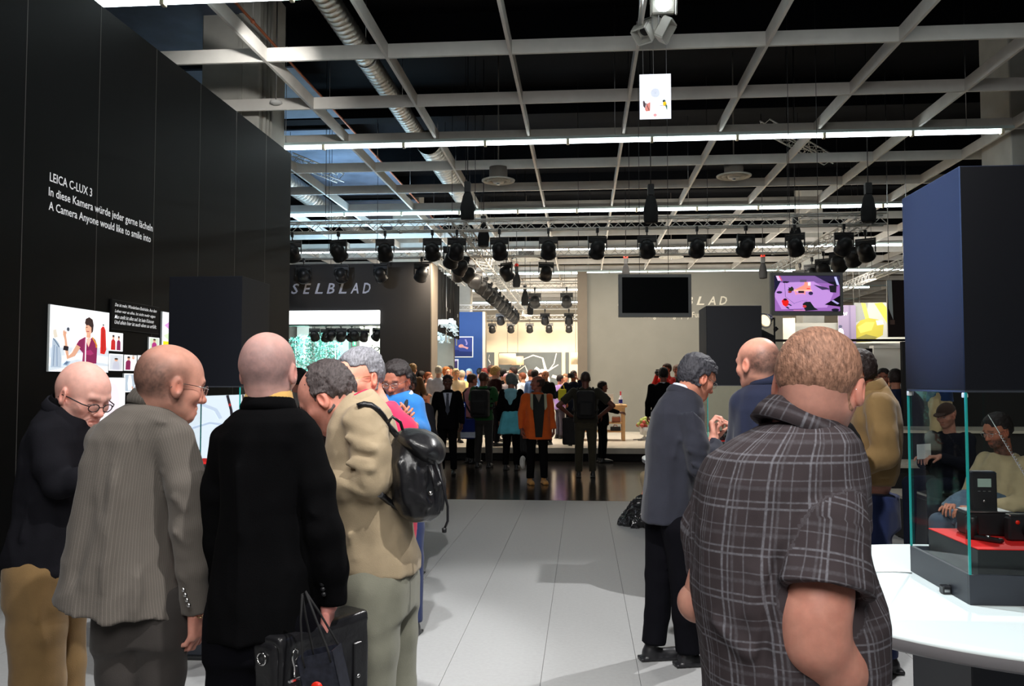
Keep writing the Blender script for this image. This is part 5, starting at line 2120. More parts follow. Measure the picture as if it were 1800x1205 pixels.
M['bottle_w'] = mat('white_bottle', srgb(225, 228, 240), .35)
M['label_b'] = mat('blue_label', srgb(30, 40, 150), .5)
M['pink'] = mat('pink_cap', srgb(230, 40, 70), .4)
simple_thing('spray_bottle', 'white bottle with blue label and red nozzle on the work table', 'bottle', (PA(1091, 711, 1, ty + .2)[0], ty + .2, tz + .001), [
    ('bottle', MB().lathe([(0, 0), (.042, 0), (.044, .02), (.044, .15), (.022, .19), (.018, .22), (0, .22)], n=16), M['bottle_w']),
    ('label', MB().lathe([(.0448, .03), (.0448, .12)], n=16), M['label_b']),
    ('nozzle', MB().lathe([(.016, .22), (.02, .23), (.012, .27), (.018, .28), (.018, .31), (0, .31)], n=12), M['pink'])])
simple_thing('paper_box', 'white carton on the work table behind the man in profile', 'box', (PA(1073, 711, 1, ty + .3)[0], ty + .3, tz + .001), [('carton', MB().box((-.07, -.06, 0), (.07, .06, .25), .004), M['white_wall']), ('flap', MB().box((-.068, -.058, .25), (.068, .0, .254)), M['white_wall'])])
simple_thing('tool_case', 'dark case with cables on the lower shelf of the work table', 'case', (b[0] - .22, ty + .25, .27 + .231), [('case_body', MB().box((-.12, -.1, 0), (.12, .1, .09), .01), M['black_plastic']), ('case_handle', MB().tube([(-.05, 0, .09), (-.03, 0, .13), (.03, 0, .13), (.05, 0, .09)], .008, 6), M['red'])])
simple_thing('parts_tray', 'reddish tray on the upper shelf of the work table', 'tray', (b[0] - .2, ty + .25, .27 + zt - .45 + .031), [('tray_body', MB().box((-.1, -.1, 0), (.1, .1, .12), .01), M['copper']), ('papers', MB().box((-.09, -.09, .12), (.09, .09, .14)), M['white_wall'])])
o = MB().tube([(b[0] + .2, ty + .3, .285), (b[0] + .6, ty + .5, .285), (b[0] + 1.1, ty + .4, .285), (b[0] + 1.8, ty + .1, .285)], .010, 6).tube([(b[0] + .3, ty + .1, .283), (b[0] + .8, ty - .1, .283), (b[0] + 1.5, ty - .2, .283)], .008, 6).build('floor_cable', M['black_matte'])
tag(o, 'black cables lying on the stage floor right of the work table', 'cable')

# fruit bowl / plant by the wall
q = PA(1127, 745, 1, 21.0)
e = empty('flower_pot', (q[0] + .08, 21.0, .27))
tag(e, 'potted plant with pale green and red blooms beside the man in black', 'plant')
zt_ = PA(1127, 750, 1, 21)[2] - .27
MB().lathe([(0, 0), (.12, 0), (.03, .06), (.025, zt_ - .2), (.10, zt_ - .18), (.13, zt_), (.115, zt_), (0, zt_ - .02)], n=20).build('pot', M['white_wall'], e)
M['lime'] = mat('pale_green_petals', srgb(170, 180, 100), .7, vary=.2)
M['rose'] = mat('rose_petals', srgb(200, 90, 80), .7, vary=.2)
for k in range(22):
    an = k * 2.4
    rr_ = .03 + .14 * ((k * 37) % 10) / 10
    zz = zt_ + .02 + .20 * ((k * 53) % 10) / 10
    MB().lathe([(0, -.045), (.04, -.02), (.052, .01), (.03, .045), (0, .05)], (cos(an) * rr_, sin(an) * rr_, zz), 9).build('bloom', M['rose'] if k % 5 == 0 or zz < zt_ + .06 else M['lime'], e)

# ------------------------------------------------------------------ right side of the hall
RX = PA(1376, 560, 1, 28)[0]
wr_ = sbox('wall_gallery', (PA(1430, 620, 1, 29)[0], 29.4, 0), (PA(1640, 560, 1, 29)[0] + 2, 29.6, 3.05), M['white_wall'])
a, b = PA(1375, 600, 1, 26.5)[0], PA(1398, 600, 1, 26.5)[0]
struct(MB().box((a, 26.5, 0), (b, 27.1, 3.6)).build('column_7', M['cream_wall']))
a, b = PA(1399, 600, 1, 27)[0], PA(1478, 600, 1, 27)[0]
struct(MB().box((a, 27.3, 0), (b, 27.5, 3.5)).build('wall_partition', M['grey_wall']))


def banner(name, label, cat, x0, x1, y0, y1, Y, shapes, m=None):
    a = PA(x0, y1, 1, Y)
    b = PA(x1, y0, 1, Y)
    e = empty(name, (a[0], Y, a[2]))
    tag(e, label, cat)
    w, h = b[0] - a[0], b[2] - a[2]
    MB().box((0, 0, 0), (w, .05, h), .003).build('board', M['white_wall'], e)
    plane_print('picture', e, (0, -.001, 0), (1, 0, 0), (0, 0, 1), w, h, shapes, m or M['print'])
    MB().tube([(w * .1, .02, h), (w * .1, .02, 8.79 - a[2])], .01, 5).build('cable', M['steel'], e)
    MB().tube([(w * .9, .02, h), (w * .9, .02, 8.79 - a[2])], .01, 5).build('cable', M['steel'], e)
    return e


banner('violet_banner', 'violet grey banner with white script and a pale bottle shape', 'banner', 1474, 1504, 536, 603, 27.2, [((112, 100, 122), rect(0, 0, 1, 1)), ((96, 86, 108), rect(.6, 0, .72, 1)), ((240, 240, 250), stroke([(.25, .76), (.32, .80), (.36, .74), (.42, .79), (.48, .75), (.5, .82)], .02)), ((235, 240, 250), [(.02, 0), (.02, .36), (.12, .40), (.26, .36), (.30, .28), (.28, 0)]), ((60, 60, 80), blob(.12, .44, .1, .04)), ((230, 60, 50), stroke([(.02, .3), (.02, .05)], .02))])
banner('landscape_banner', 'large picture of yellow mossy rocks beside the tall blue box', 'banner', 1503, 1600, 531, 603, 27.4, [((150, 150, 142), rect(0, 0, 1, 1)), ((186, 182, 170), [(0, .0), (1, 0), (1, .12), (0, .15)]), ((120, 122, 116), [(0, 1), (.25, 1), (.2, .6), (0, .5)]), ((170, 160, 70), [(.12, 1), (.2, .98), (.26, .62), (.2, .55)]),
       ((190, 184, 60), [(.36, .98), (.5, 1), (.62, .8), (.72, .4), (.66, .3), (.55, .55)]), ((150, 140, 50), [(0, .40), (.1, .56), (.25, .62), (.42, .58), (.52, .5), (.5, .2), (.3, .05), (0, .02)]), ((176, 168, 74), [(.05, .40), (.2, .52), (.36, .52), (.3, .32), (.1, .25)]), ((110, 104, 50), [(.02, .12), (.2, .22), (.4, .15), (.3, .04), (0, .02)]), ((206, 200, 180), [(.38, .56), (.5, .56), (.52, .46), (.4, .44)])])
banner('dark_banner', 'dark narrow banner with pale streak at the edge of the tall blue box', 'banner', 1561, 1600, 492, 592, 20, [((46, 38, 40), rect(0, 0, 1, 1)), ((214, 226, 232), [(.0, 1), (.2, 1), (.24, .3), (.05, .5)]), ((120, 96, 90), rect(.1, .22, .3, .3))])
o = MB().box((PA(1345, 597, 1, 13.5)[0], 13.5, PA(1400, 600, 1, 13.5)[2]), (9.0, 13.56, PA(1400, 596, 1, 13.5)[2])).build('rail', M['black_metal'])
for xx in (3.95, 6.0, 8.9):
    MB().box((xx, 13.5, 0), (xx + .05, 13.56, 2.28)).build('post', M['black_metal'], o)
tag(o, 'black horizontal rail crossing behind the short-haired man on the right', 'rail')
a = PA(1535, 612, 1, 24)
simple_thing('white_counter', 'white gallery partition behind the man with a red tie', 'partition', (a[0], 24, 0), [('panel', MB().box((0, 0, 0), (1.8, .3, a[2]), .01), M['white_wall']), ('cap', MB().box((.0, -.03, a[2]), (1.0, .33, a[2] + .08), .005), M['white_wall'])])
a = PA(1514, 612, 1, 23.6)
b = PA(1535, 680, 1, 23.6)
e = empty('horn_picture', (a[0], 23.6, .0))
tag(e, 'tall black picture with a golden horn shape, right of the plaid man', 'picture')
w, h = b[0] - a[0], a[2]
MB().box((0, 0, 0), (w, .06, h), .004).build('board', M['black_plastic'], e)
plane_print('picture', e, (0, -.001, 0), (1, 0, 0), (0, 0, 1), w, h, [((16, 12, 14), rect(0, 0, 1, 1)), ((206, 150, 50), blob(.6, .85, .3, .07)), ((30, 16, 10), blob(.6, .85, .18, .04)), ((226, 180, 80), stroke([(.3, .95), (.8, .9), (.85, .8), (.4, .74), (.7, .66)], .05)), ((40, 50, 150), rect(.4, .56, .7, .61)), ((190, 130, 50), stroke([(.5, .55), (.6, .4)], .05))], M['print'])
# lamp on a stand beside the middle hood
c = P(1347, 562, 9.5)
e = empty('stand_lamp', (P(1361, 600, 9.5)[0], c[1], 0))
tag(e, 'small round lamp on a black stand between the hood and the lit television', 'lamp')
hx = P(1361, 600, 9.5)[0]
MB().tube([(0, 0, 0), (0, 0, P(1361, 558, 9.5)[2])], .010, 8).build('pole', M['black_metal'], e)
MB().lathe([(.18, 0), (.18, .015), (.02, .03), (0, .03)], n=20).build('base', M['black_metal'], e)
MB().tube([(0, 0, P(1361, 580, 9.5)[2]), (.03, 0, P(1361, 576, 9.5)[2])], .022, 8).build('knob', M['black_metal'], e)
cc = c - np.array((hx, c[1], 0))
MB().lathe([(0, -.08), (.045, -.07), (.085, .02), (.09, .03), (.07, .03)], cc, 18, (-.7, -.6, -.35)).build('reflector', M['steel'], e)
MB().lathe([(0, .012), (.068, .012)], cc, 18, (-.7, -.6, -.35)).build('lamp', M['lens_warm'], e)
MB().tube([(0, 0, P(1361, 560, 9.5)[2]), tuple(cc + np.array((.03, 0, .02)))], .010, 6).build('arm', M['black_metal'], e)
a = P(1360, 602, 10.5)
simple_thing('dark_case', 'dark sloped case lying on the rail level behind the two men', 'case', (a[0], 13.4, 2.283), [('case_body', MB().box((.0, -.22, 0), (.55, .22, .07), .01), M['black_plastic']), ('lid', MB().add([(0, -.22, .07), (.55, -.22, .07), (.55, .22, .07), (0, .22, .07), (.2, -.1, .17), (.4, -.1, .17), (.4, .1, .17), (.2, .1, .17)], [(0, 1, 5, 4), (1, 2, 6, 5), (2, 3, 7, 6), (3, 0, 4, 7), (4, 5, 6, 7)]), M['black_metal'])])


# ------------------------------------------------------------------ glass display cases on round white tables
TBZ = 1.0


def vitrine(which, X0, Y0, s=.455, knob=False):
    cx, cy = X0 + s / 2, Y0 + s / 2
    e = empty('display_table', (cx, cy, 0))
    tag(e, 'round white table on a dark pedestal under the %s glass case' % which, 'table')
    MB().lathe([(0, TBZ), (.735, TBZ), (.756, TBZ - .004), (.760, TBZ - .012), (.760, TBZ - .014)], n=96).build('tabletop', M['table_white'], e)
    MB().lathe([(.760, TBZ - .014), (.757, TBZ - .040), (.738, TBZ - .052), (.4, TBZ - .056), (0, TBZ - .056)], n=96).build('rim', M['table_edge'], e)
    p = s / 2 + .0
    MB().box((-p, -p, .02), (p, p, TBZ - .056), .004).build('pedestal', M['hood_base'], e)
    MB().box((-p - .03, -p - .03, 0), (p + .03, p + .03, .02), .004).build('foot_plate', M['plinth_black'], e)
    MB().box((-p * .3, -p - .006, .3), (p * .3, -p, .34), .002).build('lock_plate', M['steel'], e)
    v = empty('display_case', (cx, cy, TBZ))
    tag(v, {'right': 'large glass display case with tall dark blue hood at the right edge', 'left': 'glass display case with black hood behind the bald men on the left', 'middle': 'glass display case with dark hood behind the man in the navy suit'}[which], 'display case')
    h = s / 2
    bz = .087
    t = .012
    MB().box((-h, -h, .0005), (h, -h + t, bz), .001).box((-h, h - t, .0005), (h, h, bz), .001).box((-h, -h + t, .0005), (-h + t, h - t, bz)).box((h - t, -h + t, .0005), (h, h - t, bz)).build('base_frame', M['hood_base'], v)
    MB().box((-h + t, -h + t, .0005), (h - t, h - t, .062)).build('base_floor', M['table_white'], v)
    MB().box((-h + .045, -h + .045, .0625), (h - .045, h - .045, .152), .001).build('plinth', M['plinth_black'], v)
    MB().box((-h + .045, -h + .045, .1525), (h - .045, h - .045, .155)).build('felt_top', M['red_felt'], v)
    gt = 1.62 - TBZ
    g = .008
    for k, (a, b) in enumerate((((-h + g, -h + .003, bz), (h - g, -h + .003 + g, gt)), ((-h + g, h - .003 - g, bz), (h - g, h - .003, gt)), ((-h + .003, -h + g + .003, bz), (-h + .003 + g, h - g - .003, gt)), ((h - .003 - g, -h + g + .003, bz), (h - .003, h - g - .003, gt)))):
        mb = MB()
        # pane as one sheet with coloured polished edges
        if k < 2:
            y = (a[1] + b[1]) / 2
            mb.quad((a[0], y, a[2]), (b[0], y, a[2]), (b[0], y, b[2]), (a[0], y, b[2]))
        else:
            x_ = (a[0] + b[0]) / 2
            mb.quad((x_, a[1], a[2]), (x_, b[1], a[2]), (x_, b[1], b[2]), (x_, a[1], b[2]))
        mb.build('glass_pane', M['glass'], v)
    for sx in (-1, 1):
        for sy in (-1, 1):
            MB().box((min(sx * h, sx * (h - .007)), min(sy * h, sy * (h - .007)), bz), (max(sx * h, sx * (h - .007)), max(sy * h, sy * (h - .007)), gt), .001).build('glass_edge', M['glass_edge'], v)
    for sx, sy in ((-1, 1), (-1, -1)):
        MB().box((sx * h - .003, sy * (h - .012) - .006, gt - .016), (sx * h + .012, sy * (h - .012) + .006, gt - .001), .002).build('corner_seal', M['clear_seal'], v)
    MB().box((-h, -h, gt), (h, h, gt + .006)).build('lid_frame', M['hood_base'], v)
    hd = MB().box((-h - .002, -h - .002, gt + .006), (h + .002, h + .002, 2.295 - TBZ), .0025).build('hood', M['hood'], v)
    if knob:
        MB().lathe([(0, 0), (.020, 0), (.022, .006), (.021, .016), (.015, .026), (0, .030)], (-.02, .0, 2.295 - TBZ), 20).build('red_sign_dot', M['red'], hd)  # red dot sign of the stand, simplified to a knob on the hood
    return e, v


q = P(1696, 685, 2.52)
tr_, vr = vitrine('right', q[0], q[1], knob=True)
q = P(295, 683, 5.19)
tl_, vl = vitrine('left', q[0], q[1])
q = P(1243, 680, 7.18)
tm_, vm = vitrine('middle', q[0], q[1])
VZ = TBZ + .1555


def on_plinth(v, dx, dy):
    return (v.location[0] + dx, v.location[1] + dy, VZ)


def camera_box(label, loc, rz, w=.13, h=.075, d=.035, dot=True):
    e = empty('camera', tuple(loc), rz)
    tag(e, label, 'camera')
    MB().box((-w / 2, -d / 2, 0), (w / 2, d / 2, h), .006).build('body', M['black_plastic'], e)
    MB().box((-w / 2 + .004, -d / 2 + .002, h), (w / 2 - .004, d / 2 - .002, h + .008), .003).build('top_plate', M['chrome'] if dot else M['black_metal'], e)
    MB().lathe([(.026, 0), (.028, .006), (.027, .03), (.024, .036), (.018, .034), (0, .028)], (0, -d / 2, h * .5), 24, (0, -1, 0)).build('lens', M['black_metal'], e)
    MB().lathe([(0, .029), (.017, .0335)], (0, -d / 2, h * .5), 20, (0, -1, 0)).build('front_glass', M['tv_off'], e)
    MB().lathe([(0, 0), (.006, 0), (.006, .006), (0, .007)], (w * .32, 0, h + .008), 12).build('shutter_button', M['chrome'], e)
    MB().lathe([(0, 0), (.009, 0), (.009, .008), (0, .009)], (w * .15, 0, h + .008), 14).build('dial', M['chrome'], e)
    if dot:
        MB().lathe([(0, .002), (.0065, .002), (.0065, 0)], (-w * .30, -d / 2, h * .78), 16, (0, -1, 0)).build('red_dot', M['red'], e)
    return e


camera_box('black camera with a red dot on the red felt, right edge of the near case', on_plinth(vr, .035, -.03), .05)
e = empty('digital_viewer', on_plinth(vr, -.055, .075))
tag(e, 'upright black device with small grey display standing on a black block', 'camera part')
MB().box((-.06, -.04, 0), (.075, .05, .075), .006).build('block', M['black_plastic'], e)
bk = MB().box((-.038, -.022, .075), (.042, .022, .205), .005).build('upright_body', M['black_plastic'], e)
M['lcd'] = mat('grey_lcd', srgb(120, 135, 125), .3, emit=srgb(120, 140, 130), estr=.25)
MB().box((-.02, -.0235, .155), (.022, -.0222, .182)).build('display', M['lcd'], bk)
for k in range(3):
    MB().box((-.02 + .016 * k, -.0235, .14), (-.012 + .016 * k, -.0222, .143)).build('button', M['steel'], bk)
MB().lathe([(0, .001), (.004, .001), (.004, 0)], (.0, -.0222, .11), 10, (0, -1, 0)).build('shutter_key', M['steel'], bk)
MB().box((-.06, -.04, .075), (.075, .05, .079)).build('metal_strip', M['steel'], e)
e = empty('grip', on_plinth(vr, -.125, -.035), .0)
tag(e, 'black L-shaped hand grip standing on the red felt', 'camera part')
MB().lathe([(0, 0), (.019, 0), (.019, .066), (.016, .072), (0, .072)], (0, .02, 0), 18).build('upright', M['black_plastic'], e)
MB().box((-.014, -.075, 0), (.014, .01, .014), .004, rz=.62, c=np.array((0, .02, 0))).build('foot', M['black_plastic'], e)
MB().lathe([(.007, 0), (.007, .004), (0, .005)], (.03, -.02, .0141), 12).build('screw', M['steel'], e)
e = empty('sensor', (vr.location[0] - .455 / 2 - .012, vr.location[1] - .09, TBZ + .012))
tag(e, 'small black alarm sensor on the side of the case base, lying on the white table', 'sensor')
MB().box((-.014, -.016, -.0115), (.011, .016, .014), .003).build('housing', M['black_plastic'], e)
MB().box((-.010, -.017, -.004), (.006, -.0161, .004)).build('port', M['steel'], e)
o = MB().tube([(vr.location[0] - .24, vr.location[1] + .18, TBZ + .003), (vr.location[0] - .30, vr.location[1] + .2, TBZ + .003), (vr.location[0] - .42, vr.location[1] + .17, TBZ + .003), (vr.location[0] - .55, vr.location[1] + .2, TBZ + .003)], .002, 6).build('thin_cable', M['steel'])
tag(o, 'thin grey cable lying across the white table at the right', 'cable')
# coiled tether seen in front of the seated man
q = P(1790, 800, 2.75)
pts = []
A0, A1 = P(1737, 728, 2.73), P(1812, 850, 2.73)
for k in range(150):
    f = k / 149
    c = A0 + (A1 - A0) * f
    r_ = 0 if f < .28 else .0035
    pts.append(c + np.array((cos(k * 1.1), .0, sin(k * 1.1))) * r_)
o = MB().tube(pts, .0016, 5).build('coiled_tether', M['steel'])
tag(o, 'coiled steel security cable slanting inside the near glass case', 'cable')
o2 = MB().tube([A0, (A0[0], A0[1], 1.62)], .0016, 5)
camera_box('small black camera lying on the red felt of the left case', on_plinth(vl, .08, -.05), .2)
camera_box('chrome topped camera between the two men at the middle case', on_plinth(vm, -.06, -.08), .1)
simple_thing('price_card', 'small clear card holder in the middle glass case', 'card', on_plinth(vm, .04, .05), [('card', MB().box((-.05, -.002, 0), (.05, .002, .09)), M['clear_seal'])])


# ------------------------------------------------------------------ fabrics of the near visitors
def s_plane(a, b, c, outside):
    """half space through three points; the side holding outside is cut away"""
    a, b, c, o = (np.array(v, float) for v in (a, b, c, outside))
    n = np.cross(b - a, c - a)
    n /= np.linalg.norm(n)
    if (o - a) @ n < 0:
        n = -n
    n = n.astype(F4)
    a = a.astype(F4)
    return lambda p: (p - a) @ n


def plaid_mat():
    m = bpy.data.materials.new('plaid_cotton')
    m.use_nodes = True
    nt = m.node_tree
    b = nt.nodes['Principled BSDF']
    b.inputs['Roughness'].default_value = .9
    b.inputs['Specular IOR Level'].default_value = .2
    at = nt.nodes.new('ShaderNodeAttribute')
    at.attribute_name = 'cloth'
    sp = nt.nodes.new('ShaderNodeSeparateXYZ')
    nt.links.new(at.outputs['Vector'], sp.inputs[0])

    def lines(src, period, stops):
        k = nt.nodes.new('ShaderNodeMath')
        k.operation = 'MULTIPLY_ADD'
        k.inputs[1].default_value = 1 / period
        k.inputs[2].default_value = 40.0
        nt.links.new(src, k.inputs[0])
        f = nt.nodes.new('ShaderNodeMath')
        f.operation = 'FRACT'
        nt.links.new(k.outputs[0], f.inputs[0])
        r = nt.nodes.new('ShaderNodeValToRGB')
        r.color_ramp.interpolation = 'LINEAR'
        els = r.color_ramp.elements
        els[0].position = 0
        els[0].color = (0, 0, 0, 1)
        els[1].position = 1
        els[1].color = (0, 0, 0, 1)
        for c, w, v in stops:
            for p, q in ((c - w * 1.5, 0), (c - w * .6, v), (c + w * .6, v), (c + w * 1.5, 0)):
                e = els.new(p)
                e.color = (q, q, q, 1)
        nt.links.new(f.outputs[0], r.inputs[0])
        return r.outputs[0]
    u = lines(sp.outputs[0], .078, [(.22, .028, .75), (.38, .022, .6), (.50, .03, .25), (.78, .016, .45)])
    v = lines(sp.outputs[1], .092, [(.18, .022, .65), (.33, .018, .55), (.62, .04, .18), (.80, .014, .4)])
    mx = nt.nodes.new('ShaderNodeMix')
    mx.data_type = 'RGBA'
    mx.blend_type = 'SCREEN'
    mx.inputs[0].default_value = 1
    nt.links.new(u, mx.inputs[6])
    nt.links.new(v, mx.inputs[7])
    tc = nt.nodes.new('ShaderNodeTexCoord')
    n = nt.nodes.new('ShaderNodeTexNoise')
    n.inputs['Scale'].default_value = 140
    nt.links.new(tc.outputs['Object'], n.inputs['Vector'])
    mu = nt.nodes.new('ShaderNodeMath')
    mu.operation = 'MULTIPLY'
    nt.links.new(mx.outputs[2], mu.inputs[0])
    mr = nt.nodes.new('ShaderNodeMapRange')
    mr.inputs['From Min'].default_value = .35
    mr.inputs['From Max'].default_value = .65
    mr.inputs['To Min'].default_value = .55
    mr.inputs['To Max'].default_value = 1.1
    nt.links.new(n.outputs['Fac'], mr.inputs['Value'])
    nt.links.new(mr.outputs[0], mu.inputs[1])
    c = nt.nodes.new('ShaderNodeMix')
    c.data_type = 'RGBA'
    c.inputs[6].default_value = (*srgb(72, 64, 67), 1)
    c.inputs[7].default_value = (*srgb(142, 142, 150), 1)
    nt.links.new(mu.outputs[0], c.inputs[0])
    nt.links.new(c.outputs[2], b.inputs['Base Color'])
    n2 = nt.nodes.new('ShaderNodeTexNoise')
    n2.inputs['Scale'].default_value = 500
    nt.links.new(tc.outputs['Object'], n2.inputs['Vector'])
    bp = nt.nodes.new('ShaderNodeBump')
    bp.inputs['Strength'].default_value = .3
    bp.inputs['Distance'].default_value = .001
    nt.links.new(n2.outputs['Fac'], bp.inputs['Height'])
    nt.links.new(bp.outputs[0], b.inputs['Normal'])
    return m


def stripe_mat(name, c0, c1, period=.011):
    m = mat(name, srgb(*c0), .85, bump=.25, bscale=300, sheen=.1, spec=.25)
    nt = m.node_tree
    b = nt.nodes['Principled BSDF']
    at = nt.nodes.new('ShaderNodeAttribute')
    at.attribute_name = 'cloth'
    sp = nt.nodes.new('ShaderNodeSeparateXYZ')
    nt.links.new(at.outputs['Vector'], sp.inputs[0])
    k = nt.nodes.new('ShaderNodeMath')
    k.operation = 'MULTIPLY_ADD'
    k.inputs[1].default_value = 1 / period
    k.inputs[2].default_value = 60
    nt.links.new(sp.outputs[0], k.inputs[0])
    f = nt.nodes.new('ShaderNodeMath')
    f.operation = 'FRACT'
    nt.links.new(k.outputs[0], f.inputs[0])
    g = nt.nodes.new('ShaderNodeMath')
    g.operation = 'LESS_THAN'
    g.inputs[1].default_value = .16
    nt.links.new(f.outputs[0], g.inputs[0])
    c = nt.nodes.new('ShaderNodeMix')
    c.data_type = 'RGBA'
    c.inputs[6].default_value = (*srgb(*c0), 1)
    c.inputs[7].default_value = (*srgb(*c1), 1)
    nt.links.new(g.outputs[0], c.inputs[0])
    nt.links.new(c.outputs[2], b.inputs['Base Color'])
    return m


M['plaid'] = plaid_mat()
M['grey_suit'] = stripe_mat('grey_pinstripe', (106, 100, 94), (124, 117, 110))
M['grey_trouser'] = cloth('grey_suit_trouser', (66, 62, 60))
M['black_suit'] = cloth('black_suiting', (9, 9, 11), vary=.1)
M['black_jacket'] = cloth('black_wool', (25, 25, 30))
M['khaki'] = cloth('khaki_cotton', (128, 102, 66))
M['beige'] = cloth('beige_cotton', (176, 158, 130))
M['sage'] = cloth('pale_sage_cotton', (132, 132, 118))
M['navy'] = cloth('navy_suiting', (30, 36, 58))
M['dark_suit'] = cloth('dark_blue_grey_suiting', (46, 48, 58))
M['dark_trouser'] = cloth('black_trouser', (12, 12, 17))
M['pink_shirt'] = cloth('raspberry_pink_cotton', (206, 36, 76))
M['blue_knit'] = cloth('blue_knit', (40, 110, 178), bump=.5, bscale=180)
M['white_cloth'] = cloth('white_shirt_cotton', (214, 220, 236))
M['yellow_cloth'] = cloth('apricot_shirt_cotton', (238, 190, 112))
M['tan'] = cloth('tan_jacket_cotton', (120, 96, 60))
M['denim'] = cloth('dark_denim', (28, 40, 78))
M['leather'] = mat('black_leather', (.012, .012, .014), .3, vary=.2, vscale=20, bump=.3, bscale=70, spec=.6)
M['shoe_black'] = mat('black_shoe_leather', (.015, .015, .016), .35, spec=.5)
SKP = srgb(222, 160, 140)
HB = lambda *c: srgb(*c)


def forearm_hand(chunks, el, wr, hd, palm, side, col, curl=.6, sc=1.0, h=.004, re=.042, rw=.028, spread=.1, thumb=.6, bare=False):
    el = np.array(el)
    wr = np.array(wr)
    pr = [(q[0], q[1]) for q in hand_parts(wr, hd, palm, side, curl=curl, sc=sc, spread=spread, thumb=thumb)]
    st_ = el if bare else wr * .6 + el * .4
    pr.append((s_chain([(st_, re if bare else rw * 1.25), (wr, rw)], .01), .01))
    lo, hi = bounds([st_, wr + .12 * np.ones(3), wr - .12 * np.ones(3)], .09)
    chunks.append(flat_chunk(s_union(pr), lo, hi, h, col))


def core(chunks, pts, col, h=.016):
    """simple trunk under the clothes joining head and hands into one figure"""
    pr = []
    allp = []
    for ch in pts:
        pr.append((s_chain(ch, .02), .03 if pr else 0))
        allp += [p for p, r in ch]
    lo, hi = bounds(allp, .1)
    chunks.append(flat_chunk(s_union(pr), lo, hi, h, col))


# ---- A: short haired man in the plaid shirt, nearest, seen from behind
d = 1.85
q = P(1400, 700, d)
A = person_root(q[0], q[1])
tag(A, 'broad short-haired man in a grey plaid short-sleeved shirt, nearest the viewer, seen from behind', 'person')
stA = dict(skin=srgb(226, 164, 146), hairstyle='full', hair_t=.0025, hair_top=.15, hair_rough=.0009, hair=HB(172, 128, 106), w=1.12, fat=.006, eyes='closed', glasses='steel')
cA, fA, hA = fg_head(A, 1438, 673, d, 30, 20, 5, stA, (1405, 780), .03, .0028, .98, .066)
trA = rows(d, [(738, 1352, 1462, .075), (752, 1322, 1484, .10), (772, 1288, 1500, .125), (802, 1252, 1510, .14), (840, 1232, 1520, .15), (890, 1221, 1524, .155), (950, 1216, 1520, .16), (1020, 1216, 1530, .17), (1080, 1224, 1550, .18), (1140, 1234, 1553, .185), (1205, 1240, 1550, .185), (1290, 1240, 1545, .18), (1340, 1250, 1535, .17)])
slR = chain(d, [(1466, 832, -.03, .070), (1458, 930, -.11, .082), (1449, 1042, -.16, .100)])
slL = chain(d, [(1282, 850, .03, .068), (1258, 930, .08, .070), (1252, 1000, .12, .068)])
F = lambda x, y, dd=0: P(x, y, d + dd)
b_ = -.155
fo = [(F(1395, 900, b_), F(1290, 1110, b_), .016, .008), (F(1440, 880, b_), F(1408, 960, b_), .018, .008), (F(1330, 880, b_), F(1262, 1010, b_), .014, .007), (F(1365, 950, b_), F(1340, 1190, b_), .014, -.008), (F(1290, 900, b_), F(1305, 1120, b_), .012, -.006),
      (F(1480, 860, -.06), F(1530, 940, -.05), .014, .007), (F(1500, 1070, b_), F(1440, 1190, b_), .02, .010), (F(1520, 1100, -.1), F(1500, 1200, -.14), .014, -.008), (F(1270, 790, -.1), F(1470, 820, -.12), .010, .003), (F(1235, 1080, -.1), F(1330, 1160, -.16), .016, .008)]
bA, aA = np.array(slR[-1][0], F4), np.array(slR[-2][0], F4)
xA = (bA - aA) / np.linalg.norm(bA - aA)
cupA = s_cap(bA + xA * .02, bA + xA * .08, .072)
garment(A, 'shirt', trA, [slR, slL], M['plaid'], .0062, k=.010, folds=fo, noise=[((9, 9, 4), .008, True), ((22, 22, 14), .002, True)], uv=True, post=lambda p: np.maximum(cupA(p), (p - bA) @ xA - .012))
band(A, 'collar', P(1410, 738, d + .01), frame(CPHI + 12, 12, 24), .080, .080, [(.024, -.036), (.019, -.006), (.006, .020), (.001, .020), (-.003, .014), (-.002, -.034)], M['plaid'])
ch = [hA]
pr = [(s_chain(chain(d, [(1454, 960, -.09, .052), (1440, 1040, -.145, .060), (1432, 1085, -.16, .061), (1434, 1128, -.165, .058), (1468, 1170, -.14, .054), (1530, 1232, -.07, .047), (1590, 1290, .02, .033)]), .03), 0)]
wrA = P(1580, 1262, d + .02)
pr += [(q_[0], q_[1]) for q_ in hand_parts(wrA, P(1610, 1300, d + .16) - wrA, (0, .2, -1), 1, curl=.5)]
lo, hi = bounds([P(1440, 940, d - .2), P(1640, 1400, d + .25), P(1380, 1100, d - .25)], .11)
ch.append(flat_chunk(s_union(pr), lo, hi, .006, srgb(224, 156, 136)))
wl_ = P(1262, 1085, d + .36)
forearm_hand(ch, P(1226, 1058, d + .06), wl_, (.2, 1, .1), (0, 0, -1), 1, SKP, bare=True, re=.045)
core(ch, [[(P(1405, 760, d), .055), (P(1390, 900, d), .10), (P(1385, 1200, d), .10)], [(P(1390, 850, d), .05), (P(1452, 860, d - .02), .040), (P(1446, 1000, d - .12), .034)], [(P(1390, 850, d), .05), (P(1290, 860, d + .03), .045), (P(1230, 1050, d + .06), .040)]], SKP)
join_body(A, ch)
Z0 = lambda x, y, dd, z: np.array((*P(x, y, dd)[:2], z))
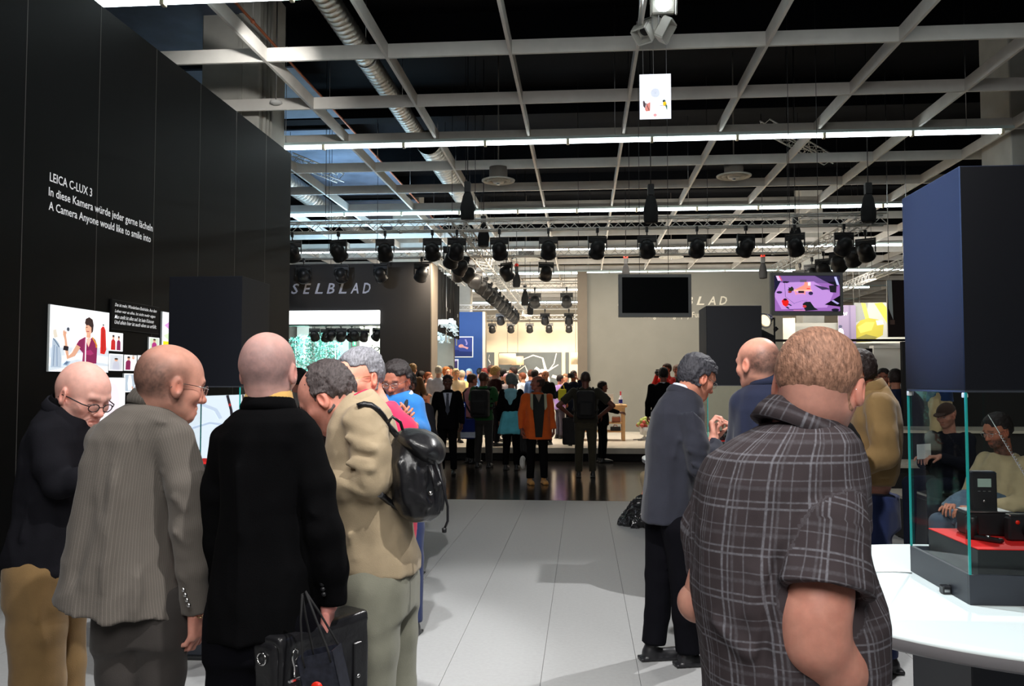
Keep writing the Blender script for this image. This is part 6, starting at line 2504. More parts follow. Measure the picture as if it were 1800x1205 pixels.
legs_px(A, d, leg_w(Z0(1330, 1205, d, .88), Z0(1325, 1205, d, .5), Z0(1322, 1205, d - .02, .09)), leg_w(Z0(1470, 1205, d, .88), Z0(1475, 1205, d, .5), Z0(1478, 1205, d - .02, .09)), M['dark_trouser'], h=.013, pelvis=[(.80, *Z0(1400, 1205, d, 0)[:2], .19, .15, CPHI), (1.0, *Z0(1400, 1205, d, 0)[:2], .19, .15, CPHI)], phi=CPHI + 10)

# ---- B: man in the grey pinstripe suit
d = 2.8
q = P(235, 1100, d)
B = person_root(q[0], q[1])
tag(B, 'balding man in a brown-grey pinstripe suit with rimless glasses, seen from behind at left', 'person')
stB = dict(skin=srgb(224, 164, 144), stubble=(.052, .030, .80, .014), hair=HB(74, 60, 54), w=1.04, fat=.004, eyes='closed', glasses='steel')
cB, fB, hB_ = fg_head(B, 301, 672, d, 52, 12, 3, stB, (268, 760), .03, .0033, 1.05, .062)
trB = rows(d, [(704, 240, 306, .06), (718, 212, 320, .085), (740, 182, 326, .11), (770, 164, 318, .125), (810, 153, 312, .13), (860, 146, 306, .135), (920, 134, 304, .14), (980, 118, 308, .15), (1040, 102, 318, .165), (1085, 92, 330, .175), (1125, 84, 335, .18)])
slR = chain(d, [(303, 775, -.03, .073), (322, 850, -.06, .068), (328, 925, -.06, .062), (336, 1000, -.05, .056), (345, 1078, -.02, .050)])
slL = chain(d, [(185, 780, .05, .068), (176, 880, .16, .058), (230, 900, .36, .050)])
F = lambda x, y, dd=-.14: P(x, y, d + dd)
fo = [(F(262, 800, -.10), F(272, 1000, -.10), .012, -.010), (F(238, 735, -.11), F(222, 1095, -.16), .007, -.010), (F(200, 820, -.14), F(180, 1050, -.16), .02, .010), (F(262, 870, -.12), F(250, 1080, -.16), .02, .010), (F(190, 900), F(150, 1040), .02, .012), (F(160, 870), F(128, 1030), .018, -.010), (F(278, 820, -.1), F(262, 900), .018, .009), (F(250, 960), F(232, 1090), .02, .010), (F(300, 870, -.12), F(330, 900, -.1), .014, .006), (F(296, 930, -.12), F(338, 960, -.09), .012, .006), (F(312, 1010, -.1), F(350, 1040, -.06), .010, .005), (F(215, 720, -.08), F(300, 745, -.1), .010, .004)]
garment(B, 'jacket', trB, [slR, slL], M['grey_suit'], .0078, k=.022, folds=fo, noise=[((7, 7, 2.5), .012, True), ((18, 18, 10), .003, True)], uv=True,
        extra=[(s_plane(P(97, 1047, d), P(215, 1104, d - .17), P(335, 1112, d - .12), P(200, 1300, d)), .006, 'cut', 0)])
band(B, 'collar', P(272, 702, d + .01), frame(CPHI + 25, 16, 6), .066, .070, COLLAR, M['grey_suit'])
band(B, 'shirt_collar', P(275, 694, d + .01), frame(CPHI + 25, 16, 6), .062, .066, SHIRTC, M['white_cloth'])
ch = [hB_]
wrB = P(346, 1070, d - .02)
forearm_hand(ch, P(333, 960, d - .05), wrB, (-.02, .10, -1), (-1, .2, 0), 1, srgb(222, 156, 138), curl=.62)
forearm_hand(ch, P(200, 900, d + .3), P(245, 890, d + .40), (.8, .6, .1), (0, 0, -1), 1, SKP)
core(ch, [[(P(268, 740, d), .05), (P(250, 850, d), .09), (P(245, 1050, d), .09)], [(P(255, 800, d), .05), (P(303, 790, d - .03), .04), (P(330, 930, d - .06), .04), (P(345, 1060, d - .02), .028)], [(P(255, 800, d), .05), (P(190, 790, d + .05), .04), (P(178, 880, d + .16), .038), (P(245, 890, d + .40), .028)]], SKP)
join_body(B, ch)
for k in range(4):
    c_ = P(322 + 3.2 * k, 1036 + 9 * k, d - .10)
    MB().lathe([(0, .004), (.006, .003), (.0075, 0), (0, -.004)], c_, 12, (0, -1, .1)).build('button', M['steel'], B, rel=np.array(B.location))
mb = MB().tube([P(351 + 5 * cos(t), 1082 + 3 * sin(t), d - .045 - .006 * sin(t)) for t in np.linspace(0, 6.28, 13)], .0016, 5)
mb.build('ring', M['gold'], B, rel=np.array(B.location))
legs_px(B, d, leg_w(Z0(215, 1100, d, .90), Z0(222, 1180, d, .5), Z0(228, 1180, d, .09), (.088, .08, .075)), leg_w(Z0(285, 1100, d, .90), Z0(276, 1180, d, .5), Z0(280, 1180, d, .09), (.088, .08, .075)), M['grey_trouser'], h=.012, pelvis=[(.80, *Z0(248, 1180, d, 0)[:2], .14, .11, CPHI), (.98, *Z0(248, 1180, d, 0)[:2], .14, .11, CPHI)], phi=CPHI + 20)

# ---- C: shaven-headed man in the black suit with briefcase
d = 2.68
q = P(460, 1100, d)
C_ = person_root(q[0], q[1])
tag(C_, 'shaven-headed man in a black suit with apricot shirt collar, seen from behind holding bags', 'person')
stC = dict(skin=srgb(236, 184, 174), stubble=(.050, .03, .62, .018), hair=HB(104, 92, 96), w=1.03, eyes='closed')
cC, fC, hC = fg_head(C_, 472, 650, d, 6, 8, 0, stC, (474, 745), .02, .0030, 1.0, .060)
trC = rows(d, [(712, 430, 518, .065), (722, 408, 540, .09), (740, 390, 554, .11), (770, 382, 548, .125), (820, 384, 538, .13), (900, 386, 532, .13), (980, 380, 546, .135), (1050, 374, 554, .145), (1112, 370, 556, .15)])
slR = chain(d, [(533, 770, 0, .070), (556, 850, -.02, .064), (568, 930, -.03, .058), (580, 1000, -.01, .052), (583, 1060, .01, .047)])
slL = chain(d, [(405, 775, .02, .070), (385, 860, .06, .064), (382, 950, .09, .056), (392, 1050, .14, .048)])
F = lambda x, y, dd=-.14: P(x, y, d + dd)
fo = [(F(460, 760), F(455, 1100), .006, -.005), (F(505, 790, -.1), F(515, 960, -.1), .012, -.010), (F(410, 800), F(425, 960), .016, .008), (F(480, 830), F(500, 980), .016, .007), (F(540, 900, -.09), F(590, 915, -.05), .012, .006)]
garment(C_, 'jacket', trC, [slR, slL], M['black_suit'], .0082, k=.022, folds=fo, noise=[((7, 7, 2.5), .012, True), ((18, 18, 10), .003, True)])
band(C_, 'collar', P(473, 710, d), frame(CPHI, 14, 0), .072, .072, COLLAR, M['black_suit'])
band(C_, 'shirt_collar', P(473, 698, d), frame(CPHI, 14, 0), .066, .066, [(a * 1.1, b * 1.25) for a, b in SHIRTC], M['yellow_cloth'])
ch = [hC]
wrC = P(578, 1062, d + .01)
forearm_hand(ch, P(580, 990, d), wrC, (-.12, .08, -1), (-1, 0, 0), 1, srgb(226, 150, 140), curl=1.25, h=.0038)
forearm_hand(ch, P(385, 980, d + .1), P(396, 1062, d + .15), (.2, .3, -1), (1, 0, 0), -1, SKP, curl=.7)
core(ch, [[(P(474, 740, d), .05), (P(470, 850, d), .09), (P(465, 1050, d), .09)], [(P(470, 800, d), .05), (P(533, 785, d), .04), (P(568, 930, d - .03), .04), (P(578, 1050, d + .01), .028)], [(P(470, 800, d), .05), (P(405, 785, d + .02), .04), (P(384, 950, d + .09), .038), (P(396, 1055, d + .15), .028)]], SKP)
join_body(C_, ch)
for k in range(3):
    MB().lathe([(0, .004), (.006, .003), (.0075, 0), (0, -.004)], P(566 + 1.5 * k, 1026 + 9 * k, d - .055), 12, (0, -1, .1)).build('button', M['black_plastic'], C_, rel=np.array(C_.location))
legs_px(C_, d, leg_w(Z0(425, 1100, d, .90), Z0(420, 1180, d, .5), Z0(424, 1180, d, .09), (.108, .09, .08)), leg_w(Z0(505, 1100, d, .90), Z0(504, 1180, d, .5), Z0(506, 1180, d, .09), (.108, .09, .08)), M['dark_trouser'], h=.012, pelvis=[(.80, *Z0(463, 1180, d, 0)[:2], .17, .125, CPHI), (.98, *Z0(463, 1180, d, 0)[:2], .165, .125, CPHI)], phi=CPHI)

# briefcase and paper bag hanging from his hand
cb = P(548, 1160, d + .02)
br = empty('briefcase', (cb[0], cb[1], .50))
tag(br, "black leather briefcase with metal clasps in the shaven-headed man's hand", 'briefcase')
frb = frame(CPHI - 58)
ztop = P(548, 1100, d)[2]
Rb = Matrix.Rotation(-rad(CPHI - 58), 4, 'Z')
br.rotation_euler = (0, 0, -rad(CPHI - 58))
Hb = ztop - .50
v, fc = nets(with_folds(s_union([(s_box((0, 0, Hb / 2), (.20, .055, Hb / 2), None, .022), 0)]), noise=[((9, 9, 9), .005, True)]), (-.25, -.09, -.02), (.25, .09, Hb + .03), .007)
link('case_body', np_mesh('case_body', v, fc), M['leather'], br)
v, fc = nets(with_folds(s_union([(s_box((0, -.058, Hb * .62), (.19, .012, Hb * .36), None, .01), 0), (s_box((0, -.01, Hb), (.195, .055, .014), None, .012), .02)]), noise=[((9, 9, 9), .003, True)]), (-.25, -.09, 0), (.25, .09, Hb + .05), .007)
link('flap', np_mesh('flap', v, fc), M['leather'], br)
MB().tube([(-.07, 0, Hb + .01), (-.06, 0, Hb + .05), (-.03, 0, Hb + .068), (.03, 0, Hb + .068), (.06, 0, Hb + .05), (.07, 0, Hb + .01)], .009, 8).build('handle', M['leather'], br)
for sx in (-1, 1):
    c_ = MB().box((sx * .13 - .018, -.078, Hb * .30), (sx * .13 + .018, -.070, Hb * .80), .003).build('strap', M['leather'], br)
    MB().box((sx * .13 - .024, -.086, Hb * .36), (sx * .13 + .024, -.078, Hb * .42), .003).build('buckle', M['chrome'], c_)
    MB().lathe([(0, .006), (.006, .004), (.007, 0)], (sx * .13, -.078, Hb * .52), 10, (0, -1, 0)).build('rivet', M['chrome'], c_)
for sx in (-1, 1):
    rg = MB().tube([(sx * .205 + .0, .018 * cos(t), Hb * .86 + .018 * sin(t)) for t in np.linspace(0, 6.28, 13)], .003, 6).build('ring', M['chrome'], br)
hk = P(518, 1172, d - .235)
Rl = np.linalg.inv(np.array(Rb)[:3, :3]) @ (hk - np.array(br.location))
m2 = MB().tube([Rl + np.array((0, 0, .052)), Rl + np.array((-.008, 0, .04)), Rl + np.array((-.008, 0, .024)), Rl, Rl + np.array((0, 0, -.028))], .0030, 6)
m2.tube([Rl + np.array((0, 0, .052)), Rl + np.array((.012, 0, .045)), Rl + np.array((.012, 0, .028)), Rl + np.array((.002, 0, .02))], .0022, 6)
ck = m2.build('snap_hook', M['chrome'], br)
MB().box(Rl + np.array((-.022, -.005, -.040)), Rl + np.array((.022, .005, -.030)), .002).build('hook_bar', M['chrome'], ck)
MB().box(Rl + np.array((-.019, -.003, -.16)), Rl + np.array((.019, .003, -.040)), .002).build('hanging_strap', M['leather'], br)
MB().lathe([(0, .006), (.006, .004), (.007, 0)], Rl + np.array((0, -.003, -.058)), 12, (0, -1, 0)).build('rivet', M['chrome'], ck)

pb = P(603, 1178, d - .20)
bg = empty('paper_bag', (pb[0], pb[1], P(600, 1300, d - .1)[2]))
tag(bg, 'dark patterned paper bag with a red dot, held together with the briefcase', 'bag')
bg.rotation_euler = (0, rad(-14), -rad(CPHI + 8))
zt = P(600, 1140, d - .20)[2] - bg.location[2]
w_ = .056
M['bag_paper'] = mat('dark_bag_paper', srgb(34, 36, 46), .4, vary=.4, vscale=60)
mb = MB()
t_ = .003
for a, b in (((-w_, -.04, 0), (w_, -.04 + t_, zt)), ((-w_, .04 - t_, 0), (w_, .04, zt)), ((-w_, -.04, 0), (-w_ + t_, .04, zt)), ((w_ - t_, -.04, 0), (w_, .04, zt))):
    mb.box(a, b)
mb.box((-w_, -.04, 0), (w_, .04, t_))
mb.build('paper_shell', M['bag_paper'], bg)
rd = MB().lathe([(0, .0016), (.018, .0016), (.018, 0)], (-.012, -.0402, zt - .092), 28, (0, -1, 0)).build('red_dot', M['red'], bg)
text_mesh('lettering', 'Leica', (-.026, -.0425, zt - .098), (1, 0, 0), (0, 0, 1), .028, .012, M['white_text'], rd, shear=.2)
for sy in (-1, 1):
    MB().tube([(-.035, sy * .039, zt - .03), (-.035, sy * .039, zt), (-.025, sy * .02, zt + .10), (-.012, 0, zt + .17), (.0, 0, zt + .175), (.02, sy * .02, zt + .10), (.045, sy * .039, zt), (.045, sy * .039, zt - .03)], .0035, 6).build('cord_handle', M['black_matte'], bg)

# ---- D: bent man in the beige jacket with leather backpack
d = 3.15
q = P(660, 1000, d)
D = person_root(q[0], q[1])
tag(D, 'grey-haired man in a beige jacket bending forward to the left, wearing a black backpack', 'person')
stD = dict(skin=srgb(222, 156, 138), hairstyle='receding', hair=HB(78, 70, 70), hair_t=.005, hair_top=.5, hair_rough=.004, w=1.03, eyes='closed')
cD, fD, hD = fg_head(D, 576, 697, d, -84, 38, 0, stD, (637, 745), .0, .0034, 1.05, .062)
trD = rows(d, [(690, 612, 662, .06), (702, 600, 675, .09), (722, 588, 688, .13), (750, 580, 696, .16), (790, 575, 704, .18), (840, 573, 710, .185), (890, 575, 718, .18), (940, 582, 728, .18), (975, 590, 738, .185), (1000, 600, 737, .185)])
slN = chain(d, [(640, 745, -.13, .076), (652, 800, -.17, .074), (650, 842, -.18, .070), (610, 852, -.16, .062), (560, 850, -.08, .052)])
slF = chain(d, [(620, 750, .14, .070), (610, 840, .17, .060), (560, 850, .12, .050)])
F = lambda x, y, dd=-.2: P(x, y, d + dd)
fo = [(F(600, 735, -.17), F(655, 760, -.22), .014, .011), (F(596, 765, -.2), F(665, 790, -.25), .013, .011), (F(592, 790, -.22), F(668, 806, -.26), .010, -.012), (F(600, 812, -.22), F(662, 826, -.26), .013, .013), (F(585, 835, -.2), F(650, 815, -.25), .010, -.010), (F(650, 780, -.22), F(668, 850, -.22), .012, .010), (F(600, 850, -.22), F(645, 870, -.24), .012, .010),
      (F(610, 930), F(625, 995), .02, .012), (F(655, 900), F(640, 990), .02, -.012), (F(690, 920), F(720, 980), .018, .010), (F(670, 760, -.17), F(690, 850, -.18), .016, .010), (F(660, 890), F(700, 920), .015, .012)]
garment(D, 'jacket', trD, [slN, slF], M['beige'], .0078, k=.025, folds=fo, noise=[((10, 10, 6), .008, True), ((22, 22, 14), .003, True)])
band(D, 'collar', P(628, 708, d), frame(CPHI - 84, 30, 0), .075, .068, COLLAR, M['beige'])
band(D, 'shirt_collar', P(623, 704, d), frame(CPHI - 84, 32, 0), .066, .062, [(a_, b_2 * .7) for a_, b_2 in SHIRTC], M['pink_shirt'])
ch = [hD]
forearm_hand(ch, P(600, 852, d - .15), P(556, 848, d - .07), (-.9, .3, 0), (0, 0, -1), 1, SKP)
forearm_hand(ch, P(600, 850, d + .15), P(552, 848, d + .12), (-.9, .2, 0), (0, 0, -1), -1, SKP)
core(ch, [[(P(637, 745, d), .05), (P(645, 850, d), .10), (P(660, 980, d), .10)], [(P(640, 790, d), .05), (P(642, 755, d - .13), .04), (P(650, 842, d - .18), .04), (P(556, 848, d - .07), .028)], [(P(640, 790, d), .05), (P(622, 760, d + .14), .04), (P(610, 840, d + .17), .04), (P(552, 848, d + .12), .028)]], SKP)
join_body(D, ch)
legs_px(D, d, leg_w(Z0(652, 1000, d - .09, .90), Z0(650, 1100, d - .09, .5), Z0(660, 1100, d - .09, .09), (.115, .095, .085)), leg_w(Z0(684, 1000, d + .1, .90), Z0(688, 1100, d + .10, .5), Z0(690, 1100, d + .1, .09), (.11, .092, .08)), M['sage'], h=.011,
        pelvis=[(.82, *Z0(664, 1100, d, 0)[:2], .135, .17, CPHI), (1.0, *Z0(664, 1000, d, 0)[:2], .14, .17, CPHI)], phi=CPHI - 86, folds=[(P(690, 1010, d - .15), P(655, 1130, d - .2), .025, .012), (P(640, 1020, d - .2), P(625, 1150, d - .2), .02, .008)])

bk_c = P(735, 832, d - .08)
bp = empty('backpack', (bk_c[0], bk_c[1], P(735, 910, d)[2]))
tag(bp, 'shiny black leather drawstring backpack on the back of the man in the beige jacket', 'backpack')
d2 = d - .08
slb = rows(d2, [(757, 702, 752, .09), (772, 694, 768, .12), (800, 689, 773, .145), (840, 689, 780, .155), (875, 693, 782, .155), (897, 706, 778, .14), (910, 722, 764, .10)])
F = lambda x, y, dd=-.15: P(x, y, d2 + dd)
fb = with_folds(s_union([(s_loft(slb, 2.6, .02), 0)]), folds=[(F(705, 775), F(745, 830), .014, -.016), (F(730, 770), F(735, 870), .012, .012), (F(700, 800), F(715, 890), .014, .012), (F(760, 790), F(765, 890), .014, -.010), (F(715, 860), F(770, 895), .014, .012), (F(745, 800), F(752, 850), .01, -.010)], noise=[((12, 12, 7), .010, True), ((26, 26, 16), .003, True)])
lo, hi = loft_bounds(slb)
solid('bag_body', fb, lo - .03, hi + .03, .0065, M['leather'], bp)
fl = s_union([(s_ell(P(738, 778, d2 - .03), (.085, .135, .045), frame(CPHI, 0, 22)), 0), (s_ell(P(752, 790, d2 - .03), (.065, .125, .05), frame(CPHI, 0, 40)), .03)])
c_ = P(742, 780, d2)
solid('flap', with_folds(fl, noise=[((16, 16, 16), .004, True)]), c_ - .2, c_ + .2, .006, M['leather'], bp)
pk = s_union([(s_box(P(765, 868, d2), (.028, .10, .06), frame(CPHI, 0, 8), .02), 0)])
c_ = P(765, 868, d2)
solid('pocket', with_folds(pk, noise=[((12, 12, 12), .004, True)]), c_ - .16, c_ + .16, .006, M['leather'], bp)
rl_ = np.array(bp.location)


def strap(pts, w, t, name='strap', m=M['leather'], par=None):
    pts = [np.array(p, float) for p in pts]
    mb = MB()
    mb.tube(pts, w, 8)
    return mb.build(name, m, par or bp, rel=rl_)


strap([snap(FN[D.name, 'jacket'], *q_, d) for q_ in ((628, 714), (640, 710), (652, 712), (664, 720), (674, 732), (683, 748))] + [P(700, 768, d - .14)], .011, 0)
strap([snap(FN[D.name, 'jacket'], *q_, d, .0) for q_ in ((668, 868), (674, 873), (682, 880), (690, 886))] + [P(708, 896, d - .14)], .012, 0)
strap([P(682, 742, d - .16), P(690, 732, d - .16), P(704, 742, d - .15), P(710, 762, d - .13)], .006, 0, 'top_loop')
strap([P(764, 810, d2 - .12), P(778, 850, d2 - .14), P(787, 890, d2 - .14), P(787, 915, d2 - .14), P(781, 930, d2 - .14)], .0045, 0, 'drawstring')
MB().lathe([(0, -.01), (.008, -.008), (.009, .006), (0, .01)], P(781, 931, d2 - .14), 10).build('cord_end', M['black_plastic'], bp, rel=rl_)
MB().box(P(655, 862, d - .225) - .010, P(655, 862, d - .225) + .010, .003).build('buckle', M['chrome'], bp, rel=rl_)
MB().lathe([(0, .006), (.007, .004), (.008, 0)], P(757, 866, d2 - .165), 12, (0, -1, 0)).build('stud', M['chrome'], bp, rel=rl_)
strap([P(755, 818, d2 - .15), P(762, 842, d2 - .165), P(768, 862, d2 - .165)], .008, 0, 'closing_strap')

# ---- E: bald man in the black jacket, left
d = 3.4
q = P(100, 1000, d)
E = person_root(q[0], q[1])
tag(E, 'bald man with dark-rimmed glasses and black jacket looking down, leftmost of the near group', 'person')
stE = dict(skin=srgb(232, 178, 164), stubble=(.02, .0, .16, .02), hair=HB(120, 100, 96), glasses='thick', glasses_z=-.012, eyes='closed', w=1.05, fat=.008, brow=.3)
cE, fE, hE = fg_head(E, 147, 692, d, 112, 24, -2, stE, (112, 765), .03, .0030, 1.07, .066)
trE = rows(d, [(700, 92, 135, .05), (716, 80, 150, .08), (738, 64, 166, .12), (770, 54, 172, .16), (810, 50, 172, .18), (850, 46, 170, .18), (900, 38, 166, .18), (950, 26, 158, .19), (980, 20, 152, .19), (1003, 34, 150, .19)])
slN = chain(d, [(84, 768, -.12, .072), (92, 820, -.17, .066), (104, 850, -.18, .060), (135, 845, -.18, .052), (160, 838, -.14, .045)])
slF = chain(d, [(120, 765, .16, .068), (135, 845, .2, .058), (185, 845, .14, .045)])
F = lambda x, y, dd=-.19: P(x, y, d + dd)
fo = [(F(70, 800), F(110, 830), .014, .008), (F(75, 840), F(120, 866), .012, .008), (F(50, 870), F(35, 960), .016, .009), (F(95, 880), F(100, 990), .02, -.008)]
garment(E, 'jacket', trE, [slN, slF], M['black_jacket'], .0085, k=.025, folds=fo, noise=[((8, 8, 4), .008, True), ((20, 20, 12), .002, True)])
band(E, 'collar', P(119, 714, d), frame(CPHI + 112, 26, 0), .080, .072, COLLAR, M['black_jacket'])
band(E, 'shirt_collar', P(122, 709, d), frame(CPHI + 112, 26, 0), .072, .066, [(a, b * 1.2) for a, b in SHIRTC], M['black_suit'])
ch = [hE]
forearm_hand(ch, P(120, 845, d - .18), P(166, 836, d - .13), (.9, .4, .1), (0, 0, -1), -1, SKP)
forearm_hand(ch, P(150, 845, d + .18), P(190, 842, d + .12), (.9, .1, 0), (0, 0, -1), 1, SKP)
core(ch, [[(P(112, 755, d), .05), (P(108, 850, d), .10), (P(98, 980, d), .10)], [(P(108, 800, d), .05), (P(88, 778, d - .12), .04), (P(104, 850, d - .18), .04), (P(166, 836, d - .13), .028)], [(P(108, 800, d), .05), (P(120, 775, d + .14), .04), (P(135, 845, d + .2), .04), (P(190, 842, d + .12), .028)]], SKP)
join_body(E, ch)
legs_px(E, d, leg_w(Z0(64, 1000, d - .1, .90), Z0(70, 1100, d - .1, .5), Z0(78, 1100, d - .1, .09), (.11, .095, .08)), leg_w(Z0(104, 1000, d + .1, .90), Z0(112, 1100, d + .1, .5), Z0(116, 1100, d + .1, .09), (.105, .085, .07)), M['khaki'], h=.012,
        pelvis=[(.80, *Z0(84, 1000, d, 0)[:2], .135, .17, CPHI), (1.0, *Z0(84, 1000, d, 0)[:2], .14, .17, CPHI)], phi=CPHI + 100, folds=[(P(50, 1020, d - .2), P(80, 1150, d - .2), .02, .012), (P(90, 1010, d - .2), P(60, 1100, d - .2), .016, .008)])

# ---- F: grey-haired man with gold glasses, pink shirt
d = 3.75
q = P(660, 900, d)
G = person_root(q[0], q[1])
tag(G, 'grey-haired man with gold-rimmed glasses and a bright pink shirt, looking left behind the beige jacket', 'person')
stG = dict(skin=srgb(228, 160, 138), hairstyle='full', hair=HB(118, 118, 124), hair_t=.004, hair_top=.3, hair_rough=.002, glasses='gold', w=1.06, fat=.007, eyes='closed')
cG, fG, hG = fg_head(G, 632, 661, d, -140, 10, 0, stG, (668, 740), .04, .0034, 1.06, .064)
trG = rows(d, [(706, 648, 694, .07), (720, 634, 706, .10), (745, 612, 722, .12), (790, 600, 736, .14), (860, 600, 736, .14), (960, 605, 730, .14), (1010, 608, 728, .14)])
slR = chain(d, [(706, 760, -.02, .068), (712, 850, -.1, .058), (665, 880, -.22, .048)])
slL = chain(d, [(630, 760, .08, .066), (615, 850, .02, .056), (600, 880, -.14, .046)])
garment(G, 'shirt', trG, [slR, slL], M['pink_shirt'], .010, k=.05, noise=[((8, 8, 4), .008, True), ((20, 20, 12), .003, True)])
band(G, 'collar', P(666, 722, d + .02), frame(CPHI - 140, 14, 0), .072, .072, COLLAR, M['pink_shirt'])
ch = [hG]
forearm_hand(ch, P(690, 870, d - .2), P(655, 880, d - .25), (-.7, -.6, 0), (0, 0, -1), 1, SKP)
forearm_hand(ch, P(610, 870, d - .1), P(598, 880, d - .18), (-.6, -.7, 0), (0, 0, -1), -1, SKP)
core(ch, [[(P(668, 735, d), .05), (P(668, 850, d), .10), (P(668, 980, d), .10)], [(P(668, 800, d), .05), (P(704, 770, d - .02), .04), (P(712, 850, d - .1), .04), (P(655, 880, d - .25), .028)], [(P(668, 800, d), .05), (P(632, 770, d + .08), .04), (P(615, 850, d + .02), .04), (P(598, 880, d - .18), .028)]], SKP)
join_body(G, ch)
legs_px(G, d, leg_w(Z0(640, 1000, d, .90), Z0(640, 1000, d, .5), Z0(640, 1000, d, .09)), leg_w(Z0(692, 1000, d, .90), Z0(696, 1000, d, .5), Z0(698, 1000, d, .09)), M['dark_trouser'], h=.014, pelvis=[(.80, *Z0(667, 1000, d, 0)[:2], .15, .12, CPHI), (1.0, *Z0(667, 1000, d, 0)[:2], .15, .12, CPHI)], phi=CPHI - 130)

# ---- G: man in the blue pullover with a phone
d = 5.6
q = P(708, 900, d)
H_ = person_root(q[0], q[1])
tag(H_, 'dark-haired man in a bright blue pullover looking down at a phone in his hands', 'person')
stH = dict(skin=srgb(168, 104, 84), hairstyle='full', hair=HB(44, 38, 38), hair_t=.010, glasses='steel', eyes='closed', w=1.05, fat=.005)
cH, fH, hH = fg_head(H_, 697, 667, d, -162, 20, 0, stH, (706, 705), .04, .0045, 1.02, .060)
trH = rows(d, [(687, 688, 718, .06), (697, 680, 726, .09), (708, 671, 734, .11), (730, 666, 740, .13), (765, 668, 738, .13), (800, 670, 736, .13), (830, 670, 736, .13)])
slR = chain(d, [(728, 712, 0, .072), (740, 755, -.05, .058), (716, 745, -.24, .046)])
slL = chain(d, [(676, 712, 0, .072), (668, 760, -.05, .058), (700, 748, -.26, .046)])
garment(H_, 'pullover', trH, [slR, slL], M['blue_knit'], .012, k=.05, noise=[((9, 9, 5), .010, True), ((22, 22, 14), .003, True)])
band(H_, 'shirt_collar', P(703, 694, d), frame(CPHI - 165, 10, 0), .075, .074, [(a * 1.4, b * 1.3) for a, b in COLLAR], M['white_cloth'], drop=.03)
ch = [hH]
forearm_hand(ch, P(725, 750, d - .2), P(717, 742, d - .27), (-.6, -.4, .35), (-.4, .5, .5), -1, srgb(186, 116, 94), curl=.9, h=.005)
forearm_hand(ch, P(695, 750, d - .2), P(700, 746, d - .29), (.5, -.5, .35), (.4, .5, .5), 1, srgb(186, 116, 94), curl=.9, h=.005)
core(ch, [[(P(706, 705, d), .05), (P(705, 760, d), .09), (P(705, 820, d), .09)], [(P(705, 740, d), .05), (P(728, 718, d), .04), (P(740, 755, d - .05), .038), (P(717, 742, d - .27), .028)], [(P(705, 740, d), .05), (P(678, 718, d), .04), (P(668, 760, d - .05), .038), (P(700, 746, d - .29), .028)]], SKP)
join_body(H_, ch)
legs_px(H_, d, leg_w(Z0(690, 900, d, .90), Z0(688, 900, d, .5), Z0(686, 900, d, .09)), leg_w(Z0(720, 900, d, .90), Z0(724, 900, d, .5), Z0(726, 900, d, .09)), M['denim'], h=.016, pelvis=[(.80, *Z0(704, 900, d, 0)[:2], .15, .12, CPHI), (1.0, *Z0(704, 900, d, 0)[:2], .15, .12, CPHI)], phi=CPHI - 165)
q = P(708, 731, d - .36)
simple_thing('mobile_phone', 'dark mobile phone held by the man in the blue pullover', 'phone', q, [('phone_body', MB().box((-.045, -.012, -.008), (.045, .012, .016), .004), M['black_plastic']), ('screen', MB().box((-.035, -.009, .016), (.035, .009, .017)), M['lcd'])])
ns = MB().tube([P(686, 692, d - .03), P(683, 720, d - .14), P(690, 738, d - .15), P(697, 748, d - .16), P(704, 736, d - .16), P(712, 715, d - .14), P(718, 694, d - .03)], .012, 6)
o = ns.build('camera_strap', M['black_matte'])
tag(o, 'black camera strap hanging round the neck of the man in the blue pullover', 'strap')

# ---- H: man in the dark suit on the right looking into the middle case
d = 5.05
q = P(1185, 1140, d)
I_ = person_root(q[0], q[1])
tag(I_, 'grey-haired man in a dark blue-grey suit with glasses, standing in profile facing right', 'person')
stI = dict(skin=srgb(212, 146, 122), hairstyle='full', hair=HB(62, 62, 68), hair_t=.011, hair_top=.6, hair_rough=.005, glasses='steel', eyes='closed', w=1.02)
cI, fI, hI = fg_head(I_, 1226, 663, d, 72, 26, 0, stI, (1198, 712), .0, .0042, 1.07, .060)
trI = rows(d, [(678, 1182, 1216, .07), (688, 1172, 1226, .10), (702, 1157, 1234, .14), (725, 1144, 1238, .18), (760, 1138, 1236, .19), (800, 1135, 1230, .18), (850, 1132, 1222, .17), (885, 1128, 1220, .17), (915, 1126, 1222, .17)])
slN = chain(d, [(1212, 728, -.15, .078), (1222, 780, -.19, .072), (1232, 822, -.19, .068), (1250, 800, -.16, .056), (1256, 778, -.10, .048)])
slF = chain(d, [(1205, 728, .15, .074), (1225, 800, .2, .062), (1250, 780, .16, .048)])
F = lambda x, y, dd=-.2: P(x, y, d + dd)
fo = [(F(1195, 760), F(1180, 850), .016, .010), (F(1195, 780), F(1190, 905), .02, -.014), (F(1160, 800), F(1152, 900), .02, .010), (F(1205, 790, -.25), F(1245, 800, -.25), .014, .010), (F(1205, 812, -.25), F(1245, 825, -.25), .012, .010), (F(1210, 750, -.22), F(1235, 765, -.25), .012, .008), (F(1170, 720, -.17), F(1162, 890), .006, -.006)]
garment(I_, 'jacket', trI, [slN, slF], M['dark_suit'], .0098, k=.022, folds=fo, noise=[((8, 8, 3), .008, True), ((20, 20, 12), .002, True)])
band(I_, 'collar', P(1198, 689, d), frame(CPHI + 72, 24, 0), .078, .072, COLLAR, M['dark_suit'])
band(I_, 'shirt_collar', P(1201, 685, d), frame(CPHI + 72, 26, 0), .068, .064, SHIRTC, M['white_cloth'])
ch = [hI]
forearm_hand(ch, P(1245, 805, d - .17), P(1255, 768, d - .09), (-.12, .30, .9), (.9, .1, .3), 1, srgb(222, 158, 138), curl=1.0, h=.0048)
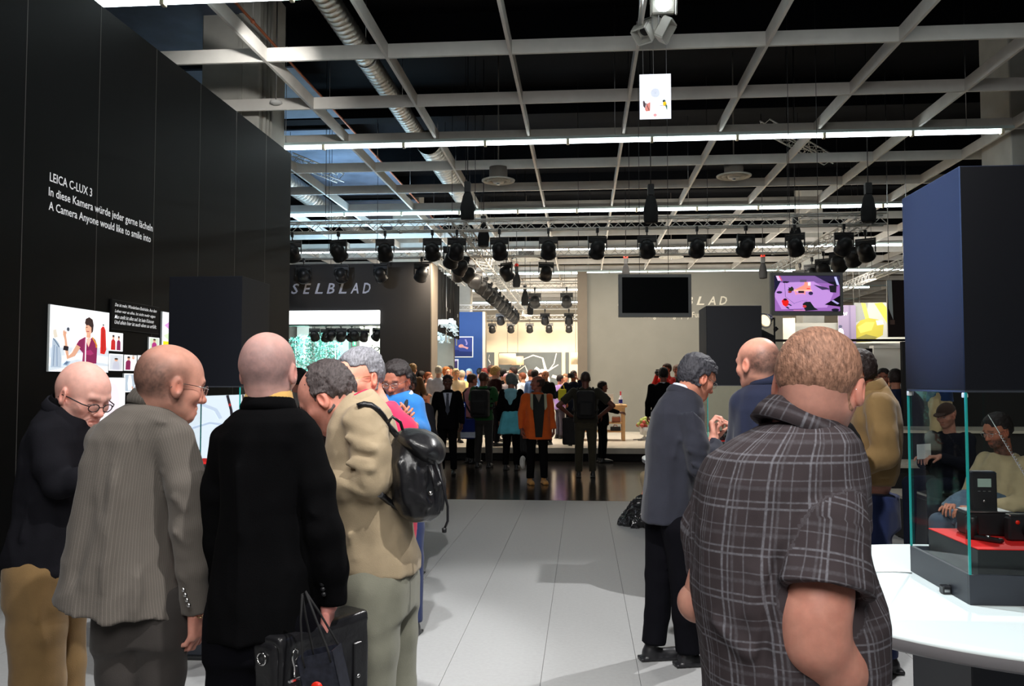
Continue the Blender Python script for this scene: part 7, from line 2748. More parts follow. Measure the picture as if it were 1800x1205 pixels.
forearm_hand(ch, P(1240, 790, d + .18), P(1256, 772, d + .13), (.1, -.2, .9), (.9, 0, .2), -1, srgb(222, 158, 138), curl=1.0, h=.0048)
core(ch, [[(P(1198, 705, d), .05), (P(1188, 800, d), .10), (P(1178, 900, d), .10)], [(P(1188, 760, d), .05), (P(1208, 735, d - .14), .045), (P(1230, 818, d - .19), .045), (P(1255, 772, d - .09), .028)], [(P(1188, 760, d), .05), (P(1204, 735, d + .14), .04), (P(1225, 800, d + .2), .04), (P(1256, 776, d + .13), .028)]], SKP)
join_body(I_, ch)
LI = [(P(1168, 930, d + .05), .115), (P(1160, 1010, d + .06), .085), (P(1156, 1080, d + .06), .074), (P(1150, 1128, d + .04), .078)]
RI = [(P(1196, 930, d - .09), .115), (P(1202, 1010, d - .09), .090), (P(1206, 1080, d - .09), .078), (P(1212, 1132, d - .07), .082)]
LI[-1] = (np.array((*LI[-1][0][:2], .09)), .074)
RI[-1] = (np.array((*RI[-1][0][:2], .09)), .078)
legs_px(I_, d, LI, RI, M['dark_trouser'], h=.012, phi=CPHI + 80, folds=[(P(1190, 950, d - .2), P(1180, 1100, d - .18), .02, -.012), (P(1215, 960, d - .2), P(1210, 1120, d - .18), .015, .008)])

# ---- I: balding man in the navy suit
d = 4.0
q = P(1330, 1000, d)
J_ = person_root(q[0], q[1])
tag(J_, 'balding man in a navy suit with white collar, before the middle hood', 'person')
stJ = dict(skin=srgb(224, 160, 138), stubble=(.048, .035, .85, .014), hair=HB(80, 62, 56), w=1.0, eyes='closed')
cJ, fJ, hJ = fg_head(J_, 1331, 638, d, -32, 6, 0, stJ, (1344, 690), .02, .0036, 1.02, .056)
trJ = rows(d, [(668, 1326, 1370, .06), (677, 1312, 1384, .09), (692, 1300, 1398, .12), (720, 1293, 1404, .13), (780, 1290, 1404, .13), (860, 1288, 1400, .135), (950, 1286, 1402, .14), (975, 1286, 1402, .14)])
slR = chain(d, [(1392, 705, 0, .07), (1402, 790, 0, .058), (1392, 860, .1, .048)])
slL = chain(d, [(1306, 712, .04, .070), (1298, 780, .1, .060), (1302, 815, .28, .048)])
garment(J_, 'jacket', trJ, [slR, slL], M['navy'], .010, k=.022, folds=[(P(1310, 720, d - .1), P(1318, 790, d - .1), .014, -.01)], noise=[((8, 8, 3), .008, True)])
band(J_, 'collar', P(1346, 668, d), frame(CPHI - 20, 10, 0), .070, .068, COLLAR, M['navy'])
band(J_, 'shirt_collar', P(1345, 661, d), frame(CPHI - 20, 10, 0), .062, .062, [(a, b * 1.2) for a, b in SHIRTC], M['white_cloth'])
ch = [hJ]
forearm_hand(ch, P(1300, 800, d + .2), P(1300, 816, d + .36), (-.2, .9, .1), (0, 0, -1), 1, SKP)
forearm_hand(ch, P(1395, 840, d + .08), P(1388, 880, d + .14), (0, .4, -1), (-1, 0, 0), -1, SKP)
core(ch, [[(P(1346, 690, d), .05), (P(1346, 800, d), .09), (P(1346, 940, d), .09)], [(P(1346, 740, d), .05), (P(1390, 712, d), .04), (P(1402, 790, d), .038), (P(1388, 875, d + .14), .028)], [(P(1346, 740, d), .05), (P(1308, 718, d + .04), .04), (P(1298, 780, d + .1), .04), (P(1300, 816, d + .36), .028)]], SKP)
join_body(J_, ch)
legs_px(J_, d, leg_w(Z0(1320, 1000, d, .90), Z0(1318, 1000, d, .5), Z0(1316, 1000, d, .09)), leg_w(Z0(1370, 1000, d, .90), Z0(1374, 1000, d, .5), Z0(1376, 1000, d, .09)), M['navy'], h=.014, pelvis=[(.80, *Z0(1346, 1000, d, 0)[:2], .15, .12, CPHI), (1.0, *Z0(1346, 1000, d, 0)[:2], .15, .12, CPHI)], phi=CPHI - 20)

# ---- J: man in the tan jacket and jeans, K: figure in black before him
d = 5.0
q = P(1540, 900, d)
K_ = person_root(q[0], q[1])
tag(K_, 'dark-haired man in a tan blouson and blue jeans, partly behind the plaid shirt', 'person')
stK = dict(skin=srgb(120, 70, 50), hairstyle='full', hair=HB(30, 20, 18), hair_t=.010, eyes='closed')
cK, fK, hK = fg_head(K_, 1503, 654, d, -78, 14, 0, stK, (1528, 708), .0, .0048, 1.05, .060)
trK = rows(d, [(668, 1516, 1546, .06), (682, 1508, 1560, .10), (705, 1500, 1572, .16), (740, 1496, 1577, .19), (790, 1500, 1577, .185), (830, 1505, 1571, .17), (850, 1510, 1563, .15)])
slN = chain(d, [(1545, 712, -.15, .080), (1552, 760, -.2, .078), (1556, 800, -.22, .070), (1520, 815, -.22, .058), (1492, 812, -.16, .048)])
slF = chain(d, [(1535, 712, .15, .074), (1530, 800, .2, .062), (1490, 812, .15, .048)])
F = lambda x, y, dd=-.22: P(x, y, d + dd)
garment(K_, 'jacket', trK, [slN, slF], M['tan'], .0105, k=.022, folds=[(F(1530, 770), F(1572, 785), .014, .012), (F(1530, 790), F(1570, 805), .012, .010), (F(1520, 812), F(1565, 822), .012, .010), (F(1530, 740), F(1525, 780), .014, -.01), (P(1512, 843, d - .15), P(1568, 843, d - .15), .006, -.008)], noise=[((9, 9, 5), .009, True), ((22, 22, 12), .003, True)])
band(K_, 'collar', P(1530, 678, d), frame(CPHI - 80, 16, 0), .078, .070, [(a * 1.3, b * 1.5) for a, b in COLLAR], M['tan'])
ch = [hK]
forearm_hand(ch, P(1520, 815, d - .22), P(1486, 812, d - .15), (-.9, .2, .1), (0, 0, -1), 1, srgb(130, 78, 58))
forearm_hand(ch, P(1510, 815, d + .2), P(1484, 812, d + .14), (-.9, -.1, .1), (0, 0, -1), -1, srgb(130, 78, 58))
core(ch, [[(P(1528, 705, d), .05), (P(1535, 760, d), .09), (P(1538, 850, d), .09)], [(P(1535, 740, d), .05), (P(1544, 720, d - .14), .045), (P(1556, 800, d - .22), .045), (P(1486, 812, d - .15), .028)], [(P(1535, 740, d), .05), (P(1535, 720, d + .14), .04), (P(1530, 800, d + .2), .04), (P(1484, 812, d + .14), .028)]], SKP)
join_body(K_, ch)
legs_px(K_, d, leg_w(Z0(1536, 900, d - .1, .90), Z0(1540, 900, d - .1, .5), Z0(1552, 900, d - .1, .09)), leg_w(Z0(1540, 900, d + .1, .90), Z0(1530, 900, d + .1, .5), Z0(1540, 900, d + .1, .09)), M['denim'], h=.013, pelvis=[(.80, *Z0(1538, 900, d, 0)[:2], .125, .155, CPHI), (1.0, *Z0(1538, 900, d, 0)[:2], .12, .15, CPHI)], phi=CPHI - 80)


# ------------------------------------------------------------------ the crowd
def C(*c):
    k = 'c%d_%d_%d' % c
    if k not in M:
        M[k] = cloth('fabric', c)
    return M[k]


BLK = (11, 11, 13)
SKD = srgb(120, 74, 56)
SKL = srgb(226, 170, 140)
SKM = srgb(196, 134, 108)
hr = lambda *c, **k: dict(hair=srgb(*c), **k)


def tie_and_shirt(T_, tie=(70, 74, 86), shirt=(190, 196, 212)):
    root, T, fr, s = T_
    yy = lambda z: .148 if z < 1.3 else .148 - (z - 1.3) * .25
    front_patch(root, T, fr, s, [(-.075, 1.44), (.075, 1.44), (.05, 1.30), (.0, 1.05), (-.05, 1.30)], yy, C(*shirt), 'shirt', .014)
    if tie:
        front_patch(root, T, fr, s, [(-.024, 1.43), (.024, 1.43), (.020, 1.38), (.034, 1.12), (.0, 1.06), (-.034, 1.12), (-.020, 1.38)], lambda z: yy(z) + .016, C(*tie), 'tie', .006)
    return T_


P1 = std_person('man in black suit and grey tie facing the viewer on the dark floor', 787, 659, 15.4, 176, C(*BLK), C(*BLK), hr(18, 14, 14, skin=srgb(92, 58, 46)), shoes=M['shoe_black'], wid=1.05)
tie_and_shirt(P1)
q = P1[1](.27, .02, .42)
duffel('dark brown bag held low by the man in the black suit with tie', (q[0], q[1], .30), (.34, .12, .26), 80, C(60, 40, 32))
P2 = std_person('man in a pink shirt with a black shoulder strap, turned right behind the black suit', 829, 657, 17.6, 62, C(200, 130, 140), C(*BLK), hr(70, 50, 40, skin=srgb(190, 126, 104)), cut='shirt', arms=('down', 'hold'))
mb = MB().tube([P2[1](-.13, -.02, 1.47), P2[1](-.12, -.13, 1.38), P2[1](-.02, -.15, 1.2), P2[1](.14, -.1, 1.0), P2[1](.2, .02, .9)], .018, 6)
mb.build('shoulder_strap', M['black_matte'], P2[0], rel=np.array(P2[0].location))
b0 = P(817, 771, 16.6)
e = empty('tote_bag', tuple(b0), YAW)
tag(e, 'blue bag with vertical white lettering and a pale band, carried beside the pink shirt', 'bag')
hz = P(817, 706, 16.6)[2] - b0[2]
MB().box((-.08, -.05, 0), (.20, .05, hz * .55), .02).build('bag_body', C(24, 40, 110), e)
MB().box((-.085, -.055, .02), (.205, .055, .14), .01).build('pale_band', C(190, 196, 214), e)
MB().box((-.075, -.03, hz * .5), (.02, .03, hz), .012).build('side_panel', C(30, 60, 160), e)
text_mesh('lettering', 'OLYMPUS', (-.005, -.034, hz * .52), (0, 0, 1), (-1, 0, 0), hz * .44, .05, M['white_text'], e)
P3 = std_person('man in a green and black striped shirt with a large black backpack, seen from behind', 850, 653, 16.7, 14, C(34, 80, 40), C(46, 44, 44), hr(60, 42, 34, skin=srgb(130, 80, 62), hairstyle=None, stubble=(.2, .04, .9, .02), glasses='steel'), cut='shirt', short=True, headphi=40, arms=('fwd', 'fwd'), hem=.86, wid=1.05)
for k in range(7):
    z = .90 + .085 * k
    T = P3[1]
    s = P3[3]
    band(P3[0], 'stripe', T(0, 0, z), P3[2], (.170 if z < 1.2 else .182) * s * 1.05, .128 * s, [(.006, 0), (.006, .034), (.0, .034), (.0, 0)], C(18, 26, 18), n=24)
backpack(P3[0], 'large black backpack on the man in the green striped shirt', P3[1], P3[2], P3[3], M['black_matte'], w=.34, hgt=.50, dep=.2, zc=1.17, h=.016)
P4 = std_person('blond man in a dark printed T-shirt looking right, taller than his neighbours', 870, 645, 18.6, 60, C(44, 22, 22), C(30, 28, 34), hr(214, 168, 96, skin=srgb(216, 156, 130), hair_t=.022, hair_top=1.2, hair_rough=.008), floor=.27, cut='shirt', short=True)
P5 = std_person('grey-haired woman in black with pale blue hood, turquoise jacket tied at the waist', 899, 657, 16.2, 10, C(*BLK), C(*BLK), hr(96, 106, 104, skin=srgb(150, 96, 76), hairstyle='bob', hair_t=.018, hair_top=.8), headphi=28, cut='shirt', wid=.95)
T = P5[1]
s = P5[3]
M['turq'] = cloth('turquoise_fleece', (92, 182, 200))
sl = []
for z, a, b in ((.66, .27, .20), (.80, .235, .175), (.95, .20, .155), (1.04, .178, .138), (1.07, .17, .132)):
    c_ = T(0, -.01, z)
    sl.append((c_[2], c_[0], c_[1], a * s * .95, b * s, CPHI + 10))
garment(P5[0], 'tied_jacket', sl, [], M['turq'], .016, noise=[((11, 11, 5), .016, True)])
hd_ = s_union([(s_ell(T(0, -.085, 1.36), (.115 * s, .05 * s, .12 * s), P5[2]), 0), (s_ell(T(0, -.06, 1.44), (.13 * s, .07 * s, .05 * s), P5[2]), .03), (s_ell(T(0, -.10, 1.25), (.045 * s, .04 * s, .08 * s), P5[2]), .04)])
c_ = T(0, -.08, 1.36)
solid('hood', hd_, c_ - .22, c_ + .22, .014, C(130, 186, 200), P5[0])
q = T(.30, .04, .50)
duffel('black handbag hanging from the hand of the woman in black and turquoise', (q[0], q[1], .30), (.28, .13, .34), 20, M['black_matte'])
P6 = std_person('man in an open orange jacket and tan shoes, head turned left', 944, 660, 14.0, 172, C(190, 82, 26), C(*BLK), hr(40, 24, 20, skin=srgb(128, 76, 62), hairstyle='fringe', hair_t=.012), headphi=-100, arms=('down', 'down'), wid=1.08, flare=.03, hem=.72, shoes=C(206, 150, 84), pitch=-2, h=.013)
T = P6[1]
yy = lambda z: .150 if z < 1.3 else .150 - (z - 1.3) * .3
front_patch(P6[0], T, P6[2], P6[3], [(-.085, 1.45), (.085, 1.45), (.085, 1.2), (.06, .95), (.05, .76), (-.05, .76), (-.065, .95), (-.085, 1.2)], yy, C(36, 38, 38), 'pullover', .022)
for sd in (-1, 1):
    front_patch(P6[0], T, P6[2], P6[3], [(sd * .085, 1.46), (sd * .120, 1.46), (sd * .125, 1.25), (sd * .100, 1.2), (sd * .088, 1.2)], lambda z: yy(z) + .01, C(150, 150, 128), 'lapel_lining', .022)
front_patch(P6[0], T, P6[2], P6[3], [(-.05, 1.45), (.05, 1.45), (.0, 1.32)], lambda z: yy(z) + .026, C(120, 104, 92), 'shirt', .008)
band(P6[0], 'collar', T(0, -.01, 1.475), P6[2], .075, .075, [(a * 2, b * 1.4) for a, b in COLLAR], C(44, 46, 44), drop=.03)
q = T(-.30, .04, .55)
q = P(922, 789, 14.1)
duffel('dark shoulder bag held low beside the orange jacket', (q[0] + .02, q[1], .50), (.26, .10, .40), 60, M['black_matte'])
q = P(919, 812, 14.15)
sf = solid('white_bag', with_folds(s_union([(s_ell(q, (.05, .05, .11)), 0)]), noise=[((20, 20, 10), .01, True)]), q - .15, q + .15, .010, C(205, 205, 200), None)
tag(sf, 'small crumpled white bag hanging under the dark shoulder bag', 'bag')
P7 = std_person('man in an olive shirt with elbows out and a black backpack, seen from behind', 1029, 652, 15.0, 4, C(44, 42, 34), C(58, 54, 42), hr(44, 34, 30, skin=srgb(110, 66, 54), hairstyle=None, stubble=(.2, .04, .95, .02)), cut='shirt', short=True, arms=('hip', 'hip'), wid=1.12, shoes=M['shoe_black'])
backpack(P7[0], 'black backpack on the man in the olive shirt', P7[1], P7[2], P7[3], M['black_matte'], w=.30, hgt=.46, zc=1.2, h=.014)
q = P7[1](-.30, .08, .62)
duffel('black bag bundle at the left side of the man in the olive shirt', (q[0] + .08, q[1], .55), (.26, .14, .48), 10, M['black_matte'], handle=False)
P8 = std_person('dark-haired man in black in right profile, behind the man in the olive shirt', 1058, 670, 17.7, 80, C(*BLK), C(*BLK), hr(20, 14, 12, skin=srgb(150, 96, 76)), arms=('down', 'fwd'))
q = P8[1](0, -.2, .85)
duffel('black shoulder bag on the dark-haired man in right profile', (q[0] + .05, q[1], .78), (.36, .16, .36), 0, M['black_matte'], handle=False)
P9 = std_person('man in black seen from behind, just left of the profile man in blue-grey suit', 1166, 646, 16.8, 10, C(*BLK), C(*BLK), hr(16, 12, 12, skin=srgb(140, 84, 70)), wid=1.15, shoes=M['shoe_black'])
band(P9[0], 'shirt_collar', P9[1](0, -.01, 1.47), P9[2], .070, .070, [(a * 1.5, b * 1.4) for a, b in SHIRTC], M['white_cloth'])
P10 = std_person('man in a red shirt holding a black camera, behind the man in black', 1173, 639, 18.8, -120, C(214, 40, 30), C(40, 36, 40), hr(70, 40, 26, skin=srgb(200, 110, 84)), floor=.27, arms=('camera', 'camera'), cut='shirt')
q = P10[1](0, .22, 1.56)
simple_thing('camera', 'black camera raised by the man in the red shirt', 'camera', q, [('body', MB().box((-.08, -.03, -.07), (.08, .03, .07), .01), M['black_plastic']), ('lens', MB().lathe([(0, .12), (.035, .11), (.038, 0)], (0, -.03, 0), 16, (-.8, -.5, 0)), M['black_metal'])])
P11 = std_person('person in a grey coat right of the red shirt, partly behind the grey-haired man', 1190, 641, 19.5, 150, C(60, 58, 54), C(30, 30, 30), hr(96, 70, 56, skin=srgb(150, 100, 84)), floor=.27)

# people on the stage, brightly lit from above
crowd = [
    (752, 654, 20.3, 100, (206, 150, 128), (40, 40, 46), hr(126, 66, 32, skin=SKL), ('hold', 'hold'), 'red-brown haired man in a pale pink shirt at the left edge of the lit crowd'),
    (771, 643, 19.4, 6, (204, 206, 214), (190, 186, 180), hr(190, 180, 160, skin=SKL, hair_t=.006), ('fwd', 'fwd'), 'white-haired broad man in a pale grey shirt, seen from behind'),
    (784, 645, 20.6, 140, (236, 176, 120), (60, 50, 46), hr(170, 100, 44, skin=SKL, hairstyle='bob', hair_t=.016), ('hold', 'hold'), 'woman with copper blond hair between two white-haired men'),
    (801, 648, 19.6, 160, (240, 214, 170), (60, 56, 50), hr(224, 196, 150, skin=srgb(236, 170, 120), hairstyle='full'), ('hold', 'hold'), 'elderly white-haired man with flushed face and cream jacket'),
    (812, 651, 21.6, -20, (224, 190, 120), (50, 46, 40), hr(176, 160, 140, skin=SKL), ('down', 'down'), 'grey-haired person in a yellow top behind the cream jacket'),
    (825, 648, 24.5, 200, (120, 150, 190), (50, 56, 70), hr(150, 180, 200, skin=SKM), ('hold', 'hold'), 'white-blue-haired person before the blue wall, left'),
    (843, 647, 25.5, 20, (70, 90, 120), (40, 40, 50), hr(24, 26, 36, skin=SKM), ('down', 'down'), 'dark-haired person before the right end of the blue wall'),
    (853, 647, 22.5, -70, (150, 40, 40), (40, 36, 36), hr(110, 30, 26, skin=SKM), ('hold', 'hold'), 'red-haired person left of the blond man'),
    (863, 642, 21.5, 30, (60, 50, 50), (40, 36, 36), hr(56, 22, 16, skin=SKM), ('down', 'down'), 'tall dark red-haired man directly behind the blond man'),
    (884, 648, 20.5, 0, (22, 20, 22), (30, 30, 34), hr(16, 12, 14, skin=SKM, hairstyle='bob', hair_t=.016), ('down', 'hold'), 'black-haired woman in black right of the blond man'),
    (891, 656, 19.9, -30, (214, 196, 196), (60, 60, 66), dict(hair=srgb(226, 176, 190), skin=SKL, hairstyle='cap', hair_mat='pinkcap'), ('down', 'down'), 'person in a pale pink cap beside the black-haired woman'),
    (903, 645, 21.4, -78, (20, 20, 26), (24, 24, 28), hr(40, 22, 18, skin=SKM), ('down', 'down'), 'dark-haired man in a black shirt in left profile before the mural'),
    (919, 655, 21.4, -60, (236, 240, 246), (120, 130, 150), hr(120, 60, 34, skin=SKL), ('hold', 'hold'), 'brown-haired man in a white shirt, left of the blue shirts'),
    (933, 650, 22.0, 20, (60, 66, 90), (40, 44, 60), hr(80, 44, 30, skin=SKM), ('down', 'down'), 'brown-haired man directly left of the man in the light blue shirt'),
    (940, 650, 19.3, 22, (118, 150, 206), (60, 66, 84), hr(30, 20, 18, skin=SKM), ('down', 'fwd'), 'dark-haired man in a light blue striped shirt, seen from behind'),
    (951, 655, 23.0, 190, (90, 60, 60), (40, 36, 36), hr(70, 40, 34, skin=SKM), ('down', 'down'), 'small distant brown-haired person behind the orange jacket'),
    (959, 651, 19.0, -150, (26, 26, 26), (30, 30, 34), dict(hair=srgb(120, 80, 60), skin=srgb(220, 140, 100), hairstyle=None, stubble=(.03, .02, .5, .02)), ('hold', 'hold'), 'bald man in a black shirt behind the orange jacket'),
    (984, 659, 21.0, 60, (172, 140, 210), (60, 56, 70), hr(24, 14, 14, skin=SKM), ('down', 'down'), 'dark-haired man in a lilac shirt right of the orange jacket'),
    (994, 657, 22.2, -150, (210, 150, 120), (60, 50, 50), hr(150, 110, 80, skin=SKL), ('down', 'down'), 'light-haired person behind the lilac shirt'),
    (1008, 651, 18.8, 176, (30, 34, 50), (26, 26, 30), hr(90, 84, 80, skin=srgb(206, 130, 100), hair_t=.005), ('camera', 'hip'), 'photographer in a dark blazer raising a camera to his face'),
    (725, 639, 18.8, 20, (110, 78, 50), (120, 100, 84), hr(170, 130, 80, skin=SKL), ('fwd', 'fwd'), 'man in a brown jacket with sandy hair at the left end of the stage crowd'),
    (740, 652, 20.4, 40, (40, 36, 36), (30, 30, 30), hr(30, 22, 20, skin=SKM), ('down', 'down'), 'dark-haired person behind the brown jacket, against the dark wall'),
    (760, 650, 21.8, 200, (70, 50, 44), (30, 30, 30), hr(30, 22, 22, skin=SKM), ('down', 'down'), 'dark-haired distant person left of the broad white-haired man'),
    (791, 643, 22.6, 200, (50, 44, 50), (30, 30, 30), hr(26, 20, 20, skin=SKM), ('down', 'down'), 'distant dark head under the low purple picture'),
]
M['pinkcap'] = cloth('pale_pink_cap', (226, 176, 190))
M['darkcap'] = cloth('dark_cap', (26, 28, 34))
M['browncap'] = cloth('brown_cap', (62, 44, 38))
for (x, y, dd, ph, tc, pc, stt, arm, lab) in crowd:
    if stt.get('hair_mat'):
        stt['hair_mat'] = M[stt['hair_mat']]
    std_person(lab, x, y, dd, ph, C(*tc), C(*pc), stt, floor=.27, arms=arm, cut='jacket' if 'jacket' in lab or 'blazer' in lab else 'shirt', group='people on the stage', wid=1.1 if 'broad' in lab else .98)
q = P(1004, 660, 18.5)
simple_thing('camera', 'black camera held to the face of the photographer in the dark blazer', 'camera', q, [('body', MB().box((-.075, -.03, -.05), (.075, .03, .055), .01), M['black_plastic']), ('lens', MB().lathe([(0, .14), (.04, .13), (.042, 0)], (0, -.03, 0), 16, (0, -1, 0)), M['black_metal'])])
q = P(983, 697, 18.2)
e = empty('yellow_bag', (q[0], q[1], P(990, 704, 18.2)[2]))
tag(e, 'bright yellow carrier bag held beside the orange jacket', 'bag')
M['yellow'] = mat('bright_yellow_film', srgb(250, 236, 20), .5, emit=srgb(250, 236, 20), estr=.0)
MB().box((-.02, -.04, 0), (.15, .04, .25), .015).build('bag_body', M['yellow'], e)
MB().tube([(.02, 0, .25), (.04, 0, .33), (.09, 0, .33), (.11, 0, .25)], .006, 6).build('handle', M['yellow'], e)

# others nearer
std_person('dark-haired man in a grey hooded jacket, just right of the shaven head', 524, 648, 9.6, 35, C(112, 110, 106), C(30, 30, 34), dict(hair=srgb(24, 20, 20), skin=srgb(150, 96, 80), hairstyle='full', hair_t=.010), arms=('fwd', 'fwd'), group='visitors between the cases and the stage')
std_person('bald brown-skinned man behind the head of the man in the beige jacket', 574, 638, 8.2, 0, C(40, 34, 34), C(30, 30, 34), dict(hair=srgb(50, 30, 24), skin=srgb(150, 84, 60), hairstyle=None, stubble=(.05, .03, .6, .02)), group='visitors between the cases and the stage')
std_person('person with copper hair and black camera strap behind the pink shirt', 671, 655, 13.0, 170, C(40, 30, 26), C(30, 30, 34), hr(160, 100, 50, skin=srgb(190, 110, 70)), group='visitors between the cases and the stage')
PQ = std_person('dark-skinned man with a backpack directly behind the blue pullover', 714, 652, 7.4, -165, C(26, 26, 30), C(30, 30, 34), hr(26, 20, 18, skin=srgb(84, 54, 44)), group='visitors between the cases and the stage')
std_person('person in black standing between the plaid shirt and the tan jacket', 1470, 655, 4.4, -60, C(12, 12, 14), C(18, 18, 20), hr(30, 24, 22, skin=srgb(150, 100, 84)), arms=('fwd', 'fwd'), h=.014)
std_person('man in a red and brown top whose ear shows beside the navy suit', 1382, 632, 6.2, 60, C(60, 34, 34), C(30, 30, 34), hr(60, 40, 34, skin=srgb(190, 110, 90)), group='visitors around the middle case')
PR = std_person('man in a black suit and red tie in the background, right of the tan jacket', 1553, 648, 12.6, -150, C(*BLK), C(*BLK), hr(30, 20, 18, skin=srgb(150, 90, 70)), group='visitors in the right background')
tie_and_shirt(PR, tie=(170, 30, 30))
std_person('dark-haired man in a navy coat beside the tall blue box', 1574, 649, 11.8, 10, C(28, 34, 60), C(24, 26, 34), hr(40, 28, 26, skin=SKM), group='visitors in the right background')
std_person('small distant brown-haired person left of the man with the red tie', 1540, 661, 19, 30, C(190, 170, 150), C(50, 50, 56), hr(110, 70, 40, skin=SKL), group='visitors in the right background')
std_person('small distant light-haired person behind the man with the red tie', 1562, 659, 20, 200, C(120, 110, 110), C(50, 50, 56), hr(160, 120, 80, skin=SKL), group='visitors in the right background')

# person squatting behind the man in the dark suit, with a rubbish bag
d = 10.1
q = P(1168, 905, d)
S_ = person_root(q[0], q[1])
tag(S_, 'crouching person in khaki trousers, only knee, hand and shoe showing beside the black plastic bag', 'person')
pelv = P(1188, 872, d)
ch = []
cS = P(1176, 792, d)
ch.append(make_head(S_, cS, frame(CPHI - 90, 20), dict(hair=srgb(40, 30, 26), skin=SKM, hairstyle='full'), P(1184, 822, d), .007))
sl = rows(d, [(812, 1174, 1194, .07), (822, 1166, 1204, .13), (850, 1166, 1206, .15), (880, 1170, 1206, .14), (892, 1172, 1204, .12)])
garment(S_, 'shirt', sl, [chain(d, [(1180, 826, -.15, .06), (1164, 850, -.2, .05), (1140, 858, -.14, .04)]), chain(d, [(1180, 826, .15, .06), (1164, 850, .2, .05), (1140, 858, .12, .04)])], C(70, 64, 58), .014)
forearm_hand(ch, P(1150, 855, d - .16), P(1136, 860, d - .1), (-.3, 0, -1), (0, 1, 0), 1, srgb(214, 130, 104), h=.006)
forearm_hand(ch, P(1150, 855, d + .16), P(1138, 860, d + .1), (-.5, 0, -1), (0, -1, 0), -1, srgb(214, 130, 104), h=.006)
core(ch, [[(P(1184, 822, d), .05), (P(1186, 850, d), .09), (P(1188, 880, d), .09)], [(P(1184, 830, d), .05), (P(1180, 828, d - .15), .04), (P(1164, 850, d - .2), .04), (P(1136, 860, d - .1), .026)], [(P(1184, 830, d), .05), (P(1180, 828, d + .15), .04), (P(1164, 850, d + .2), .04), (P(1138, 860, d + .1), .026)]], SKM)
join_body(S_, ch)
lg = lambda o: [(P(1190, 884, d + o), .085), (P(1136, 838, d + o * 1.3), .072), (np.array((*P(1148, 900, d + o * 1.3)[:2], .10)), .055)]
legs_px(S_, d, lg(-.1), lg(.1), C(160, 142, 112), h=.013, phi=CPHI - 90, shoe_m=C(70, 40, 32), shoe_h=.010)
slp = rows(9.9, [(861, 1122, 1138, .05), (868, 1112, 1142, .12), (885, 1102, 1148, .2), (902, 1090, 1150, .25), (912, 1086, 1152, .27)])
slp = [(max(z, .0), *r) for z, *r in slp]
r_ = person_root(*P(1120, 910, 9.9)[:2])
r_.name = 'plastic_bag'
tag(r_, 'crumpled glossy black plastic bag on the floor where the light floor ends', 'bag')
lo, hi = loft_bounds(slp)
M['film'] = mat('black_plastic_film', (.012, .012, .013), .18, spec=.7)
zb = slp[-1][0]
fb = s_loft(slp, 2.2, .03)
zmin = min(s_[0] for s_ in slp)
solid('bag_body', with_folds(lambda p: np.maximum(fb(p), zmin - p[:, 2]), noise=[((13, 13, 13), .030, True), ((30, 30, 30), .012, True)]), lo - .05, hi + .06, .011, M['film'], r_)
for o in list(r_.children):
    o.location.z -= zmin - .002

# tiered seating on the right with seated visitors, seen through the near case
tiers = [(6.6, 8.0, .42), (8.0, 9.6, .46 + .0), (9.6, 10.4, .72), (10.4, 11.6, 1.06)]
M['tread'] = mat('pale_tread_edge', srgb(176, 170, 156), .6)
sb = struct(MB().box((3.35, 9.5, 0), (8.9, 9.52, .01)).build('seating_steps', M['black_matte']))
for y0, y1, z in ((9.25, 10.05, .45), (10.05, 10.85, .71), (10.85, 11.9, 1.06)):
    MB().box((3.35, y0 + .03, 0.011 if y0 < 9.6 else .0), (8.9, y1, z - .03)).build('riser', M['black_matte'], sb)
    MB().box((3.35, y0, z - .03), (8.9, y1, z)).build('tread', M['tread'], sb)
struct(MB().box((4.3, 11.92, 0), (8.9, 12.0, 2.2)).build('partition_black', M['black_matte']))


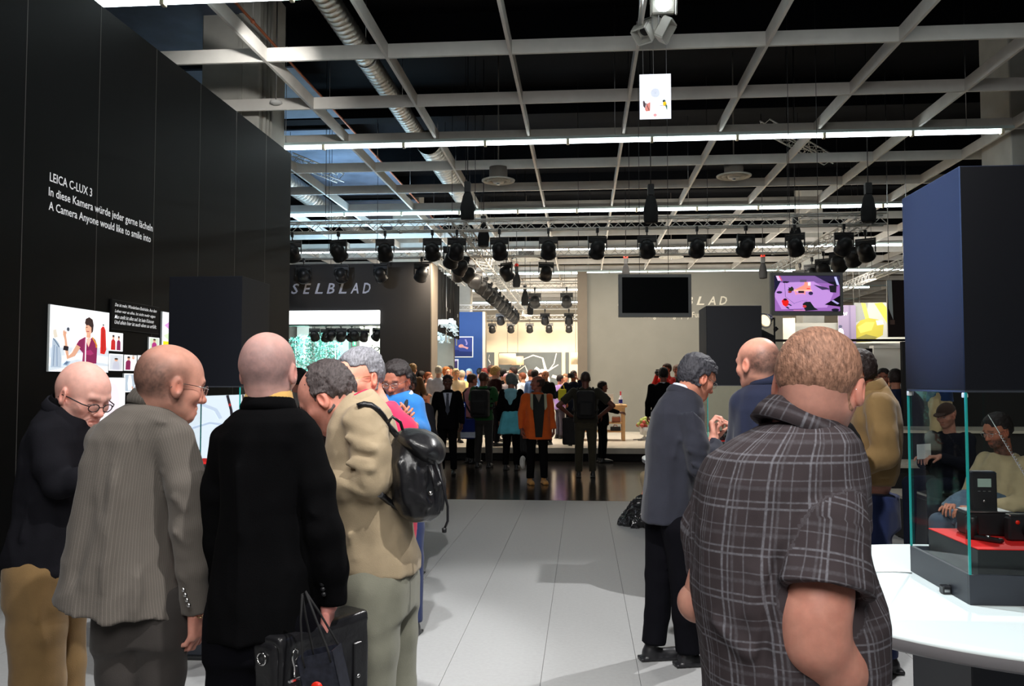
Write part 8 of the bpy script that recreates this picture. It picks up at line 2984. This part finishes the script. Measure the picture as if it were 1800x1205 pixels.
def seated(label, px, py, d, phi, top, pants, st, seat, arms='hold', group=None, tall=.86, floor=0.0, h=.014, foot=None):
    q = P(px, py, d)
    s = (q[2] - seat) / tall
    root = person_root(q[0], q[1], floor)
    tag(root, label, 'person', group)
    ang = CPHI + phi
    fr = frame(ang)
    T = lambda x, y, z: np.array((q[0], q[1], seat)) + fr @ np.array((x, y, z)) * s
    hs = make_head(root, T(0, .05, tall - .118), frame(ang, 18), st, T(0, 0, .55), .0055, sc=s)
    ch = [hs]
    sleeves = []
    for sd in (-1, 1):
        w = T(sd * .10, .36, .20) if arms == 'hold' else T(sd * .09, .30, .34)
        sleeves.append([(T(sd * .18, 0, .50), .075), (T(sd * .24, .08, .24), .060), (w, .045)])
        forearm_hand(ch, T(sd * .24, .08, .24), w, fr @ np.array((-sd * .5, .8, 0)), fr @ np.array((0, 0, -1)), -sd, np.array(st.get('skin', SK)), h=.006)
    sk = np.array(st.get('skin', SK))
    core(ch, [[(T(0, 0, .52), .05), (T(0, 0, .3), .09), (T(0, 0, .06), .09)]] + [[(T(0, 0, .42), .05), (s_[0][0], .04), (s_[1][0], .04), (s_[2][0], .028)] for s_ in sleeves], sk)
    join_body(root, ch)
    sl = []
    for z, a, b in ((-.02, .20, .16), (.15, .19, .15), (.35, .20, .14), (.46, .20, .12), (.52, .16, .095), (.57, .09, .075)):
        c = T(0, 0, z)
        sl.append((c[2], c[0], c[1], a * s, b * s, ang))
    garment(root, 'jacket', sl, sleeves, top, h, k=.05, noise=[((7, 7, 5), .012, True), ((16, 16, 12), .005, True)])
    fz = floor if foot is None else foot
    kz = .07
    lgs = []
    for sd in (-1, 1):
        k = T(sd * .13, .46, kz)
        a = np.array((*T(sd * .13, .50, 0)[:2], fz + .09))
        lgs.append([(T(sd * .10, .02, .05), .085), (k, .068), (a, .055)])
    legs_px(root, d, lgs[0], lgs[1], pants, h=h, floor=fz, phi=ang)
    return root, T, fr, s


def bench(label, loc, w, dp, h_):
    simple_thing('bench', label, 'bench', loc, [('seat_pad', MB().box((-w / 2, -dp / 2, h_ - .06), (w / 2, dp / 2, h_), .015), M['black_plastic']), ('bench_base', MB().box((-w / 2 + .03, -dp / 2 + .03, 0), (w / 2 - .03, dp / 2 - .03, h_ - .06)), M['black_metal'])])


sA = seated('bearded seated man with glasses and cream shirt, seen through the near glass case', 1762, 727, 6.5, -105, C(196, 178, 140), C(74, 90, 108), dict(hair=srgb(40, 34, 34), skin=srgb(190, 124, 98), hairstyle='full', hair_t=.010, beard=.8, glasses='steel'), .52, h=.010)
q = sA[0].location
bench('black bench under the bearded seated man', (q[0] + .05, q[1], 0), .5, .5, .48)
cc = sA[1](.02, .22, .16)
rr = empty('folded_coat', tuple(cc))
tag(rr, 'grey-blue coat heaped on the lap of the bearded seated man', 'coat')
solid('cloth', with_folds(s_union([(s_ell(cc, (.24, .22, .15)), 0), (s_ell(cc + np.array((.15, -.1, -.06)), (.16, .16, .16)), .05)]), noise=[((8, 8, 8), .03, True), ((18, 18, 18), .010, True)]), cc - .36, cc + .42, .012, C(84, 104, 124), rr)
sB = seated('seated person in a brown cap holding a white booklet, behind the near glass', 1668, 708, 8.3, -120, C(24, 26, 36), C(26, 30, 44), dict(hair=srgb(60, 44, 38), skin=srgb(196, 140, 120), hairstyle='cap', hair_mat=M['browncap']), .62, arms='read')
q = sB[0].location
bench('black bench under the seated person with the brown cap', (q[0], q[1], 0), .6, .5, .58)
q = sB[1](0, .42, .38)
e = empty('booklet', tuple(q), .6)
tag(e, 'open white booklet in the hands of the person with the brown cap', 'booklet')
MB().box((-.10, -.004, -.06), (-.002, .004, .08), .001).build('left_page', M['table_white'], e)
MB().box((.002, -.004, -.06), (.10, .004, .08), .001).build('right_page', M['table_white'], e)
std_person('standing person in blue pullover and khaki trousers on the steps behind the glass', 1650, 600, 10.4, 170, C(30, 60, 110), C(190, 170, 130), hr(40, 30, 26, skin=SKM), floor=.71, cut='shirt', arms=('hold', 'hold'), hem=.86)
